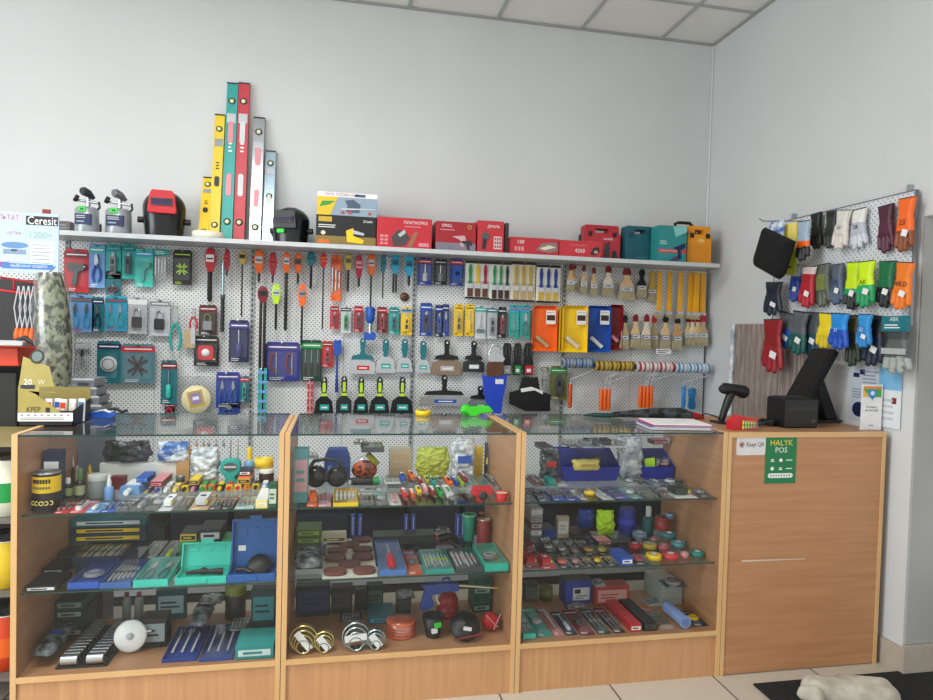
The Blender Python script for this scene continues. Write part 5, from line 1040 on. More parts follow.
tag(r, 'upright white payment card with a blue pin mark on the wooden counter', 'card')
# printer
def dev(px0, px1, py0, py1, yy, d, name, c):
    a = ony(px0, py1, yy); b = ony(px1, py1, yy); t = ony((px0+px1)/2, py0, yy); r = root(name, ((a.x+b.x)/2, yy+d/2, HT)); return r, b.x-a.x, t.z-HT
r, w, h = dev(785, 818, 399, 426, .10, .13, 'receipt_printer', 'black'); s = MB().box(-w/2, w/2, -.065, .065, 0, h, 'black'); s.build('body', r, bev=.006); MB().box(-w*.45, w*.45, -.0665, -.0652, h*.62, h*.70, 'char').build('paper_slot', r); MB().box(-w*.42, w*.42, -.04, .05, h+.0005, h+.004, 'char').build('cover', r, bev=.001); MB().box(w*.3, w*.4, -.0665, -.0652, h*.2, h*.28, 'dgrey').build('button', r)
tag(r, 'square black receipt printer on the wooden counter', 'printer')
# POS terminal: tilted screen seen from behind on a leaning stand
r = root('till_screen', (3.278, .32, HT)); s = MB(); s.prism([(-.08, 0), (.06, 0), (.085, .012), (-.08, .012)], -.07, .07, 'char'); s.build('base', r, bev=.002)
s = MB(); s.M = Matrix.Rotation(math.radians(0), 4, 'Z'); s.prism([(.02, .012), (.085, .012), (.0, .2), (-.05, .24), (-.08, .2), (-.03, .16)], -.03, .03, '#1a1c1f'); s.build('stand_arm', r, bev=.004)
s = MB(); s.M = Matrix.Translation((-.075, -.02, .19)) @ Matrix.Rotation(math.radians(30), 4, 'Y'); s.box(-.018, .018, -.072, .072, -.18, .17, pm('#0d0e10', .85)); s.build('screen', r, bev=.008)
s = MB(); s.M = Matrix.Translation((-.075, -.02, .19)) @ Matrix.Rotation(math.radians(30), 4, 'Y'); s.box(-.022, -.0185, -.062, .062, -.15, .15, pm('#0a0b0d', .5)); s.build('glass_panel', r)
s = MB().tube([(-.0, .04, .02), (-.07, .05, .01), (-.05, .0, .04), (-.02, -.03, .1), (-.05, -.02, .14)], .004, 'black', 6); s.build('cable', r)
tag(r, 'black tilted till screen on a stand beside the receipt printer', 'till screen')
r = root('paper_slip', (3.03, .13, HT)); MB().box(-.03, .03, -.02, .02, 0, .004, 'white').build('slip', r); lines(MB(), 0, 0, 0, 0, 0, 'black', 0); tag(r, 'small white slip lying beside the receipt printer', 'paper'); r.location = (3.085, .14, HT+.0003)
r = root('white_card', (ony(799, 392, .46).x, .46, HT+.0005), (0, 0, .1)); MB().box(-.018, .03, 0, .003, 0, .11, 'white').build('card', r); s = MB().text('ПРОСТО', .01, .006, .095, 'dgrey', -.0006, .035); s.build('print', r); tag(r, 'small upright white card behind the receipt printer', 'card')
# barcode scanner
def scanner(r):
    s = MB(); s.prism(rrect(-.03, .03, 0, .008, .003), -.045, .045, 'char'); s.build('base', r)
    MB().tube([(0, 0, .006), (.012, 0, .05), (.03, 0, .1), (.045, 0, .135)], 1, 'black', 12, [.014, .016, .018, .02]).build('handle', r)
    s = MB(); s.tube([(-.01, 0, .148), (.01, 0, .155), (.06, 0, .152), (.105, 0, .14), (.118, 0, .135)], 1, 'black', 14, [.014, .026, .024, .03, .026]); s.build('scan_head', r); MB().tube([(0, -.02, .01), (-.05, -.03, .035), (-.09, -.02, .045), (-.12, 0, .02), (-.13, .02, .004)], .003, 'black', 6).build('cable', r)
r = root('barcode_scanner', (2.735, .26, HT)); scanner(r); tag(r, 'black handheld barcode scanner standing on the wooden counter', 'scanner')
r = root('clip_pack', (2.71, .075, HT), (0, 0, 0)); s = MB(); s.prism([(-.055, 0), (.06, 0), (.06, .045), (.02, .05), (-.02, .06), (-.055, .035)], -.02, .02, 'red'); s.build('red_card', r); s = MB(); tool(s, 'bits', .02, .022, .06, .04, -.023, 'black', 'lime'); s.build('packed_clips', r); MB().box(-.012, .058, -.034, -.0305, .001, .042, MC['plastic']).build('clear_front', r); tag(r, 'red pack of yellow clips on the wooden counter beside the scanner', 'pack')
# black strap between scanner and printer
s = MB().tube([(2.82, .14, HT+.014), (2.87, .16, HT+.02), (2.92, .16, HT+.016), (2.95, .19, HT+.014)], 1, MC['crumple_black'], 10, [.012, .016, .014, .01]); tag(s.build('black_pouch'), 'limp black pouch between the scanner and receipt printer', 'pouch')
# ------------------------------------------------------------------ things on the glass tops
GT = H+.0033
r = root('paper_stack', (2.435, .14, H+.0062), (0, 0, -.12)); z = 0
for i in range(7):
    s = MB().box(-.12-R.uniform(-.01, .01), .12+R.uniform(0, .02), -.09-R.uniform(0, .01), .09, z, z+.003, ['white', '#cfd3e6', 'white', '#8c84b8', 'white', '#c64a6a', '#f2f2f4'][i]); s.build('sheet_bundle', r); z += .0034
tag(r, 'pile of loose papers and a magazine on the glass beside the wooden counter', 'papers')
s = MB().tube([(2.28, .42, GT+.018), (2.36, .40, GT+.024), (2.47, .37, GT+.03), (2.58, .33, GT+.034), (2.62, .3, GT+.03)], 1, MC['crumple_black'], 12, [.01, .016, .026, .028, .016]); tag(s.build('folded_bag'), 'crumpled black bag lying behind the pile of papers', 'bag')
s = MB().tube([(2.17, .47, GT+.008), (2.22, .46, GT+.011), (2.28, .44, GT+.011), (2.34, .43, GT+.008)], 1, 'dgreen', 10, [.004, .011, .011, .004]); tag(s.build('dark_green_tool'), 'small dark green tool lying at the back edge of the glass top', 'tool')
r = root('hand_stapler', (2.66, .40, HT)); MB().prism([(-.07, .005), (.07, 0), (.07, .02), (.0, .035), (-.07, .028)], -.014, .014, 'red').build('red_body', r, bev=.003); tag(r, 'red stapler-like tool behind the barcode scanner', 'stapler')
r = root('adhesive_tape', (ony(423, 414, .52).x, .52, GT)); r.rotation_euler = (0, 0, .4); q = taperoll(.034, .022, 'yel', 'black'); 
for ch in list(q.children): ch.parent = r
bpy.data.objects.remove(q); tag(r, 'small yellow roll at the back of the middle glass top', 'tape roll')
a = ony(476, 415, .50); r = root('tape_gun', (a.x, .50, GT)); s = MB(); s.prism([(-.075, .02), (-.05, .04), (.06, .045), (.08, .02), (.02, .012), (.0, 0), (-.03, 0), (-.04, .014)], -.014, .014, '#3ad026'); s.build('body', r, bev=.004); MB().lathe([(.008, 0), (.026, 0), (.026, .02), (.008, .02)], '#2fb81e', (-.045, .014, .026), 18, 'y').build('wheel', r); tag(r, 'bright green plastic tool at the back of the middle glass top', 'tool')
# ------------------------------------------------------------------ display at the end of the row, beyond the first case
def at(px, py, Y): return ony(px, py, Y)
# product stand with advertising header
YD = .86
a = at(-30, 430, YD); b = at(36, 285, YD); r = root('product_stand', (a.x, YD+.1, 0)); P = (-a.x, -YD-.1, 0)
MB().box(a.x-.4, b.x, YD+.16, YD+.18, 0, b.z+.03, '#1d1a19').build('back_panel', r, P)
tz = at(0, 432, YD).z; MB().box(a.x-.4, at(22, 400, YD).x, YD-.06, YD-.04, .0, at(10, 372, YD).z, '#171514').build('side_board', r, P)
s = MB(); q = at(-20, 346, YD-.1); e = at(20, 348, YD-.1); s.prism([(q.x-.3, q.z), (e.x, e.z), (e.x+.004, at(20, 366, YD-.1).z), (q.x-.3, at(-20, 366, YD-.1).z)], YD-.12, YD+.1, '#d8401c'); s.build('orange_shelf', r, P, .004)
w0 = at(-10, 276, YD-.02); w1 = at(38, 283, YD-.02); s = MB(); s.tube([w0, w1], .005, 'red', 8); s.tube([w0-Vector((0, 0, .055)), w1-Vector((0, 0, .055))], .005, 'red', 8)
for t in (.15, .5, .98): p = w0.lerp(w1, t); s.tube([p, p-Vector((0, 0, .055)), p+Vector((0, .17, -.055))], .005, 'red', 8)
s.build('wire_basket', r, P)
for x in (a.x-.3, b.x-.02): MB().box(x-.012, x+.012, YD+.13, YD+.16, 0, b.z+.03, 'char').build('post', r, P)
tag(r, 'dark product stand with red wire and an orange shelf beyond the first glass case', 'display stand')
YP = .80; p0 = at(-22, 214, YP); p1 = at(59, 271, YP); pt = at(30, 213, YP); pb = at(30, 273, YP); w = p1.x-p0.x; h = pt.z-pb.z
r = root('advertising_sign', ((p0.x+p1.x)/2, YP, pb.z)); MB().box(-w/2, w/2, -.006, 0, 0, h, '#b2c3da').build('board', r)
s = MB(); y = -.0066; X = lambda px: at(px, 240, YP).x-(p0.x+p1.x)/2; Z = lambda py: at(30, py, YP).z-pb.z
s.box(X(26.5), X(58.5), y, y+.0004, Z(225), Z(216), '#15161a'); s.text('Ceresit', .05, (X(27)+X(58))/2, Z(220.8), 'white', y-.0005, X(57)-X(28))
s.text('ЛЬТАТ', .034, X(9), Z(219), '#c87a80', y-.0003, X(19)-X(-2)); s.box(X(19), X(23), y, y+.0003, Z(223), Z(216), '#c7b8bc')
s.text('ULTRA', .018, X(15), Z(234), '#c07080', y-.0003, .08); s.text('1200+', .04, X(41), Z(235), '#8fb8a0', y-.0003, X(52)-X(30))
s.box(X(31), X(54), y, y+.0003, Z(264), Z(241), '#d0d9e4')
for i in range(6): s.box(X(33), X(51), y-.0006, y-.0002, Z(245+i*3.6), Z(244.2+i*3.6), '#8d98a5')
s.prism([(X(2), Z(262)), (X(29), Z(262)), (X(29), Z(245)), (X(2), Z(245))], y-.0004, y, '#b9c8da'); s.prism(ell((X(2)+X(29))/2, Z(246), (X(29)-X(2))/2, .014), y-.0008, y-.0004, '#5a86b4'); s.box(X(4), X(27), y-.0008, y-.0004, Z(255), Z(250), '#7892ac'); s.box(X(12), X(18), y-.0012, y-.0009, Z(252), Z(250), '#2a3a58')
s.box(X(3), X(54), y-.0012, y-.0009, Z(269), Z(264), '#3a78c0'); s.text('НАДЁЖНАЯ ЗАЩИТА', .014, X(30), Z(266.5), 'white', y-.0015, X(50)-X(10)); s.box(X(-2), X(10), y-.001, y-.0008, Z(268), Z(263), '#8a4a8a')
s.build('face_print', r); MB().box(X(42), X(50), .0003, .006, h, h+.02, 'dred').build('red_tab', r)
for x in (-w*.3, w*.3): MB().box(x-.01, x+.01, .0003, .02, -.02, h*.6, 'lgrey').build('strut', r)
tag(r, 'pale blue Ceresit advertising sign above the dark product stand', 'sign')
# hanging whisks with orange handles
for i, (px, y1) in enumerate([(17, 340), (22, 342), (27, 344), (32, 345)]):
    t = at(px-2+i*1.5, 286, YD-.06-.02*i); u = at(px, 328, YD-.06-.02*i); v = at(px, y1, YD-.06-.02*i); L = t.z-v.z; hz = u.z-v.z
    r = root('mixing_whisk', (v.x, YD-.06-.02*i, v.z)); s = MB(); s.tube([(0, 0, hz), (-.012, 0, hz+(L-hz)*.5), (.004, 0, L)], .0028, 'lgrey', 6); s.tube([(0, 0, hz), (.016, 0, hz+(L-hz)*.45), (.006, 0, L)], .0028, 'lgrey', 6); s.build('wire_loop', r)
    MB().tube([(0, 0, 0), (0, 0, .01), (0, 0, hz*.6), (0, 0, hz)], 1, 'orange', 10, [.008, .014, .013, .007]).build('handle', r)
    tag(r, ['first wire tool with orange handle beside the orange shelf', 'second wire tool with orange handle on the dark stand', 'third wire tool with orange handle on the dark stand', 'wire tool with orange handle nearest the camouflage roll'][i], 'wire tool', 'wire tools with orange handles')
a = at(0, 341, YD-.16); r = root('steel_trowel', (a.x, YD-.13, at(5, 346, YD-.13).z+.004)); MB().prism(rrect(-.1, .09, 0, .02, .008), -.04, .04, 'lgrey').build('blade', r); MB().tube([(.05, 0, .02), (.08, 0, .035), (.13, 0, .0)], .01, 'char', 8).build('handle', r); tag(r, 'light grey trowel on the orange shelf of the dark stand', 'trowel')
# camouflage net roll in clear wrap
YC = .62; t = at(50, 273, YC); u = at(58, 385, YC); r = root('camouflage_roll', (u.x, YC, u.z)); L = t.z-u.z; n = 12; s = MB(); sx = t.x-u.x-.0
rg = at(70, 320, YC).x-at(37, 320, YC).x; s.tube([(sx*k/n, 0, L*k/n) for k in range(n+1)], 1, MC['camo_cloth'], 18, [rg*.5*(.34+.66*math.sin(PI*min(1, max(0, (k+1.6)/(n+2.6))))**.5) for k in range(n+1)]); s.build('rolled_net', r)
s = MB(); s.tube([(sx*k/n, 0, L*k/n) for k in range(n+1)], 1, MC['film'], 14, [rg*.58*(.36+.66*math.sin(PI*min(1, max(0, (k+1.6)/(n+2.6))))**.5)*(1+.05*(k % 2)) for k in range(n+1)]); s.build('clear_wrap', r)
tag(r, 'tall camouflage net roll in clear wrap behind the olive display box', 'camouflage net')
hk = at(50, 273, YC); MB().tube([(hk.x, YC+.01, hk.z+.012), (hk.x, YC+.05, hk.z+.03), (w1.x, YD-.02, w1.z)], .0025, mt('steel'), 5).build('net_hook', bpy.data.objects['product_stand'], P)
# olive counter display box on the first glass top
zt = GT; YB = .20
L0 = at(18, 427, YB).x; L1 = at(73, 427, YB).x; d = .17; w = L1-L0
r = root('display_box', ((L0+L1)/2, YB+d/2, zt)); s = MB(); hb = .055; hs = at(20, 387, YB).z-zt; hb2 = at(20, 358, YB+d).z-zt
s.box(-w/2, w/2, -d/2, -d/2+.003, 0, hb, '#17161a'); s.box(-w/2, w/2, d/2-.003, d/2, 0, hs*.9, '#8a7c42'); s.box(-w/2, w/2, -d/2, d/2, 0, .003, '#17161a')
for q in (-w/2, w/2-.003): s.add([(q, -d/2, 0), (q+.003, -d/2, 0), (q+.003, d/2, 0), (q, d/2, 0), (q, -d/2, hb), (q+.003, -d/2, hb), (q+.003, d/2, hs*.6), (q, d/2, hs*.6)], [(0, 1, 2, 3), (4, 7, 6, 5), (0, 4, 5, 1), (1, 5, 6, 2), (2, 6, 7, 3), (3, 7, 4, 0)], '#17161a')
s.build('tray', r)
s = MB().prism([(-w/2, hb*.9), (w*.28, hb*.9), (-w*.18, hs*.82), (-w*.5, hs)], -d/2-.002, -d/2-.0003, '#a39650'); s.text('KPEP', .03, -w*.22, hs*.42, '#3a3416', -d/2-.0026, w*.25); s.box(-w*.0, w*.08, -d/2-.0026, -d/2-.0021, hs*.3, hs*.48, '#2a2614'); lines(s, -w*.4, -w*.06, hs*.24, hs*.33, -d/2-.0024, '#5a5226', 2); s.build('olive_side', r)
s = MB().box(-w/2, w/2, -d/2-.003, -d/2-.0022, hb*.32, hb*.88, '#e8e8e6'); 
for i in range(8): s.box(-w*.45+i*w*.12, -w*.40+i*w*.12, -d/2-.0036, -d/2-.0031, hb*.66, hb*.78, '#9a9a98')
lines(s, -w*.45, w*.4, hb*.38, hb*.6, -d/2-.0034, '#8a8a88', 2); s.build('white_strip', r)
s = MB(); s.M = Matrix.Translation((-w*.47, d/2, hs*.8)) @ Matrix.Rotation(math.radians(-10), 4, 'X'); s.prism([(-w*.44, 0), (w*.30, -.01), (w*.12, (hb2-hs*.8)*.75), (-w*.40, hb2-hs*.75)], -.002, 0, '#a39650'); s.prism(ell(-w*.12, (hb2-hs*.75)*1.0, w*.14, w*.15, 20), -.005, -.0022, '#2a2c22'); s.prism(ell(-w*.12, (hb2-hs*.75)*1.0, w*.10, w*.11, 20), -.0062, -.0051, '#6a7a78'); s.box(-w*.4, -w*.12, -.003, -.0022, .005, .02, 'char'); s.text('20', .03, -w*.26, .03, 'white', -.0032, w*.2); s.text('W', .03, w*.0, .03, 'cream', -.0032, w*.14); s.build('header_flap', r)
tag(r, 'olive and black counter display box with a raised header on the first glass top', 'display box')
for i in range(6):
    c = ['white', '#d8402c', '#2a5ab0', '#e0502c', 'white', '#3a8ac8'][i]; x = -w*.3+i*w*.15
    k = tag(carton(w*.13, .012, .085, 'white', art(None, lambda p, w_, h_, y: (p.box(-w_*.4, w_*.4, y, y+.0004, h_*.35, h_*.85, c), p.box(-w_*.3, w_*.3, y-.0006, y-.0002, h_*.5, h_*.6, 'cream')))), ['white packet at the olive flap end of the display box', 'red and white packet, second in the display box', 'blue and white packet, third in the display box', 'red and white packet, fourth in the display box', 'all-white packet, fifth in the display box', 'light blue packet at the open end of the display box'][i], 'packet', 'packets standing in the olive display box')
    k.location = ((L0+L1)/2+x, YB+d/2-.01+.012*(i % 3), zt+.0035); k.rotation_euler = (-.12, 0, 0)
# grey organiser trays stacked behind
for i in range(4):
    z0 = H+.0045; YT = .60; a = at(72, 400, YT); b = at(99, 400, YT); ww = b.x-a.x-.01*i; r = root('storage_bin', ((a.x+b.x)/2-.004*i, YT+.05, zt-.02)); hh = .035
    s = MB(); s.add([(-ww/2, -.06, 0), (ww/2, -.06, 0), (ww/2, .06, 0), (-ww/2, .06, 0), (-ww*.56, -.07, hh), (ww*.56, -.07, hh), (ww*.56, .07, hh), (-ww*.56, .07, hh)], [(0, 3, 2, 1), (0, 1, 5, 4), (1, 2, 6, 5), (2, 3, 7, 6), (3, 0, 4, 7)], '#8d9299'); s.box(-ww*.57, ww*.57, -.074, -.068, hh-.006, hh+.003, '#a6abb2'); s.build('bin_body', r); MB().box(-ww*.3, ww*.3, -.0745, -.0741, hh*.2, hh*.55, 'char').build('label_slot', r)
    r.location = ((a.x+b.x)/2-.004*i, YT+.08, .945+i*.037+.05); tag(r, ['lowest grey storage bin in the stack behind the display box', 'second lowest grey storage bin in the stack', 'second highest grey storage bin in the stack', 'topmost grey storage bin under the clear hardware bag'][i], 'storage bin', 'stack of grey storage bins')
s = MB().box(-.07, .07, -.07, .07, 0, .9945, '#5a5f66'); o = s.build('bin_pedestal', None, (at(86, 400, .6).x, .68, 0)); tag(o, 'grey pedestal carrying the stack of grey storage bins behind the first case', 'pedestal')
r = root('blue_dispenser', (at(103, 425, .42).x, .42, GT)); r.scale = (.68, .68, .68); s = MB().prism([(-.06, 0), (.05, 0), (.075, .02), (.02, .05), (-.06, .035)], -.03, .03, 'blue'); s.build('body', r, bev=.004); MB().tube([(.02, 0, .05), (.07, 0, .055), (.1, 0, .035), (.13, 0, .045)], .009, 'black', 8).build('black_arm', r); MB().prism([(-.05, .036), (.015, .052), (.05, .036), (.04, .034), (.01, .046)], -.0305, .0305, 'white').build('white_edge', r); tag(r, 'blue plastic tape dispenser with a black arm beside the olive display box', 'dispenser')
# buckets on a low rack past the end of the first case
r = root('low_rack', (-.3, .3, 0))
for z in (.12, .42, .68, .95): MB().box(-.27, .27, -.2, .2, z-.012, z, '#8c7f54' if z > .9 else '#6a6a66').build('shelf_board', r)
for x in (-.265, .265):
    for y in (-.19, .19): MB().box(x-.008, x+.008, y-.008, y+.008, 0, .96, 'char').build('post', r)
r.location = (-.30, .35, 0); tag(r, 'low metal rack of paint tubs past the end of the glass cases', 'rack')
for (x, z, rr, h, c, bd, label) in [(-.125, .681, .095, .2, '#dfe6d0', 'green', 'white tub with a green band on the low rack beyond the cases'), (-.125, .421, .095, .17, '#e6c832', None, 'yellow tub on the middle board of the low rack'), (-.125, .121, .09, .2, '#d8461c', 'orange', 'orange-red tub on the lowest board of the low rack'),
    (-.33, .681, .09, .18, '#2a6ab0', 'red', 'blue and red tub deeper along the low rack'), (-.33, .421, .09, .17, '#b02420', None, 'dark red tub on the middle board of the low rack'), (-.33, .121, .09, .2, '#c8c4b8', None, 'pale tub on the lowest board of the low rack')]:
    o = can(rr, h, c, None, 'white', name='paint_tub'); 
    if bd: MB().lathe([(rr*1.005, h*.25), (rr*1.005, h*.6)], bd, n=24, caps=False).build('label_band', o)
    o.location = (x, .28, z); tag(o, label, 'tub')
# ------------------------------------------------------------------ floor things
a = onz(766, 692, 0); s = MB(); s.box(a.x-.02, RX+.6, a.y-.6, a.y+.045, .0005, .012, 'mat_black')
for i in range(60): s.box(a.x-.02+i*.024, a.x-.012+i*.024, a.y+.045, a.y+.052, .001, .008, 'mat_black')
tag(s.build('door_mat'), 'black ribbed mat on the tiles in front of the wooden counter', 'mat')
a = onz(855, 700, .01); s = MB()
def rag(x, z): 
    return min(seg(x, z, -.12, .05, .1, .0, .06, .07), seg(x, z, .0, .06, .14, .04, .05, .04), seg(x, z, -.16, .0, -.2, .02, .03, .02))
inflate(s, rag, -.3, .26, -.12, .16, .01, .05, lambda x, z: MC['rag'], Rr=.05)
o = s.build('floor_cloth', None, (a.x, a.y, .0225), rot=(-PI/2, 0, -.1)); tag(o, 'crumpled off-white cloth lying on the black mat', 'cloth')
# ------------------------------------------------------------------ goods inside the glass cases
ZN = {}
def foot(case, lv, px0, px1, pyf, pyb=None, d=None):
    z = ZS[lv]; a = onz(px0, pyf, z); b = onz(px1, pyf, z); x0, x1 = a.x, b.x; y0 = (a.y+b.y)/2
    if d is None: d = onz((px0+px1)/2, pyb, z).y-y0
    lo, hi = case*W+.024, (case+1)*W-.024; ym = .43 if lv == 2 else .485; yn = .036 if lv < 2 else .014
    x0, x1 = max(lo, x0), min(hi, x1)
    if x1-x0 < .012: x1 = x0+.012 if x0 < hi-.012 else hi; x0 = x1-.012
    if y0 < yn: y0 = yn
    if y0+d > ym: y0 = max(yn, ym-d); d = min(d, ym-y0)
    zb = z+.0004; k = (case, lv); full = x1-x0
    for (u0, u1, v0, v1, zt) in ZN.setdefault(k, []):
        ox = min(x1, u1)-max(x0, u0); oy = min(y0+d, v1)-max(y0, v0)
        if ox <= .0005 or oy <= .0005: continue
        if ox < .34*full and (x1-x0-ox) > .5*full:
            if x0 < u0: x1 = u0-.0006
            else: x0 = u1+.0006
        elif oy < .4*d:
            if y0 < v0: d = v0-.0006-y0
            else: d -= (v1+.0006-y0); y0 = v1+.0006
        else: zb = max(zb, zt+.0006)
    return x0, x1, y0, d, zb, k
def rec(k, x0, x1, y0, d, top): ZN[k].append((x0, x1, y0, y0+d, top))
def top_of(r):
    bpy.context.view_layer.update(); return max((o.matrix_world @ Vector(c)).z for o in r.children_recursive if o.type == 'MESH' for c in o.bound_box)
def fit(r, case, lv, zb):
    bpy.context.view_layer.update(); B_ = [o.matrix_world @ Vector(c) for o in r.children_recursive if o.type == 'MESH' for c in o.bound_box]
    lim = ((case*W+.0265, (case+1)*W-.0265), (.035 if lv < 2 else .0125, .489 if lv < 2 else .437), (zb, H-.0045 if lv == 0 else ZS[lv-1]-.0075))
    sc_ = [1, 1, 1]
    for i in range(2):
        a, b = min(v[i] for v in B_), max(v[i] for v in B_); lo, hi = lim[i]
        if b-a > hi-lo: sc_[i] = (hi-lo)/(b-a)
        elif a < lo: r.location[i] += lo-a
        elif b > hi: r.location[i] -= b-hi
    a, b = min(v.z for v in B_), max(v.z for v in B_)
    if a < zb: r.location.z += zb-a; b += zb-a
    if b > lim[2][1]:
        k = (lim[2][1]-zb)/(b-zb)
        if abs(r.rotation_euler[0]) > 1: r.scale.y = k
        else: r.scale.z = k; r.location.z = zb+(r.location.z-zb)*k

WH = [['on the top shelf', 'on the middle shelf', 'on the bottom board'], ['on the top shelf', 'on the middle shelf', 'on the bottom board'], ['on the top shelf', 'on the middle shelf', 'on the bottom board']]
PREV = {}
def lab(case, lv, desc):
    """desc plus the neighbour it lies next to"""
    k = (case, lv); p = PREV.get(k); PREV[k] = desc
    sh = ['top shelf', 'middle shelf', 'case floor'][lv]; n = len(desc.split())
    if p and p != desc and n+len(p.split())+4 <= 16 and LABELS.get(desc+' beside the '+p+', '+sh) is None: return desc+' beside the '+p+', '+sh
    cs = ['far case', 'middle case', 'case by wooden counter'][case]; return desc+', '+sh+' of '+cs
def lay(case, lv, px0, px1, pyf, pyb, fn, desc, cat, mode='flat', group=None, turn=0):
    """flat: fn(w, length) lying on its back; else fn(w, d) upright builder already low"""
    x0, x1, y0, d, zb, k = foot(case, lv, px0, px1, pyf, pyb); w = x1-x0
    r = fn(w, d)
    if mode == 'flat': r.location = ((x0+x1)/2, y0, zb); r.rotation_euler = (-PI/2, 0, turn)
    else: r.location = ((x0+x1)/2, y0+d/2, zb); r.rotation_euler = (0, 0, turn)
    fit(r, case, lv, zb); t = top_of(r); rec(k, x0, x1, y0, d, t); tag(r, lab(case, lv, desc), cat, group); return r
def stand(case, lv, px0, px1, pyt, pyf, fn, desc, cat, d=None, group=None, turn=0):
    """upright: fn(w, h, d)"""
    z = ZS[lv]; a = onz(px0, pyf, z); b = onz(px1, pyf, z); d = d or (b.x-a.x)
    x0, x1, y0, d2, zb, k = foot(case, lv, px0, px1, pyf, d=d); w = x1-x0; h = ony((px0+px1)/2, pyt, y0).z-zb
    up = [.262, .255, .262][lv]; h = max(.01, min(h, ZS[lv]+up-zb-.003 if lv else H-.006-zb))
    r = fn(w, h, d2); r.location = ((x0+x1)/2, y0+d2/2, zb); r.rotation_euler = (0, 0, turn); fit(r, case, lv, zb); rec(k, x0, x1, y0, d2, zb+h); tag(r, lab(case, lv, desc), cat, group); return r
def K(card, head, kind, c, **k): return lambda w, h: blister(w, h, card, head, kind, c, **k)
def S(c, kind, c1='black', c2='steel', n=1, hh=.025, cl=True): return lambda w, d: flatset(w, d, hh, c, kind, c1, c2, n, cl)
def BX(c, top=None, hh=.03, fr=None): return lambda w, d: carton(w, d, hh, c, (lambda p, w_, h_, y: (p.box(-w_*.42, w_*.42, y, y+.0004, h_*.25, h_*.75, fr), p.box(-w_*.3, w_*.2, y-.0006, y-.0002, h_*.4, h_*.6, c))) if fr else None, top, name='goods_box')
def TR(c, core='cream', hh=.022): return lambda w, d: taperoll(min(w, d)/2, hh, c, core)
def TB(c, cap='white'):
    def f(w, d):
        r = root('glue_tube'); rr = min(w*.5, .02); MB().ring([[(-w*.46, y-d/2, .0), (w*.46, y-d/2, 0), (w*.46*q, y-d/2, 2*rr*q2), (-w*.46*q, y-d/2, 2*rr*q2)] for y, q, q2 in ((d*.2, .8, .8), (d*.6, .9, .6), (d, 1, .08))], c, False).build('tube_body', r)
        MB().cyl((0, -d/2, rr*.9), (0, -d/2+d*.2, rr*.9), rr*.5, cap, 10).build('cap', r); MB().box(-w*.3, w*.3, -d*.1, d*.3, rr*1.0, rr*1.62, cap).build('printed_patch', r); return r
    return f
def BG_(mat, hh=.05, seed=1, pr=None):
    def f(w, d):
        r = bag(w, d, hh, mat, pr, seed); 
        for ch in r.children: ch.location = (0, -hh/2, 0)
        return r
    return f
def KN(c, c2='black'):
    def f(w, d):
        r = root('utility_knife'); s = MB().prism(rrect(-w*.4, w*.4, d*.3, d, w*.3), -.02, -.001, c); s.build('handle', r, bev=.003); MB().box(-w*.12, w*.12, -.024, -.0205, d*.5, d*.75, c2).build('slider', r); s = MB().prism([(-w*.28, d*.02), (w*.28, d*.1), (w*.28, d*.31), (-w*.28, d*.31)], -.012, -.009, mt('steel')); s.build('blade', r)
        MB().box(-w*.3, w*.3, -.0215, -.0203, d*.8, d*.92, 'white').build('label', r); return r
    return f
def RING(c, pr='white'):
    def f(w, h, d):
        r = root('hole_saw_set'); q = h*.5
        for i in range(4): MB().lathe([(q*(1-.16*i), -.012), (q*(1-.16*i), .012), (q*(1-.16*i)-.003, .012), (q*(1-.16*i)-.003, -.012), (q*(1-.16*i), -.012)], c, (0, -.004*i, q*(1-.16*i)+.001), 30, 'y', False).build('saw_ring', r)
        s = MB(); s.box(-q*.8, q*.8, -.024, -.020, q-.012, q+.012, pr, Matrix.Rotation(.9 if c != MC.get('x') and int(q*1000) % 2 else -.1, 3, 'Y')); s.build('price_strip', r); return r
    return f
def SB(mat, seed=1, pr=None): return lambda w, h, d: bag(w, h, d, mat, pr, seed)
def box3(c, fr=None, top=None): return lambda w, h, d: carton(w, d, h, c, (lambda p, w_, h_, y: (p.box(-w_*.42, w_*.42, y, y+.0004, h_*.2, h_*.8, fr), lines(p, -w_*.34, w_*.34, h_*.35, h_*.65, y-.0005, c, 2))) if fr else None, top, name='goods_box')
def bot(c, cap, lab_=None, tip=True, neck=.62): return lambda w, h, d: bottle(min(w, d)/2, h, c, cap, neck, tip, lab_)
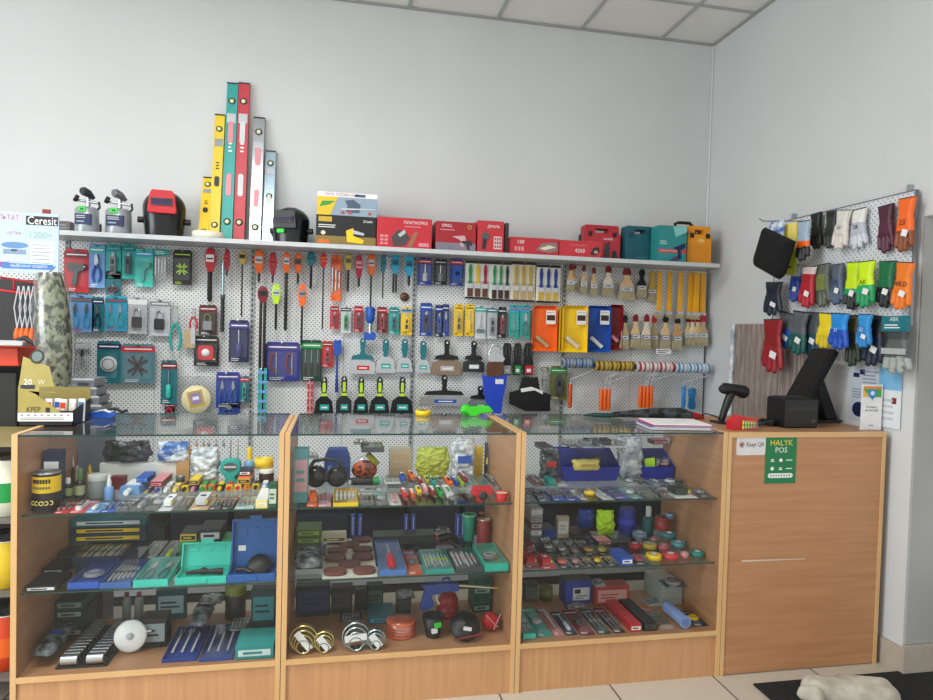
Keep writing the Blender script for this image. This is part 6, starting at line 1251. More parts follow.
# ---- far case, top shelf
for (x0, x1, yt, yf, fn, desc, cat, d) in [
 (20, 53, 475, 514, lambda w, h, d: can(min(w, d)/2*.97, h, '#1b1420', 'yel', 'silver', .5, .92), 'black glue can with a yellow band', 'can', None),
 (42, 59, 451, 504, box3('#1c2744', '#e4e6ee'), 'navy and white upright carton', 'box', .05),
 (61, 71, 479, 499, bot('#15120f', 'white', '#8f9a6a', False, .7), 'dark little bottle with white cap', 'bottle', None),
 (61, 71, 456, 488, bot('#4a1f1a', 'white', None, True, .6), 'brown bottle with tall white cap', 'bottle', None),
 (73, 83, 470, 499, bot('#24201a', '#5f7a44', '#a8b08a', False, .6), 'dark bottle with green cap', 'bottle', None),
 (82, 89, 449, 476, bot('#e6e6e6', 'red', None, True, .5), 'white bottle with a red nozzle', 'bottle', None),
 (85, 104, 476, 499, lambda w, h, d: jar(min(w, d)/2, h, '#7d8788', '#b9bfbb'), 'grey-green tub with pale lid', 'tub', None),
 (96, 102, 464, 478, bot('#e0a020', 'yel', None, True, .6), 'small amber bottle behind the tub', 'bottle', None),
 (103, 112, 474, 501, bot('lblue', 'white', None, True, .5), 'small light blue bottle with white nozzle', 'bottle', None),
 (110, 124, 477, 490, box3('#6d1822'), 'dark red little box', 'box', .04),
 (252, 262, 448, 468, bot('#6fa8d8', 'yel', 'white', False, .6), 'blue and yellow little bottle', 'bottle', None),
 (258, 273, 470, 485, lambda w, h, d: jar(min(w, d)/2, h, 'dbrown', 'white'), 'brown jar with white lid', 'jar', None),
 (262, 279, 449, 468, lambda w, h, d: taperoll(min(w, h)/2, .04, 'yel', 'lyel'), 'yellow tape roll', 'tape roll', .07),
 (268, 279, 484, 511, box3('#1f5a40', '#cfe0d0'), 'green and white little box stack', 'box', .05),
 (110, 182, 463, 478, box3('#dfe3dc'), 'long white carton', 'box', .035),
 (192, 206, 452, 466, lambda w, h, d: carton(w, d, h, 'wood', None, None, 'brush_head_bundle'), 'bundle of wooden handles', 'bundle', .04),
 (207, 234, 449, 466, SB('crumple', 3), 'crumpled white bag', 'bag', .06)]:
    stand(0, 0, x0, x1, yt, yf, fn, desc, cat, d)
def soapdish(w, h, d):
    r = root('masking_reel'); s = MB().prism([(-w*.3, 0), (w*.3, 0), (w*.36, h*.1), (w*.2, h*.3), (w*.5, h*.55), (w*.46, h*.9), (w*.3, h), (-w*.3, h), (-w*.46, h*.9), (-w*.5, h*.55), (-w*.2, h*.3), (-w*.36, h*.1)], -.02, .02, 'teal'); s.build('teal_frame', r, bev=.004); MB().prism(ell(0, h*.72, w*.34, h*.16), -.0225, -.0203, 'dgrey').build('opening', r); MB().box(-w*.3, w*.3, -.024, -.0226, h*.68, h*.76, 'lgrey').build('metal_bar', r); return r
stand(0, 0, 211, 240, 460, 486, soapdish, 'teal holder with an oval opening', 'holder', .05)

ct = [o for o in bpy.data.objects if o.get('label', '').startswith('long white carton')][0]; bpy.context.view_layer.update(); tz = top_of(ct)+.001
for x0, x1, hh, dd, mm, sd, l in [(104, 153, .085, .035, 'crumple_black', 5, 'black crumpled plastic bag lying on the long white carton'), (158, 190, .08, .035, 'crumple_blue', 6, 'blue and white plastic bag on the end of the long white carton')]:
    a = ony(x0, 455, ct.location.y).x; b = ony(x1, 455, ct.location.y).x; r = bag(b-a, hh, dd, mm, None, sd); r.location = ((a+b)/2, ct.location.y, tz+.006); tag(r, l, 'bag')
for i in range(9):
    stand(0, 0, 195+i*6.4, 198.5+i*6.4, 440, 467-(i > 3)*2, lambda w, h, d: (lambda r: (MB().cyl((0, 0, 0), (0, 0, h*.4), .006, 'wood' if i < 4 else 'grey', 8).build('handle', r), MB().cyl((0, 0, h*.4), (0, 0, h), .003, mt('silver'), 6).build('shank', r), r)[2])(root('file_tool')), ['first', 'second', 'third', 'fourth'][i]+' wooden-handled file from the blue bag' if i < 4 else ['first', 'second', 'third', 'fourth', 'last'][i-4]+' bare steel rod towards the small blue bottle', 'file', .012, 'upright files and rods at the back')
R.seed(11)
def run(case, lv, rows, group=None):
    for row in rows:
        x0, x1, yf, yb, fn, desc, cat = row[:7]; lay(case, lv, x0, x1, yf, yb, fn, desc, cat, row[7] if len(row) > 7 else 'flat', group)
run(0, 0, [
 (50, 66, 514, 503, K('red', 'dred', 'bits', 'dred'), 'red flat pack of small parts', 'pack'), (67, 82, 514, 502, K('#d03a3c', 'pink', 'knife', 'white'), 'bright red pack with a white insert', 'pack'),
 (83, 97, 514, 504, K('lblue', 'cyan', 'driver', 'white'), 'light blue flat pack', 'pack'), (98, 112, 514, 503, K('blue', 'dblue', 'bits', 'lblue'), 'blue flat pack', 'pack'),
 (113, 127, 513, 500, K('silver', 'grey', 'bits', 'white', bag=True), 'clear bag of white beads', 'bag'), (128, 141, 513, 496, K('lgrey', 'white', 'driver', 'silver', bag=True), 'clear bag with a silvery tube', 'bag'),
 (113, 140, 496, 481, TB('lblue', 'white'), 'large pale blue glue tube', 'tube', 'up'), (142, 156, 513, 497, K('tan', 'grey', 'round', 'silver', bag=True), 'tan clear pack', 'pack'), (157, 170, 512, 498, K('silver', 'lgrey', 'tape', 'white'), 'silver pack with white insert', 'pack'),
 (171, 185, 512, 497, K('grey', 'dgrey', 'bits', 'tan', bag=True), 'grey bag of screws', 'bag'), (187, 206, 512, 496, K('tan', 'brown', 'tape', 'silver'), 'tan pack framing a silver card', 'pack'), (208, 219, 511, 499, K('dgrey', 'red', 'bits', 'gold'), 'dark pack with golden bits', 'pack'), (220, 232, 511, 499, K('char', 'crim', 'bits', 'red'), 'dark pack with red fittings', 'pack'),
 (234, 253, 510, 498, K('#a8c4c4', 'teal', 'bits', 'pink'), 'pale teal and white pack', 'pack'), (255, 267, 510, 497, BX('lyel', 'white', .03, 'white'), 'yellow and white box', 'box', 'up')])
for i, (c, c2, desc) in enumerate([('purple', 'gold', 'purple and orange tube'), ('#e0e4ee', 'purple', 'white tube with purple print'), ('lgrey', 'white', 'grey rounded tube'), ('tan', 'lyel', 'tan tube with yellow cap'), ('yel', 'black', 'yellow tube with black print'), ('#4a3a6a', 'pink', 'violet tube with pink print'), ('gold', 'green', 'golden tube with green end'), ('orange', 'green', 'orange tube with green end'), ('black', 'yel', 'black tube with yellow cap'), ('yel', 'red', 'first yellow tube with red print'), ('lyel', 'red', 'pale yellow tube with red print'), ('yel', 'orange', 'yellow tube with orange print'), ('yel', 'char', 'yellow tube beside the blue one'), ('lblue', 'white', 'light blue tube'), ('dgrey', 'pink', 'dark grey tube with pink cap')]):
    lay(0, 0, 143+i*9, 151+i*9, 495-i*.3, 486-i*.3, TB(c, c2), desc, 'tube', 'up', 'small glue tubes in a row')
run(0, 0, [(145, 158, 484, 476, BX('blue', None, .02, 'lblue'), 'small blue box', 'box', 'up'), (160, 176, 484, 474, BX('dred', 'pink', .02, 'pink'), 'dark red and pink box', 'box', 'up'), (178, 190, 485, 476, TR('dgrey', 'silver'), 'small dark roll', 'roll', 'up'), (192, 209, 484, 475, BX('gold', 'yel', .02, 'black'), 'golden little box', 'box', 'up'), (241, 256, 484, 475, BX('gold', 'orange', .022, 'black'), 'orange and gold box', 'box', 'up'), (243, 258, 474, 468, BX('navy', 'char', .02, 'white'), 'navy box with white print', 'box', 'up')])
# ---- far case, middle shelf
run(0, 1, [(18, 55, 592, 578, BX('#0f1014', '#14161a', .018, 'white'), 'flat black case with white front edge', 'box', 'up'), (26, 62, 577, 566, BX('#131419', '#0e0f12', .03, 'lgrey'), 'second flat black case stepping back', 'box', 'up'), (38, 74, 565, 556, BX('#1a1b20', '#15161a', .04, 'grey'), 'rearmost flat black case', 'box', 'up'),
 (68, 98, 589, 568, S('#2a58b8', 'round', 'lgrey', 'blue', 1, .022), 'blue oval pack under a clear cover', 'pack', 'up'), (100, 130, 589, 566, S('#3a63a8', 'bits', 'navy', 'silver', 1, .022), 'blue box of bits under a clear cover', 'tool set', 'up'),
 (132, 166, 589, 566, S('lteal', 'pliers', 'dteal', 'silver', 2, .026), 'teal box of small pliers', 'tool set', 'up'),
 (63, 146, 558, 538, S('#27345c', 'bits', 'grey', 'silver', 3, .04), 'large navy organiser with clear lid', 'organiser', 'up'), (142, 158, 560, 540, S('dgrey', 'wrench', 'char', 'steel', 1, .02), 'dark grey wrench pack', 'pack', 'up'), (160, 176, 560, 540, S('char', 'driver', 'lime', 'steel', 1, .02), 'black pack with a yellow streak', 'pack', 'up')])
stand(0, 1, 173, 224, 573, 588, lambda w, h, d: opencase(w, d, .026, '#35c9b4', .085, 'black', 'gun'), 'open turquoise case with a black soldering tool', 'open case', .11)
stand(0, 1, 226, 276, 560, 586, lambda w, h, d: opencase(w, d, .028, '#1f5fa8', .165, '#15171a', 'disc', True, 8), 'open blue case with a round black machine', 'open case', .11)
for i, (c, f) in enumerate([('#1b4a56', 'yel'), ('#20304c', 'yel'), ('#1a6a78', 'white')]):
    stand(0, 1, 80, 162, 0, 538, lambda w, h, d: carton(w, d, .026, c, lambda p, w_, h_, y: (p.box(-w_*.48, -w_*.4, y, y+.0004, h_*.1, h_*.9, f), p.box(w_*.05, w_*.3, y, y+.0004, h_*.2, h_*.8, f), p.box(-w_*.3, -w_*.02, y, y+.0004, h_*.35, h_*.65, 'lgrey')), name='drill_set_carton'), ['lowest', 'middle', 'top'][i]+' long teal-navy carton of the stack', 'box', .09) if False else lay(0, 1, 80, 162, 531, 527, BX(c, None, .03, f), ['lowest', 'middle', 'topmost'][i]+' long dark carton with a '+['yellow', 'gold', 'white'][i]+' label', 'box', 'up')
lay(0, 1, 186, 240, 537, 527, BX('#2a8a4c', '#2f9a52', .05), 'long green plane box', 'box', 'up'); lay(0, 1, 178, 200, 548, 539, BX('gold', 'black', .03, 'black'), 'gold and black carton', 'box', 'up'); lay(0, 1, 203, 224, 548, 538, BX('char', 'black', .05, 'lgrey'), 'stack-like black carton with grey print', 'box', 'up')
# ---- far case, bottom
for i in range(4): lay(0, 2, 52, 96, 620, 606, BX(['#15382e', '#173e36', '#12322a', '#1a463c'][i], None, .034, ['#8fa8a0', 'dgreen', '#9ab0a8', '#7f9890'][i]), ['lowest', 'second', 'third', 'topmost'][i]+' dark green case of the pile', 'tool case', 'up')
def sockets(w, d):
    r = root('socket_set'); n = 12
    MB().box(-w/2, w/2, -d/2, d/2, 0, .006, 'char').build('tray', r)
    for j in (-1, 1):
        s = MB()
        for i in range(n): y = -d/2+d*(i+.6)/(n+.2); rr = .0185-.0007*i; s.cyl((j*w*.25-.026, y, .006+rr), (j*w*.25+.026, y, .006+rr), rr, mt('silver', .32), 12); s.cyl((j*w*.25-.027, y, .006+rr), (j*w*.25+.027, y, .006+rr), rr*.5, 'char', 8)
        s.build('socket_row', r)
    return r
lay(0, 2, 56, 106, 668, 628, sockets, 'chrome socket set in two stepped rows', 'socket set', 'up')
lay(0, 2, 32, 53, 668, 640, BG_('crumple_dark', .05, 8, 'blue'), 'clear bag with something blue inside', 'bag')
def lid(w, h, d): r = root('plastic_disc'); q = h/2; s = MB(); s.M = Matrix.Rotation(math.radians(-16), 4, 'X'); s.lathe([(.001, .012), (q*.9, .010), (q, .004), (q, 0), (.001, 0)], 'white', (0, 0, q+.003), 32, 'y'); s.build('disc', r); s = MB(); s.M = Matrix.Rotation(math.radians(-16), 4, 'X'); s.lathe([(.001, .016), (.012, .016), (.012, .011)], 'lgrey', (0, 0, q+.003), 14, 'y'); s.box(q*.9, q*1.25, -.006, -.002, q*1.25, q*1.35, 'lgrey'); s.build('hub_and_tab', r); return r
stand(0, 2, 111, 140, 626, 657, lid, 'round white lid leaning', 'lid', .05)
for i in range(2): stand(0, 2, [121, 133][i], [129.5, 142][i], 594, 622, lambda w, h, d: bottle(min(w, d)/2, h, '#8f9492', 'dred', .82, False), ['first', 'second'][i]+' slim grey canister with a red cap', 'canister', None, 'slim grey canisters')
stand(0, 2, 140, 166, 618, 648, box3('#15171c', '#8a9aa0'), 'black carton picturing a green machine', 'box', .07); stand(0, 2, 158, 187, 590, 616, box3('#1f5560', '#a8c4c8'), 'dark teal upright card box', 'box', .03)
run(0, 2, [(162, 196, 662, 630, S('#27418c', 'wrench', 'silver', 'steel', 3, .012, False), 'blue tray of combination wrenches', 'wrench set', 'up'), (199, 232, 661, 628, S('#2d4a94', 'wrench', 'steel', 'steel', 3, .012), 'blue wrapped wrench tray with yellow mark', 'wrench set', 'up'), (236, 275, 659, 640, BX('#1a8a8c', '#2f9c9a', .045, '#c9dede'), 'teal carton showing a round gauge', 'box', 'up'), (196, 222, 624, 600, BG_('crumple_dark', .05, 9), 'dark grey plastic bag', 'bag')])
stand(0, 2, 227, 247, 588, 612, lambda w, h, d: jar(min(w, d)/2, h, '#2a2420', '#7a7a2a'), 'dark jar with an olive lid', 'jar'); stand(0, 2, 251, 275, 589, 628, box3('#1c3c44', '#3a8a94'), 'tall dark teal blister box', 'box', .05)
# ---- middle case, top shelf
stand(1, 0, 291, 307, 449, 503, box3('#5a9aa0', '#c8a0a8', '#1f7a78'), 'tall clear teal-topped package', 'package', .05)
def goggles(w, h, d):
    r = root('safety_goggles'); s = MB(); 
    for q in (-1, 1): s.lathe([(w*.05, .02), (w*.2, .02), (w*.24, .0), (w*.24, -.04)], pm('black', .15), (q*w*.24, -d*.2, h*.42), 20, 'y')
    s.tube([(-w*.46, 0, h*.5), (-w*.3, 0, h*.9), (0, 0, h*.98), (w*.3, 0, h*.9), (w*.46, 0, h*.45)], .008, 'char', 8); s.build('frame_and_band', r)
    s = MB()
    for q in (-1, 1): s.lathe([(.001, .008), (w*.17, .004)], pm('#20242a', .05), (q*w*.24, -d*.2-.016, h*.42), 18, 'y')
    s.build('dark_lens', r); MB().box(-w*.1, w*.1, -d*.2-.02, 0, h*.36, h*.56, 'char').build('bridge', r); return r
stand(1, 0, 304, 348, 460, 492, goggles, 'large black round-lens goggles', 'goggles', .08)
stand(1, 0, 325, 349, 449, 468, lambda w, h, d: (lambda r: (MB().prism([(-w/2, 0), (w/2, 0), (w/2, h*.7), (w*.35, h), (-w*.35, h), (-w/2, h*.7)], -d/2, d/2, '#24428c').build('body', r, bev=.004), MB().box(-w*.36, w*.26, -d/2-.001, -d/2-.0002, h*.1, h*.5, 'lblue').build('label', r), r)[2])(root('plastic_case')), 'blue rounded plastic case', 'case', .06)
def screwjar(w, h, d): r = root('screw_jar'); s = MB(); s.M = Matrix.Rotation(.9, 4, 'Y'); q = h*.45; s.lathe([(q*.9, -.01), (q, .0), (q, h*.9), (q*.85, h)], MC['plastic'], (-h*.3, 0, 0), 20); s.M = Matrix.Translation((0, 0, q)) @ Matrix.Rotation(1.1, 4, 'Y') @ Matrix.Translation((0, 0, -h*.45)); s = MB(); s.ball((-w*.05, 0, h*.34), (w*.42, d*.3, h*.3), MC['mix_screws'], 16, 10); s.build('orange_screws', r); s = MB(); s.M = Matrix.Translation((w*.2, 0, h*.66)) @ Matrix.Rotation(.8, 4, 'Y'); s.lathe([(.001, .012), (w*.26, .012), (w*.27, -.008), (.001, -.008)], '#b8b81e', n=22); s.build('lid', r); s = MB(); s.ball((-w*.04, 0, h*.40), (w*.46, d*.36, h*.38), MC['plastic'], 16, 10); s.build('clear_jar', r); return r
stand(1, 0, 350, 379, 450, 474, screwjar, 'tipped clear jar of orange screws with lime lid', 'jar', .08)
lay(1, 0, 345, 380, 488, 483, lambda w, d: (lambda r: (MB().cyl((-w/2, 0, .017), (w*.3, 0, .017), .016, 'char', 14).build('tube_body', r), MB().cyl((w*.3, 0, .017), (w*.5, 0, .017), .017, 'green', 14).build('cap', r), MB().box(-w*.49, -w*.4, -.018, -.0165, .008, .026, 'white').build('label', r), r)[3])(root('torch')), 'black tube with a green end', 'torch', 'up')
stand(1, 0, 383, 402, 448, 462, box3('#b9ad92', 'tan'), 'beige clear box', 'box', .04)
stand(1, 0, 406, 437, 449, 463, SB('#b4bf45', 12), 'heap of yellow-green gloves', 'gloves', .05).children[0].active_material
stand(1, 0, 438, 468, 440, 472, SB('crumple', 13, 'blue'), 'white bag printed blue', 'bag', .06)
stand(1, 0, 464, 473, 447, 468, box3('yel'), 'narrow yellow packet', 'packet', .02); stand(1, 0, 474, 486, 444, 466, SB('crumple_black', 14, 'yel'), 'black and yellow packet', 'packet', .04)
run(1, 0, [(304, 317, 507, 493, K('orange', 'gold', 'tape', 'orange', c2='orange'), 'orange pack of ear plugs', 'pack'), (318, 331, 507, 494, K('#c8909a', 'pink', 'bits', 'pink'), 'pinkish pack', 'pack'), (333, 358, 507, 491, S('yel', 'bits', 'silver', 'lgrey', 1, .014), 'clear tray with a yellow front edge', 'pack', 'up'),
 (360, 375, 506, 493, K('lgrey', 'white', 'bits', 'lgrey', bag=True), 'clear bag of white fittings', 'bag'), (376, 389, 506, 493, K('silver', 'teal', 'round', 'lgrey', bag=True), 'clear bag with round fittings', 'bag'), (390, 402, 506, 494, K('lgrey', 'red', 'driver', 'pink'), 'clear pack with a red edge', 'pack'),
 (360, 382, 481, 474, S('dgrey', 'bits', 'silver', 'steel', 1, .02), 'grey clear organiser box', 'organiser', 'up'), (385, 420, 479, 470, S('#7a868a', 'bits', 'grey', 'steel', 2, .022), 'long pale organiser box', 'organiser', 'up')])
for i, (x0, x1, yf, yb, c, c2, desc) in enumerate([(402, 408, 492, 482, 'blue', 'black', 'blue utility knife'), (404, 410, 504, 492, 'red', 'lgrey', 'red utility knife in front'), (411, 417, 490, 480, 'orange', 'char', 'orange utility knife'), (412, 418, 504, 493, 'dorange', 'white', 'dark orange utility knife in front'), (418, 424, 499, 486, 'yel', 'black', 'yellow utility knife'), (419, 425, 488, 479, 'crim', 'white', 'small crimson knife'), (425, 431, 498, 488, 'pink', 'white', 'pink-labelled knife'), (426, 432, 487, 478, 'gold', 'black', 'golden utility knife'), (432, 438, 489, 477, 'teal', 'black', 'teal utility knife'), (433, 439, 501, 490, 'dred', 'white', 'dark red knife in front'), (440, 445, 488, 478, 'grey', 'black', 'grey utility knife'), (441, 447, 502, 489, 'green', 'black', 'bright green utility knife'), (447, 454, 487, 474, 'orange', 'black', 'big orange utility knife'), (455, 460, 487, 474, 'dblue', 'lblue', 'dark blue utility knife'), (461, 466, 486, 474, 'lime', 'char', 'lime and black knife'), (449, 460, 504, 489, 'lgrey', 'green', 'clear-handled knife'), (467, 472, 494, 478, 'dred', 'silver', 'dark red slim knife')]):
    lay(1, 0, x0, x1, yf, yb, KN(c, c2), desc, 'knife', 'flat', 'utility knives fanned out')
run(1, 0, [(474, 485, 484, 470, S('#9aa6a8', 'driver', 'teal', 'steel', 2, .016), 'clear pack of two screwdrivers', 'screwdriver set', 'up'), (486, 498, 484, 470, S('grey', 'bits', 'dgrey', 'steel', 1, .02), 'grey case of bits', 'bit set', 'up')])
stand(1, 0, 472, 494, 488, 503, lambda w, h, d: (lambda r: (MB().prism([(-w/2, h*.5), (-w*.4, h), (w*.45, h), (w/2, h*.6), (w*.1, h*.4), (0, 0), (-w*.2, 0), (-w*.25, h*.4)], -.02, .02, 'red').build('body', r, bev=.003), MB().lathe([(.004, .024), (h*.3, .024), (h*.3, -.02)], 'char', (0, 0, h*.45), 18, 'y').build('reel', r), r)[2])(root('tape_dispenser')), 'red tape dispenser with a dark reel', 'dispenser', .05)
stand(1, 0, 497, 513, 494, 505, lambda w, h, d: (lambda r: (MB().lathe([(w*.34, 0), (w*.46, h), (w*.42, h), (w*.31, .004), (.001, .004)], 'red', n=22).build('bowl', r), MB().lathe([(w*.41, h*.9), (.001, h*.9)], 'cream', n=22, caps=False).build('contents', r), r)[2])(root('small_bowl')), 'small red bowl', 'bowl')
# ---- middle case, middle shelf
for i in range(3): lay(1, 1, 295, 320, 552, 543, BX(['#2f4a26', '#3f6a2a', '#4a7a30'][i], None, .03, ['#253a1e', '#8fae5a', '#9ab860'][i]), ['lowest', 'middle', 'topmost'][i]+' lime-green little carton', 'box', 'up')
lay(1, 1, 290, 318, 582, 562, BG_('crumple_dark', .05, 15), 'clear bag of dark parts', 'bag')
def pads(w, d):
    r = root('sanding_pad_board'); MB().box(-w/2, w/2, -.003, 0, 0, d, '#d8d8cc').build('board', r)
    for (u, v) in ((-.27, .8), (.27, .8), (0, .5), (-.27, .2), (.27, .2)):
        s = MB(); a, b = w*.21, d*.15; s.prism(rrect(u*w-a, u*w+a, v*d-b, v*d+b, min(a, b)*.75), -.016, -.0035, 'padbrown'); s.build('sanding_pad', r, bev=.003)
    return r
run(1, 1, [(322, 378, 581, 558, pads, 'white board of five brown sanding pads in front', 'sanding pads'), (326, 374, 555, 537, pads, 'second board of brown sanding pads behind', 'sanding pads'), (322, 346, 536, 530, BX('cream', None, .025, 'olive'), 'cream carton', 'box', 'up'),
 (380, 407, 578, 546, S('#4a78c0', 'driver', 'red', 'silver', 1, .02), 'blue round-ended pack', 'pack', 'up'), (409, 423, 577, 552, K('dorange', 'blue', 'round', 'dgrey'), 'orange and blue pack with a dark disc', 'pack'), (426, 455, 576, 555, S('#2a9a90', 'bits', 'lime', 'silver', 3, .018), 'teal pack of many bits', 'bit set', 'up'), (457, 484, 575, 554, S('#3a4448', 'bits', 'pink', 'silver', 2, .018), 'dark pack of bits', 'bit set', 'up'), (487, 513, 574, 552, S('#28b09c', 'round', 'grey', 'white', 1, .03), 'turquoise wrapped box', 'box', 'up')])
lay(1, 1, 373, 436, 543, 534, BX('#2a302c', '#3a443c', .035), 'long dark green-grey case', 'case', 'up')
lay(1, 1, 437, 462, 552, 540, lambda w, d: (lambda r: (MB().tube([(-w*.45, 0, .03), (-w*.1, 0, .045), (w*.2, 0, .035), (w*.45, 0, .02)], 1, 'black', 10, [.016, .024, .018, .01]).build('black_body', r), MB().tube([(-w*.4, .01, .045), (-w*.2, .02, .06), (w*.1, .02, .055)], .008, 'gold', 8).build('brass_bar', r), MB().tube([(0, -.01, .03), (.02, -.04, .02), (.05, -.06, .012)], .011, 'black', 8).build('second_handle', r), r)[3])(root('hand_tool')), 'black hand tool with a brass bar', 'tool', 'up')
stand(1, 1, 463, 477, 516, 542, lambda w, h, d: (lambda r: (MB().lathe([(w*.36, 0), (w*.5, h*.94), (w*.46, h*.96), (.001, h*.9)], '#1f9a80', n=22).build('cup', r), MB().lathe([(w*.5, h*.93), (w*.52, h), (w*.45, h)], '#7fd0a0', n=22, caps=False).build('rim', r), r)[2])(root('plastic_cup')), 'teal-green tapering cup', 'cup')
stand(1, 1, 479, 494, 521, 547, lambda w, h, d: can(min(w, d)/2, h, '#8c2c30', None, 'cream'), 'front dark red can', 'can'); stand(1, 1, 480, 490, 514, 538, lambda w, h, d: can(min(w, d)/2, h, '#7a262c', None, 'tan'), 'rear dark red can', 'can')
lay(1, 1, 430, 448, 531, 526, BX('#a85a70', 'pink', .02, 'pink'), 'pink flat carton', 'box', 'up')
for i, px in enumerate([350, 357, 402, 409, 453, 458]): stand(1, 1, px, px+4, 515, 533, lambda w, h, d: (lambda r: (MB().box(-w/2, w/2, -.01, .01, 0, h, '#3a56b4').build('blue_card', r), MB().box(-w*.15, w*.15, -.0115, -.0102, h*.1, h*.9, '#aebce8').build('pale_stripe', r), r)[2])(root('blade_pack')), ['first', 'second', 'third', 'fourth', 'fifth', 'last'][i]+' narrow upright blue pack at the back', 'pack', .02, 'narrow upright blue packs')
# ---- middle case, bottom
stand(1, 2, 296, 330, 586, 612, box3('#1a2648', '#2e4070', '#1c2c34'), 'navy carton', 'box', .08); stand(1, 2, 331, 352, 588, 606, box3('#23282c', '#3a4044'), 'charcoal carton', 'box', .06); stand(1, 2, 354, 366, 590, 606, box3('#20252a'), 'small black box', 'box', .05); stand(1, 2, 361, 382, 586, 604, box3('#1f2f2c', '#4a5a54'), 'dark green-grey box', 'box', .05)
lay(1, 2, 368, 395, 624, 606, BX('#1a7088', '#2a7a88', .03, '#6fb0bc'), 'teal flat carton', 'box', 'up'); stand(1, 2, 396, 411, 597, 614, box3('#33383a', '#4a5052'), 'grey-black little case', 'case', .04)
GD = mt('#d8c88a', .3); SV = mt('#b8c8cc', .25)
for (x0, x1, yt, yf, c, desc) in [(291, 315, 627, 654, GD, 'larger golden ring saw set'), (314, 332, 633, 653, GD, 'smaller golden ring saw set'), (344, 367, 624, 651, SV, 'larger silver ring saw set'), (366, 384, 631, 650, SV, 'smaller silver ring saw set')]: stand(1, 2, x0, x1, yt, yf, RING(c), desc, 'hole saw', .035, 'ring hole saw sets')
def discs(w, d):
    r = root('disc_stack'); q = min(w, d)*.5
    for i in range(5): MB().lathe([(q*.3, i*.012), (q*(.96-.02*(i % 2)), i*.012), (q*(.96-.02*(i % 2)), i*.012+.009), (q*.3, i*.012+.009)], '#e8683a', n=26).build('orange_disc', r)
    MB().lathe([(q, 0), (q*1.0, .05), (q*.7, .066), (.2*q, .07)], MC['film'], n=22, caps=False).build('clear_bag', r); return r
lay(1, 2, 387, 419, 645, 620, discs, 'stack of orange discs in a clear bag', 'disc stack', 'up')
def mug(w, h, d): r = root('rubber_cup'); MB().lathe([(w*.3, 0), (w*.5, h), (w*.46, h), (w*.26, .005), (.001, .005)], 'black', n=24).build('cup', r); s = MB(); s.M = Matrix.Rotation(.25, 4, 'Z'); s.box(-.012, .014, -w*.5-.003, -w*.42, h*.62, h*.84, '#2fd03c'); s.box(-.022, .0, -w*.46-.004, -w*.40, h*.36, h*.56, 'white'); s.build('price_tag', r); return r
stand(1, 2, 423, 446, 620, 641, mug, 'black rubber cup with green tag', 'cup')
def helmet(w, h, d): r = root('plumb_bob'); MB().lathe([(w*.40, 0), (w*.48, h*.1), (w*.5, h*.3), (w*.44, h*.36), (w*.46, h*.55), (w*.38, h*.85), (w*.2, h*.98), (.001, h)], pm('#a8242c', .3), n=26).build('dome', r); MB().lathe([(w*.51, h*.27), (w*.52, h*.33), (w*.5, h*.36)], 'dred', n=26, caps=False).build('rim', r); return r
stand(1, 2, 438, 461, 596, 621, helmet, 'glossy red dome', 'dome')
def funnel(w, h, d):
    r = root('plunger'); s = MB(); s.M = Matrix.Translation((0, 0, h*.5)) @ Matrix.Rotation(math.radians(42), 4, 'X'); q = w*.48; s.lathe([(q, 0), (q*.96, .01), (q*.5, .02), (.001, .028)], 'black', n=28); s.build('black_disc', r); s = MB(); s.box(-.012, .02, -.035, -.03, h*.48, h*.62, 'white', Matrix.Rotation(.2, 3, 'Y')); s.build('price_tag', r); MB().cyl((-w*.3, -.045, h*.2), (w*.6, -.05, h*.42), .004, 'dred', 8).build('red_wire', r); return r
stand(1, 2, 450, 483, 619, 643, funnel, 'black round disc with white tag', 'disc', .08)
def redcap(w, h, d): r = root('chalk_reel'); s = MB(); s.ball((0, 0, h*.45), (w*.42, w*.36, h*.42), 'red', 14, 10); s.build('red_body', r); s = MB(); s.cyl((-w*.3, -w*.36, h*.9), (w*.3, -w*.4, h*.3), .003, 'pink', 6); s.cyl((w*.1, -w*.4, h*.2), (w*.5, -w*.1, h*.8), .003, 'pink', 6); s.build('crossed_wires', r); return r
stand(1, 2, 483, 505, 614, 635, redcap, 'red bundle with crossed wires', 'bundle')
for i in range(4): lay(1, 2, 473, 497, 612, 601, BX(['#114a40', '#17604f', '#124f46', '#1a6a58'][i], None, .036, ['#7fb0a4', '#0f3c34', '#8fbcb0', '#0f4038'][i]), ['lowest', 'second', 'third', 'topmost'][i]+' dark teal-green carton of the pile', 'box', 'up')
def gun(w, h, d):
    r = root('foam_gun'); s = MB(); s.prism([(-w*.36, h*.5), (-w*.32, h*.1), (-w*.42, -h*.0), (-w*.5, 0), (-w*.46, h*.5), (-w*.44, h*.72), (-w*.5, h*.86), (-w*.2, h*.92), (-w*.02, h*.86), (-w*.02, h*.62), (-w*.18, h*.6)], -.014, .014, '#27408c'); s.build('blue_body', r, bev=.004)
    MB().tube([(-w*.24, 0, h*.9), (-w*.22, 0, h*1.04), (-w*.15, 0, h*1.06), (-w*.13, 0, h*.92)], .005, '#27408c', 8).build('hook', r); MB().tube([(-w*.3, 0, h*.62), (-w*.29, -.002, h*.3), (-w*.26, 0, h*.16)], .005, 'lgrey', 8).build('trigger', r)
    MB().cyl((-w*.03, 0, h*.78), (w*.46, 0, h*.62), .0055, mt('#e0d8b8', .3), 10).build('long_rod', r); MB().cyl((w*.45, 0, h*.62), (w*.5, 0, h*.605), .009, 'gold', 10, .003).build('brass_tip', r); return r
# rests on the red dome and the carton pile
zc = ZS[2]; p = ony(463, 620, .30); r = gun(.325, .115, .03); r.location = (ony(463, 600, .17).x-.012, .17, ony(430, 609, .17).z); tag(r, 'blue foam gun with a long pale rod resting over the red dome', 'foam gun')
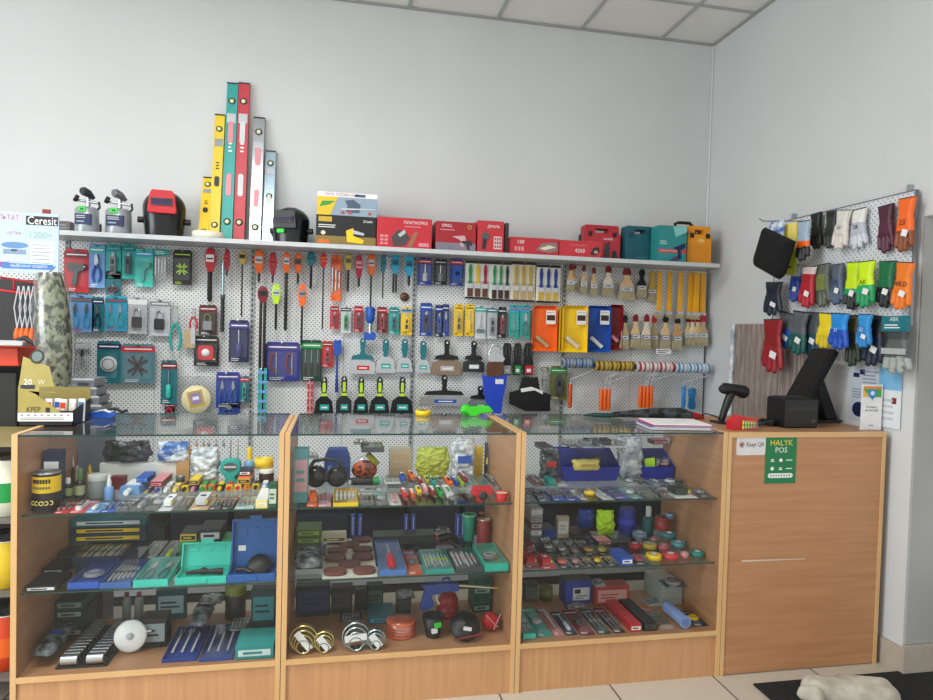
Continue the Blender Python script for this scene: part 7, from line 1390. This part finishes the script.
# ---- case beside the counter, top shelf
stand(2, 0, 528, 546, 449, 471, SB('crumple_dark', 21, 'red'), 'clear bag of red and black goods', 'bag', .07)
def bin_(w, h, d):
    r = root('storage_bin'); s = MB(); s.add([(-w*.46, -d*.45, 0), (w*.46, -d*.45, 0), (w*.46, d*.45, 0), (-w*.46, d*.45, 0), (-w/2, -d/2, h*.38), (w/2, -d/2, h*.38), (w/2, d/2, h*.8), (-w/2, d/2, h*.8)], [(0, 3, 2, 1), (0, 1, 5, 4), (1, 2, 6, 5), (2, 3, 7, 6), (3, 0, 4, 7)], '#1c2fa0'); s.build('bin_body', r); MB().tube([(-w/2, -d/2, h*.385), (w/2, -d/2, h*.385), (w/2, d/2, h*.8), (-w/2, d/2, h*.8), (-w/2, -d/2, h*.385)], .003, '#2438b4', 6).build('rim', r); return r
b1 = stand(2, 0, 547, 603, 445, 472, bin_, 'deep blue storage bin', 'bin', .13); b2 = stand(2, 0, 622, 662, 447, 469, bin_, 'second deep blue storage bin', 'bin', .12)
def inbin(b, dx, dz, w, h, d, fn, label, cat, dy=0, rot=0): r = fn(w, h, d); r.location = (b.location.x+dx, b.location.y+dy, b.location.z+dz); r.rotation_euler = (0, rot, 0); tag(r, label, cat)
inbin(b1, -.025, .05, .13, .05, .05, lambda w, h, d: bag(w, h, d, 'lyel', 'gold', 31), 'yellow work glove lying in the deep blue bin', 'glove', -.035); inbin(b1, .04, .075, .05, .035, .035, SB('crumple_black', 32), 'black glove bundle inside the deep blue bin', 'glove', .0)
inbin(b2, -.035, .045, .05, .05, .008, lambda w, h, d: carton(w, d, h, '#b8ee1c', None, None, 'sticky_note_block'), 'lime green card standing in the second blue bin', 'card', -.04, -.1); inbin(b2, .025, .05, .07, .045, .05, SB('crumple_dark', 33, 'pink'), 'clear bag with pink print in the second blue bin', 'bag', -.01)
stand(2, 0, 575, 600, 439, 458, SB('crumple', 22), 'silvery crumpled plastic film', 'bag', .09); stand(2, 0, 601, 621, 441, 468, SB('crumple', 23, 'lblue'), 'pale blue-grey film bag', 'bag', .07); stand(2, 0, 622, 648, 438, 452, SB('crumple', 24, 'char'), 'white and black patterned bag', 'bag', .05); stand(2, 0, 536, 560, 438, 450, SB('crumple_dark', 25), 'grey clear bag', 'bag', .05)
run(2, 0, [(526, 538, 502, 486, K('#5c6676', 'dgrey', 'bits', 'grey'), 'dark flat pack', 'pack'), (540, 552, 502, 488, K('#4a6288', 'navy', 'bits', 'char'), 'dark blue-grey flat pack', 'pack'), (554, 567, 501, 489, K('blue', 'cyan', 'bits', 'silver'), 'blue flat pack', 'pack'), (568, 581, 501, 489, K('dblue', 'pink', 'bits', 'grey'), 'blue pack with pink header', 'pack'), (582, 588, 500, 490, K('lgrey', 'white', 'knife', 'grey'), 'narrow grey pack', 'pack'),
 (603, 615, 500, 488, K('lgrey', 'crim', 'wrench', 'silver'), 'grey pack with crimson header', 'pack'), (616, 632, 499, 487, K('#5a5aa8', 'purple', 'bits', 'lblue'), 'violet-blue flat pack', 'pack'), (633, 644, 499, 488, K('#6a9a94', 'teal', 'round', 'silver'), 'pale green pack', 'pack'), (645, 660, 499, 489, K('tan', 'grey', 'bits', 'silver', bag=True), 'tan bag of screws', 'bag'), (662, 675, 498, 489, K('grey', 'dgrey', 'bits', 'tan', bag=True), 'grey bag of screws', 'bag'),
 (677, 700, 499, 488, K('white', 'lgrey', 'tape', '#26403a', c2='char'), 'white-framed pack with dark centre', 'pack'), (702, 717, 497, 489, K('#5a6172', 'grey', 'round', 'grey'), 'dark pack near the side board', 'pack'),
 (533, 545, 485, 475, K('dred', 'char', 'wrench', 'silver'), 'dark red flat pack', 'pack'), (546, 557, 486, 474, K('teal', 'white', 'tape', 'teal'), 'teal pack with black insert', 'pack'), (558, 568, 486, 476, K('silver', 'red', 'bits', 'grey'), 'silver pack with red header', 'pack'), (569, 581, 486, 477, K('dgrey', 'lgrey', 'bits', 'white'), 'black pack with white pegs', 'pack'), (582, 594, 486, 476, K('#8a98a4', 'lgrey', 'pliers', 'grey'), 'blue-grey pack of small pliers', 'pack'), (595, 603, 486, 476, K('#7c8894', 'white', 'lock', 'dgrey'), 'slate pack with a small lock', 'pack'), (604, 616, 485, 475, K('lgrey', 'white', 'tape', 'char'), 'grey pack with a white label', 'pack'), (617, 628, 485, 475, K('silver', 'lgrey', 'lock', 'grey'), 'silver pack with a padlock', 'pack'), (629, 640, 485, 476, K('#9aaab0', 'teal', 'round', 'lgrey'), 'pale blue pack with round part', 'pack'), (641, 652, 485, 476, K('#4a505c', 'lgrey', 'bits', 'steel'), 'blackish pack of bits', 'pack'), (653, 666, 485, 477, K('#7488a4', 'lblue', 'wrench', 'silver'), 'steel-blue pack', 'pack'), (668, 682, 485, 478, K('#5c6678', 'grey', 'round', 'silver'), 'charcoal-blue pack with round part', 'pack'), (684, 698, 485, 479, K('#4a7476', 'grey', 'bits', 'grey'), 'dark teal-grey pack', 'pack')])
lay(2, 0, 589, 601, 498, 491, TR('yel', 'lyel', .012), 'flat yellow disc', 'disc', 'up')
run(2, 0, [(531, 546, 474, 468, BX('#33404a', 'char', .02, 'grey'), 'slate little box', 'box', 'up'), (604, 622, 474, 470, BX('#9aa4aa', 'white', .02, 'white'), 'grey-white little box', 'box', 'up'), (624, 644, 474, 470, BX('#7a8a8c', 'lgrey', .02, 'white'), 'grey-green little box', 'box', 'up'), (646, 664, 474, 471, BX('#5c3a44', 'pink', .02, 'pink'), 'dull pink little box', 'box', 'up')])
# ---- middle shelf
for i in range(5): lay(2, 1, 527, 539, 540, 530, BX(['#6c7478', '#9aa0a2', '#7c5a5a', '#a8adae', '#c4c8c8'][i], None, .03, ['grey', 'white', 'lgrey', 'grey', 'white'][i]), ['lowest', 'second', 'third', 'fourth', 'topmost'][i]+' grey-white little box of the stack', 'box', 'up')
run(2, 1, [(526, 541, 568, 553, K('#a8303a', 'pink', 'tape', 'red'), 'red tape measure pack', 'pack'), (543, 558, 570, 556, K('#c8303a', 'red', 'tape', 'red', c2='white'), 'brighter red tape measure pack', 'pack'), (527, 540, 552, 542, K('#8c2c34', 'dred', 'tape', 'dred'), 'dark red tape pack', 'pack'), (546, 558, 552, 543, K('char', 'black', 'disc', '#d8dadc', c2='char'), 'black pack with a white ring, rear', 'pack'), (560, 571, 555, 545, K('char', 'black', 'disc', '#d8dadc', c2='char'), 'black pack with a white ring, front', 'pack'),
 (561, 573, 569, 558, K('#20242a', 'char', 'round', '#d86a50'), 'black pack with a coral disc', 'pack'), (575, 585, 568, 558, K('#2c3034', 'char', 'round', '#b07a80'), 'black pack with a pinkish disc', 'pack'), (573, 584, 556, 548, K('#26292e', 'black', 'round', '#8c6a70'), 'black pack with a dull rose disc', 'pack'), (587, 596, 567, 556, K('black', 'char', 'bits', 'yel'), 'black pack with yellow pegs', 'pack'), (598, 607, 567, 557, K('black', 'char', 'round', 'yel'), 'black pack with a yellow disc', 'pack'), (609, 620, 566, 556, K('#101216', 'yel', 'bits', 'gold'), 'black pack with golden pegs', 'pack'), (586, 599, 555, 546, K('#14161a', 'char', 'round', '#e0a83a'), 'black pack with an amber disc', 'pack'), (600, 612, 555, 547, K('#181a1e', 'char', 'round', 'gold'), 'black pack with a gold disc', 'pack'),
 (622, 634, 566, 555, BX('blue', 'blue', .03, 'white'), 'bright blue box with white label', 'box', 'up'), (636, 652, 565, 555, K('#0f3a38', 'char', 'round', 'crim'), 'dark green pack with a red spot', 'pack')])
TRG = 'electrical tape rolls'
for (x0, x1, yf, c, desc) in [(656, 671, 566, 'yel', 'yellow tape roll in front'), (673, 688, 565, '#d83a44', 'red tape roll in front'), (689, 697, 563, 'pink', 'little pink tape roll'), (699, 716, 561, '#1a8478', 'teal tape roll by the side board'), (636, 648, 553, '#b82a34', 'dark red tape roll behind'), (650, 664, 553, '#c8b04a', 'golden tape roll behind'), (665, 679, 556, '#c05a6a', 'rose tape roll behind the red one'), (680, 694, 552, '#5a9aa4', 'pale teal tape roll'), (696, 712, 550, '#1c6a6c', 'dark teal tape roll behind'), (640, 654, 547, '#7a96b0', 'slate-blue tape roll'), (668, 684, 547, '#2a7a80', 'teal-blue tape roll at the back')]:
    lay(2, 1, x0, x1, yf, yf-11, TR(c, 'lgrey', .02), desc, 'tape roll', 'up', TRG)
lay(2, 1, 543, 556, 541, 533, BX('dblue', 'navy', .05), 'dark blue small box', 'box', 'up'); stand(2, 1, 557, 569, 517, 538, box3('#c8b89a', 'white'), 'cream little box with printed label', 'box', .03); lay(2, 1, 571, 592, 541, 532, BX('#1f2024', 'char', .03, 'dgrey'), 'black flat carton', 'box', 'up')
stand(2, 1, 595, 614, 511, 536, SB('lime', 26), 'lime-green glove bundle', 'gloves', .05); stand(2, 1, 573, 592, 510, 532, SB('dblue', 27), 'dark blue cloth bundle', 'bundle', .05); stand(2, 1, 622, 639, 510, 536, lambda w, h, d: (lambda r: (MB().lathe([(w*.46, 0), (w*.5, .01), (w*.5, h*.85), (w*.4, h)], '#1a2a8c', n=20).build('roll_body', r), MB().lathe([(w*.51, h*.4), (w*.51, h*.6)], '#3a4ac0', n=20, caps=False).build('band', r), r)[2])(root('bag_roll')), 'deep blue upright roll', 'roll')
stand(2, 1, 645, 656, 508, 534, bot('#1a6a70', 'white', None, False, .6), 'teal bottle with pale cap', 'bottle'); stand(2, 1, 658, 673, 519, 541, lambda w, h, d: jar(min(w, d)/2, h, '#8c2a2a', '#7a2424'), 'dark red jar with metal clip', 'jar')
lay(2, 1, 614, 634, 545, 537, S('#4a4e50', 'bits', 'grey', 'steel', 1, .02), 'grey clear box of small parts', 'organiser', 'up'); lay(2, 1, 598, 612, 545, 539, BX('#2a2430', 'pink', .015, 'pink'), 'dark pink flat pack', 'pack', 'up')
# ---- bottom board
stand(2, 2, 564, 592, 581, 604, lambda w, h, d: carton(w, d, h, '#1f3fa0', lambda p, w_, h_, y: (p.box(-w_*.2, w_*.42, y, y+.0004, h_*.16, h_*.7, '#d8dadc'), p.box(-w_*.14, w_*.08, y-.0006, y-.0002, h_*.45, h_*.64, 'char'), lines(p, -w_*.1, w_*.36, h_*.2, h_*.4, y-.0005, 'dgrey', 2)), 'char', 'goods_box'), 'blue carton with a white label', 'box', .08)
stand(2, 2, 537, 551, 577, 597, lambda w, h, d: taperoll(min(w, d)/2, h*.5, '#6a6a2a', 'olive'), 'olive roll', 'roll'); stand(2, 2, 525, 538, 584, 602, box3('#3a3e40', '#565c5e'), 'dark grey box', 'box', .05)
stand(2, 2, 594, 630, 586, 606, box3('#a03430', '#c8968c'), 'large red carton', 'box', .07); stand(2, 2, 655, 679, 584, 600, box3('#9aa09c', None, '#b8bdb8'), 'pale grey long box', 'box', .17)

run(2, 2, [(523, 536, 639, 616, S('lteal', 'bits', 'dteal', 'silver', 1, .02), 'turquoise pack', 'pack', 'up'), (538, 553, 637, 606, K('teal', 'lteal', 'round', 'lgrey'), 'teal card with a grey wheel', 'pack'), (555, 564, 636, 606, K('pink', 'grey', 'wrench', 'silver'), 'greyish pink pack', 'pack'), (566, 578, 635, 611, K('navy', 'char', 'driver', 'silver'), 'dark navy pack', 'pack'), (580, 596, 635, 609, K('#7c2c30', 'dred', 'round', 'black'), 'dark red pack with a black roller', 'pack'), (598, 612, 634, 608, K('#24504a', 'dgreen', 'bits', 'silver'), 'dark green pack of fittings', 'pack'), (590, 606, 607, 600, K('lgrey', 'grey', 'disc', 'char', c2='lblue'), 'grey card with a dark ring', 'pack'), (566, 588, 609, 601, K('#6a3034', 'brown', 'wrench', 'grey'), 'brown-red pack', 'pack'),
 (614, 626, 633, 607, K('#3a2a30', 'crim', 'bits', 'grey'), 'dark crimson pack', 'pack'), (628, 642, 632, 604, BX('#b8202c', '#c8303a', .03, 'white'), 'long red box', 'box', 'up'), (644, 657, 631, 604, BX('#15161a', '#26292e', .03, 'dgrey'), 'long black box', 'box', 'up'), (659, 675, 630, 606, K('tan', 'orange', 'bits', 'green', bag=True), 'bag of many-coloured caps', 'bag'), (679, 692, 629, 612, lambda w, d: (lambda r: (MB().cyl((0, -d/2, .026), (0, d/2, .026), .025, '#8ea4d8', 20).build('blue_roll', r), MB().cyl((0, -d/2-.001, .026), (0, -d/2, .026), .018, '#6f88c8', 18).build('end_face', r), r)[2])(root('foam_roll')), 'pale blue foam roll lying', 'roll', 'up'), (694, 713, 626, 610, K('#26384a', 'navy', 'round', 'yel'), 'dark pack with a yellow disc', 'pack'), (648, 664, 606, 598, K('#c8cccc', 'teal', 'bits', 'dteal'), 'white and teal striped pack', 'pack'), (666, 690, 609, 600, K('#3a5a64', 'dteal', 'round', 'grey'), 'slate pack with round part', 'pack')])
# ---- more small goods filling the rows of the case beside the counter and the middle case
for case, lv, x0, x1, yf, yb, c, h_, k_, c1, desc in [
 (2, 1, 541, 552, 547, 541, '#33373c', 'grey', 'bits', 'lgrey', 'charcoal pack of slim bits'), (2, 1, 553, 564, 547, 541, '#2a2e34', 'crim', 'round', 'grey', 'dark pack with a crimson header'), (2, 1, 565, 576, 546, 541, '#3a3c40', 'lgrey', 'knife', 'grey', 'charcoal pack with a pale header'), (2, 1, 577, 588, 546, 541, '#24282c', 'orange', 'bits', 'silver', 'dark pack with an orange header'),
 (2, 1, 652, 666, 543, 538, '#2c6a6c', 'teal', 'round', 'pink', 'small teal pack with pink disc'), (2, 1, 667, 682, 541, 536, '#1c4a4c', 'dteal', 'round', 'lblue', 'small dark teal pack with blue disc'),
 (1, 0, 305, 318, 491, 486, 'grey', 'white', 'bits', 'silver', 'grey pack behind the orange one'), (1, 0, 352, 366, 472, 468, 'dgrey', 'lgrey', 'wrench', 'silver', 'grey pack under the jar'), (1, 0, 383, 401, 490, 484, 'silver', 'teal', 'bits', 'lgrey', 'silvery pack of long bits'), (1, 0, 360, 381, 491, 489, 'lgrey', 'white', 'pliers', 'grey', 'pale pack behind the white fittings'),
 (1, 0, 499, 511, 484, 474, '#7c8688', 'dteal', 'driver', 'silver', 'grey pack by the side board'), (1, 1, 437, 451, 550, 545, 'char', 'white', 'lock', 'black', 'black pack with a padlock'), (1, 2, 340, 362, 622, 612, '#2a3c40', 'dteal', 'bits', 'grey', 'dark slate pack of bits'), (1, 2, 396, 415, 616, 608, '#26282c', 'dgrey', 'round', 'grey', 'charcoal pack with round part'),
 (0, 2, 198, 222, 628, 618, '#2c3640', 'grey', 'pliers', 'grey', 'slate pack of pliers'), (0, 2, 228, 250, 636, 622, '#2a3440', 'dgrey', 'bits', 'silver', 'dark blue-grey pack of bits')]:
    lay(case, lv, x0, x1, yf, yb, K(c, h_, k_, c1), desc, 'pack')
# ---- dark cartons on the rack base, seen through the cases
cols = ['#14182c', '#1a1f30', '#20242c', '#12182a', '#2a2026', '#182434']
for i in range(11):
    r = carton(.27, .3, .24+.04*(i*3 % 4), cols[(i+2) % 6], lambda p, w, h, y: (p.box(-w*.2, w*.2, y, y+.0004, h*.3, h*.5, '#39405a'),), None, 'stock_carton'); r.location = (.08+i*.3, 1.24, .1205); tag(r, ['dark brown', 'slate', 'navy', 'blackish blue', 'charcoal', 'deep navy'][(i+2-4) % 6]+' large carton '+['at the far end', 'second from the far end', 'third from the far end', 'fourth from the far end', 'fifth from the far end', 'in the middle', 'just past the middle', 'fourth from the corner', 'third from the corner', 'second from the corner', 'nearest the corner'][i]+' of the rack base', 'carton', 'large cartons on the rack base')
dup = {k: v for k, v in LABELS.items() if len(v) > 1}
if dup: print('DUPLABELS', dup)
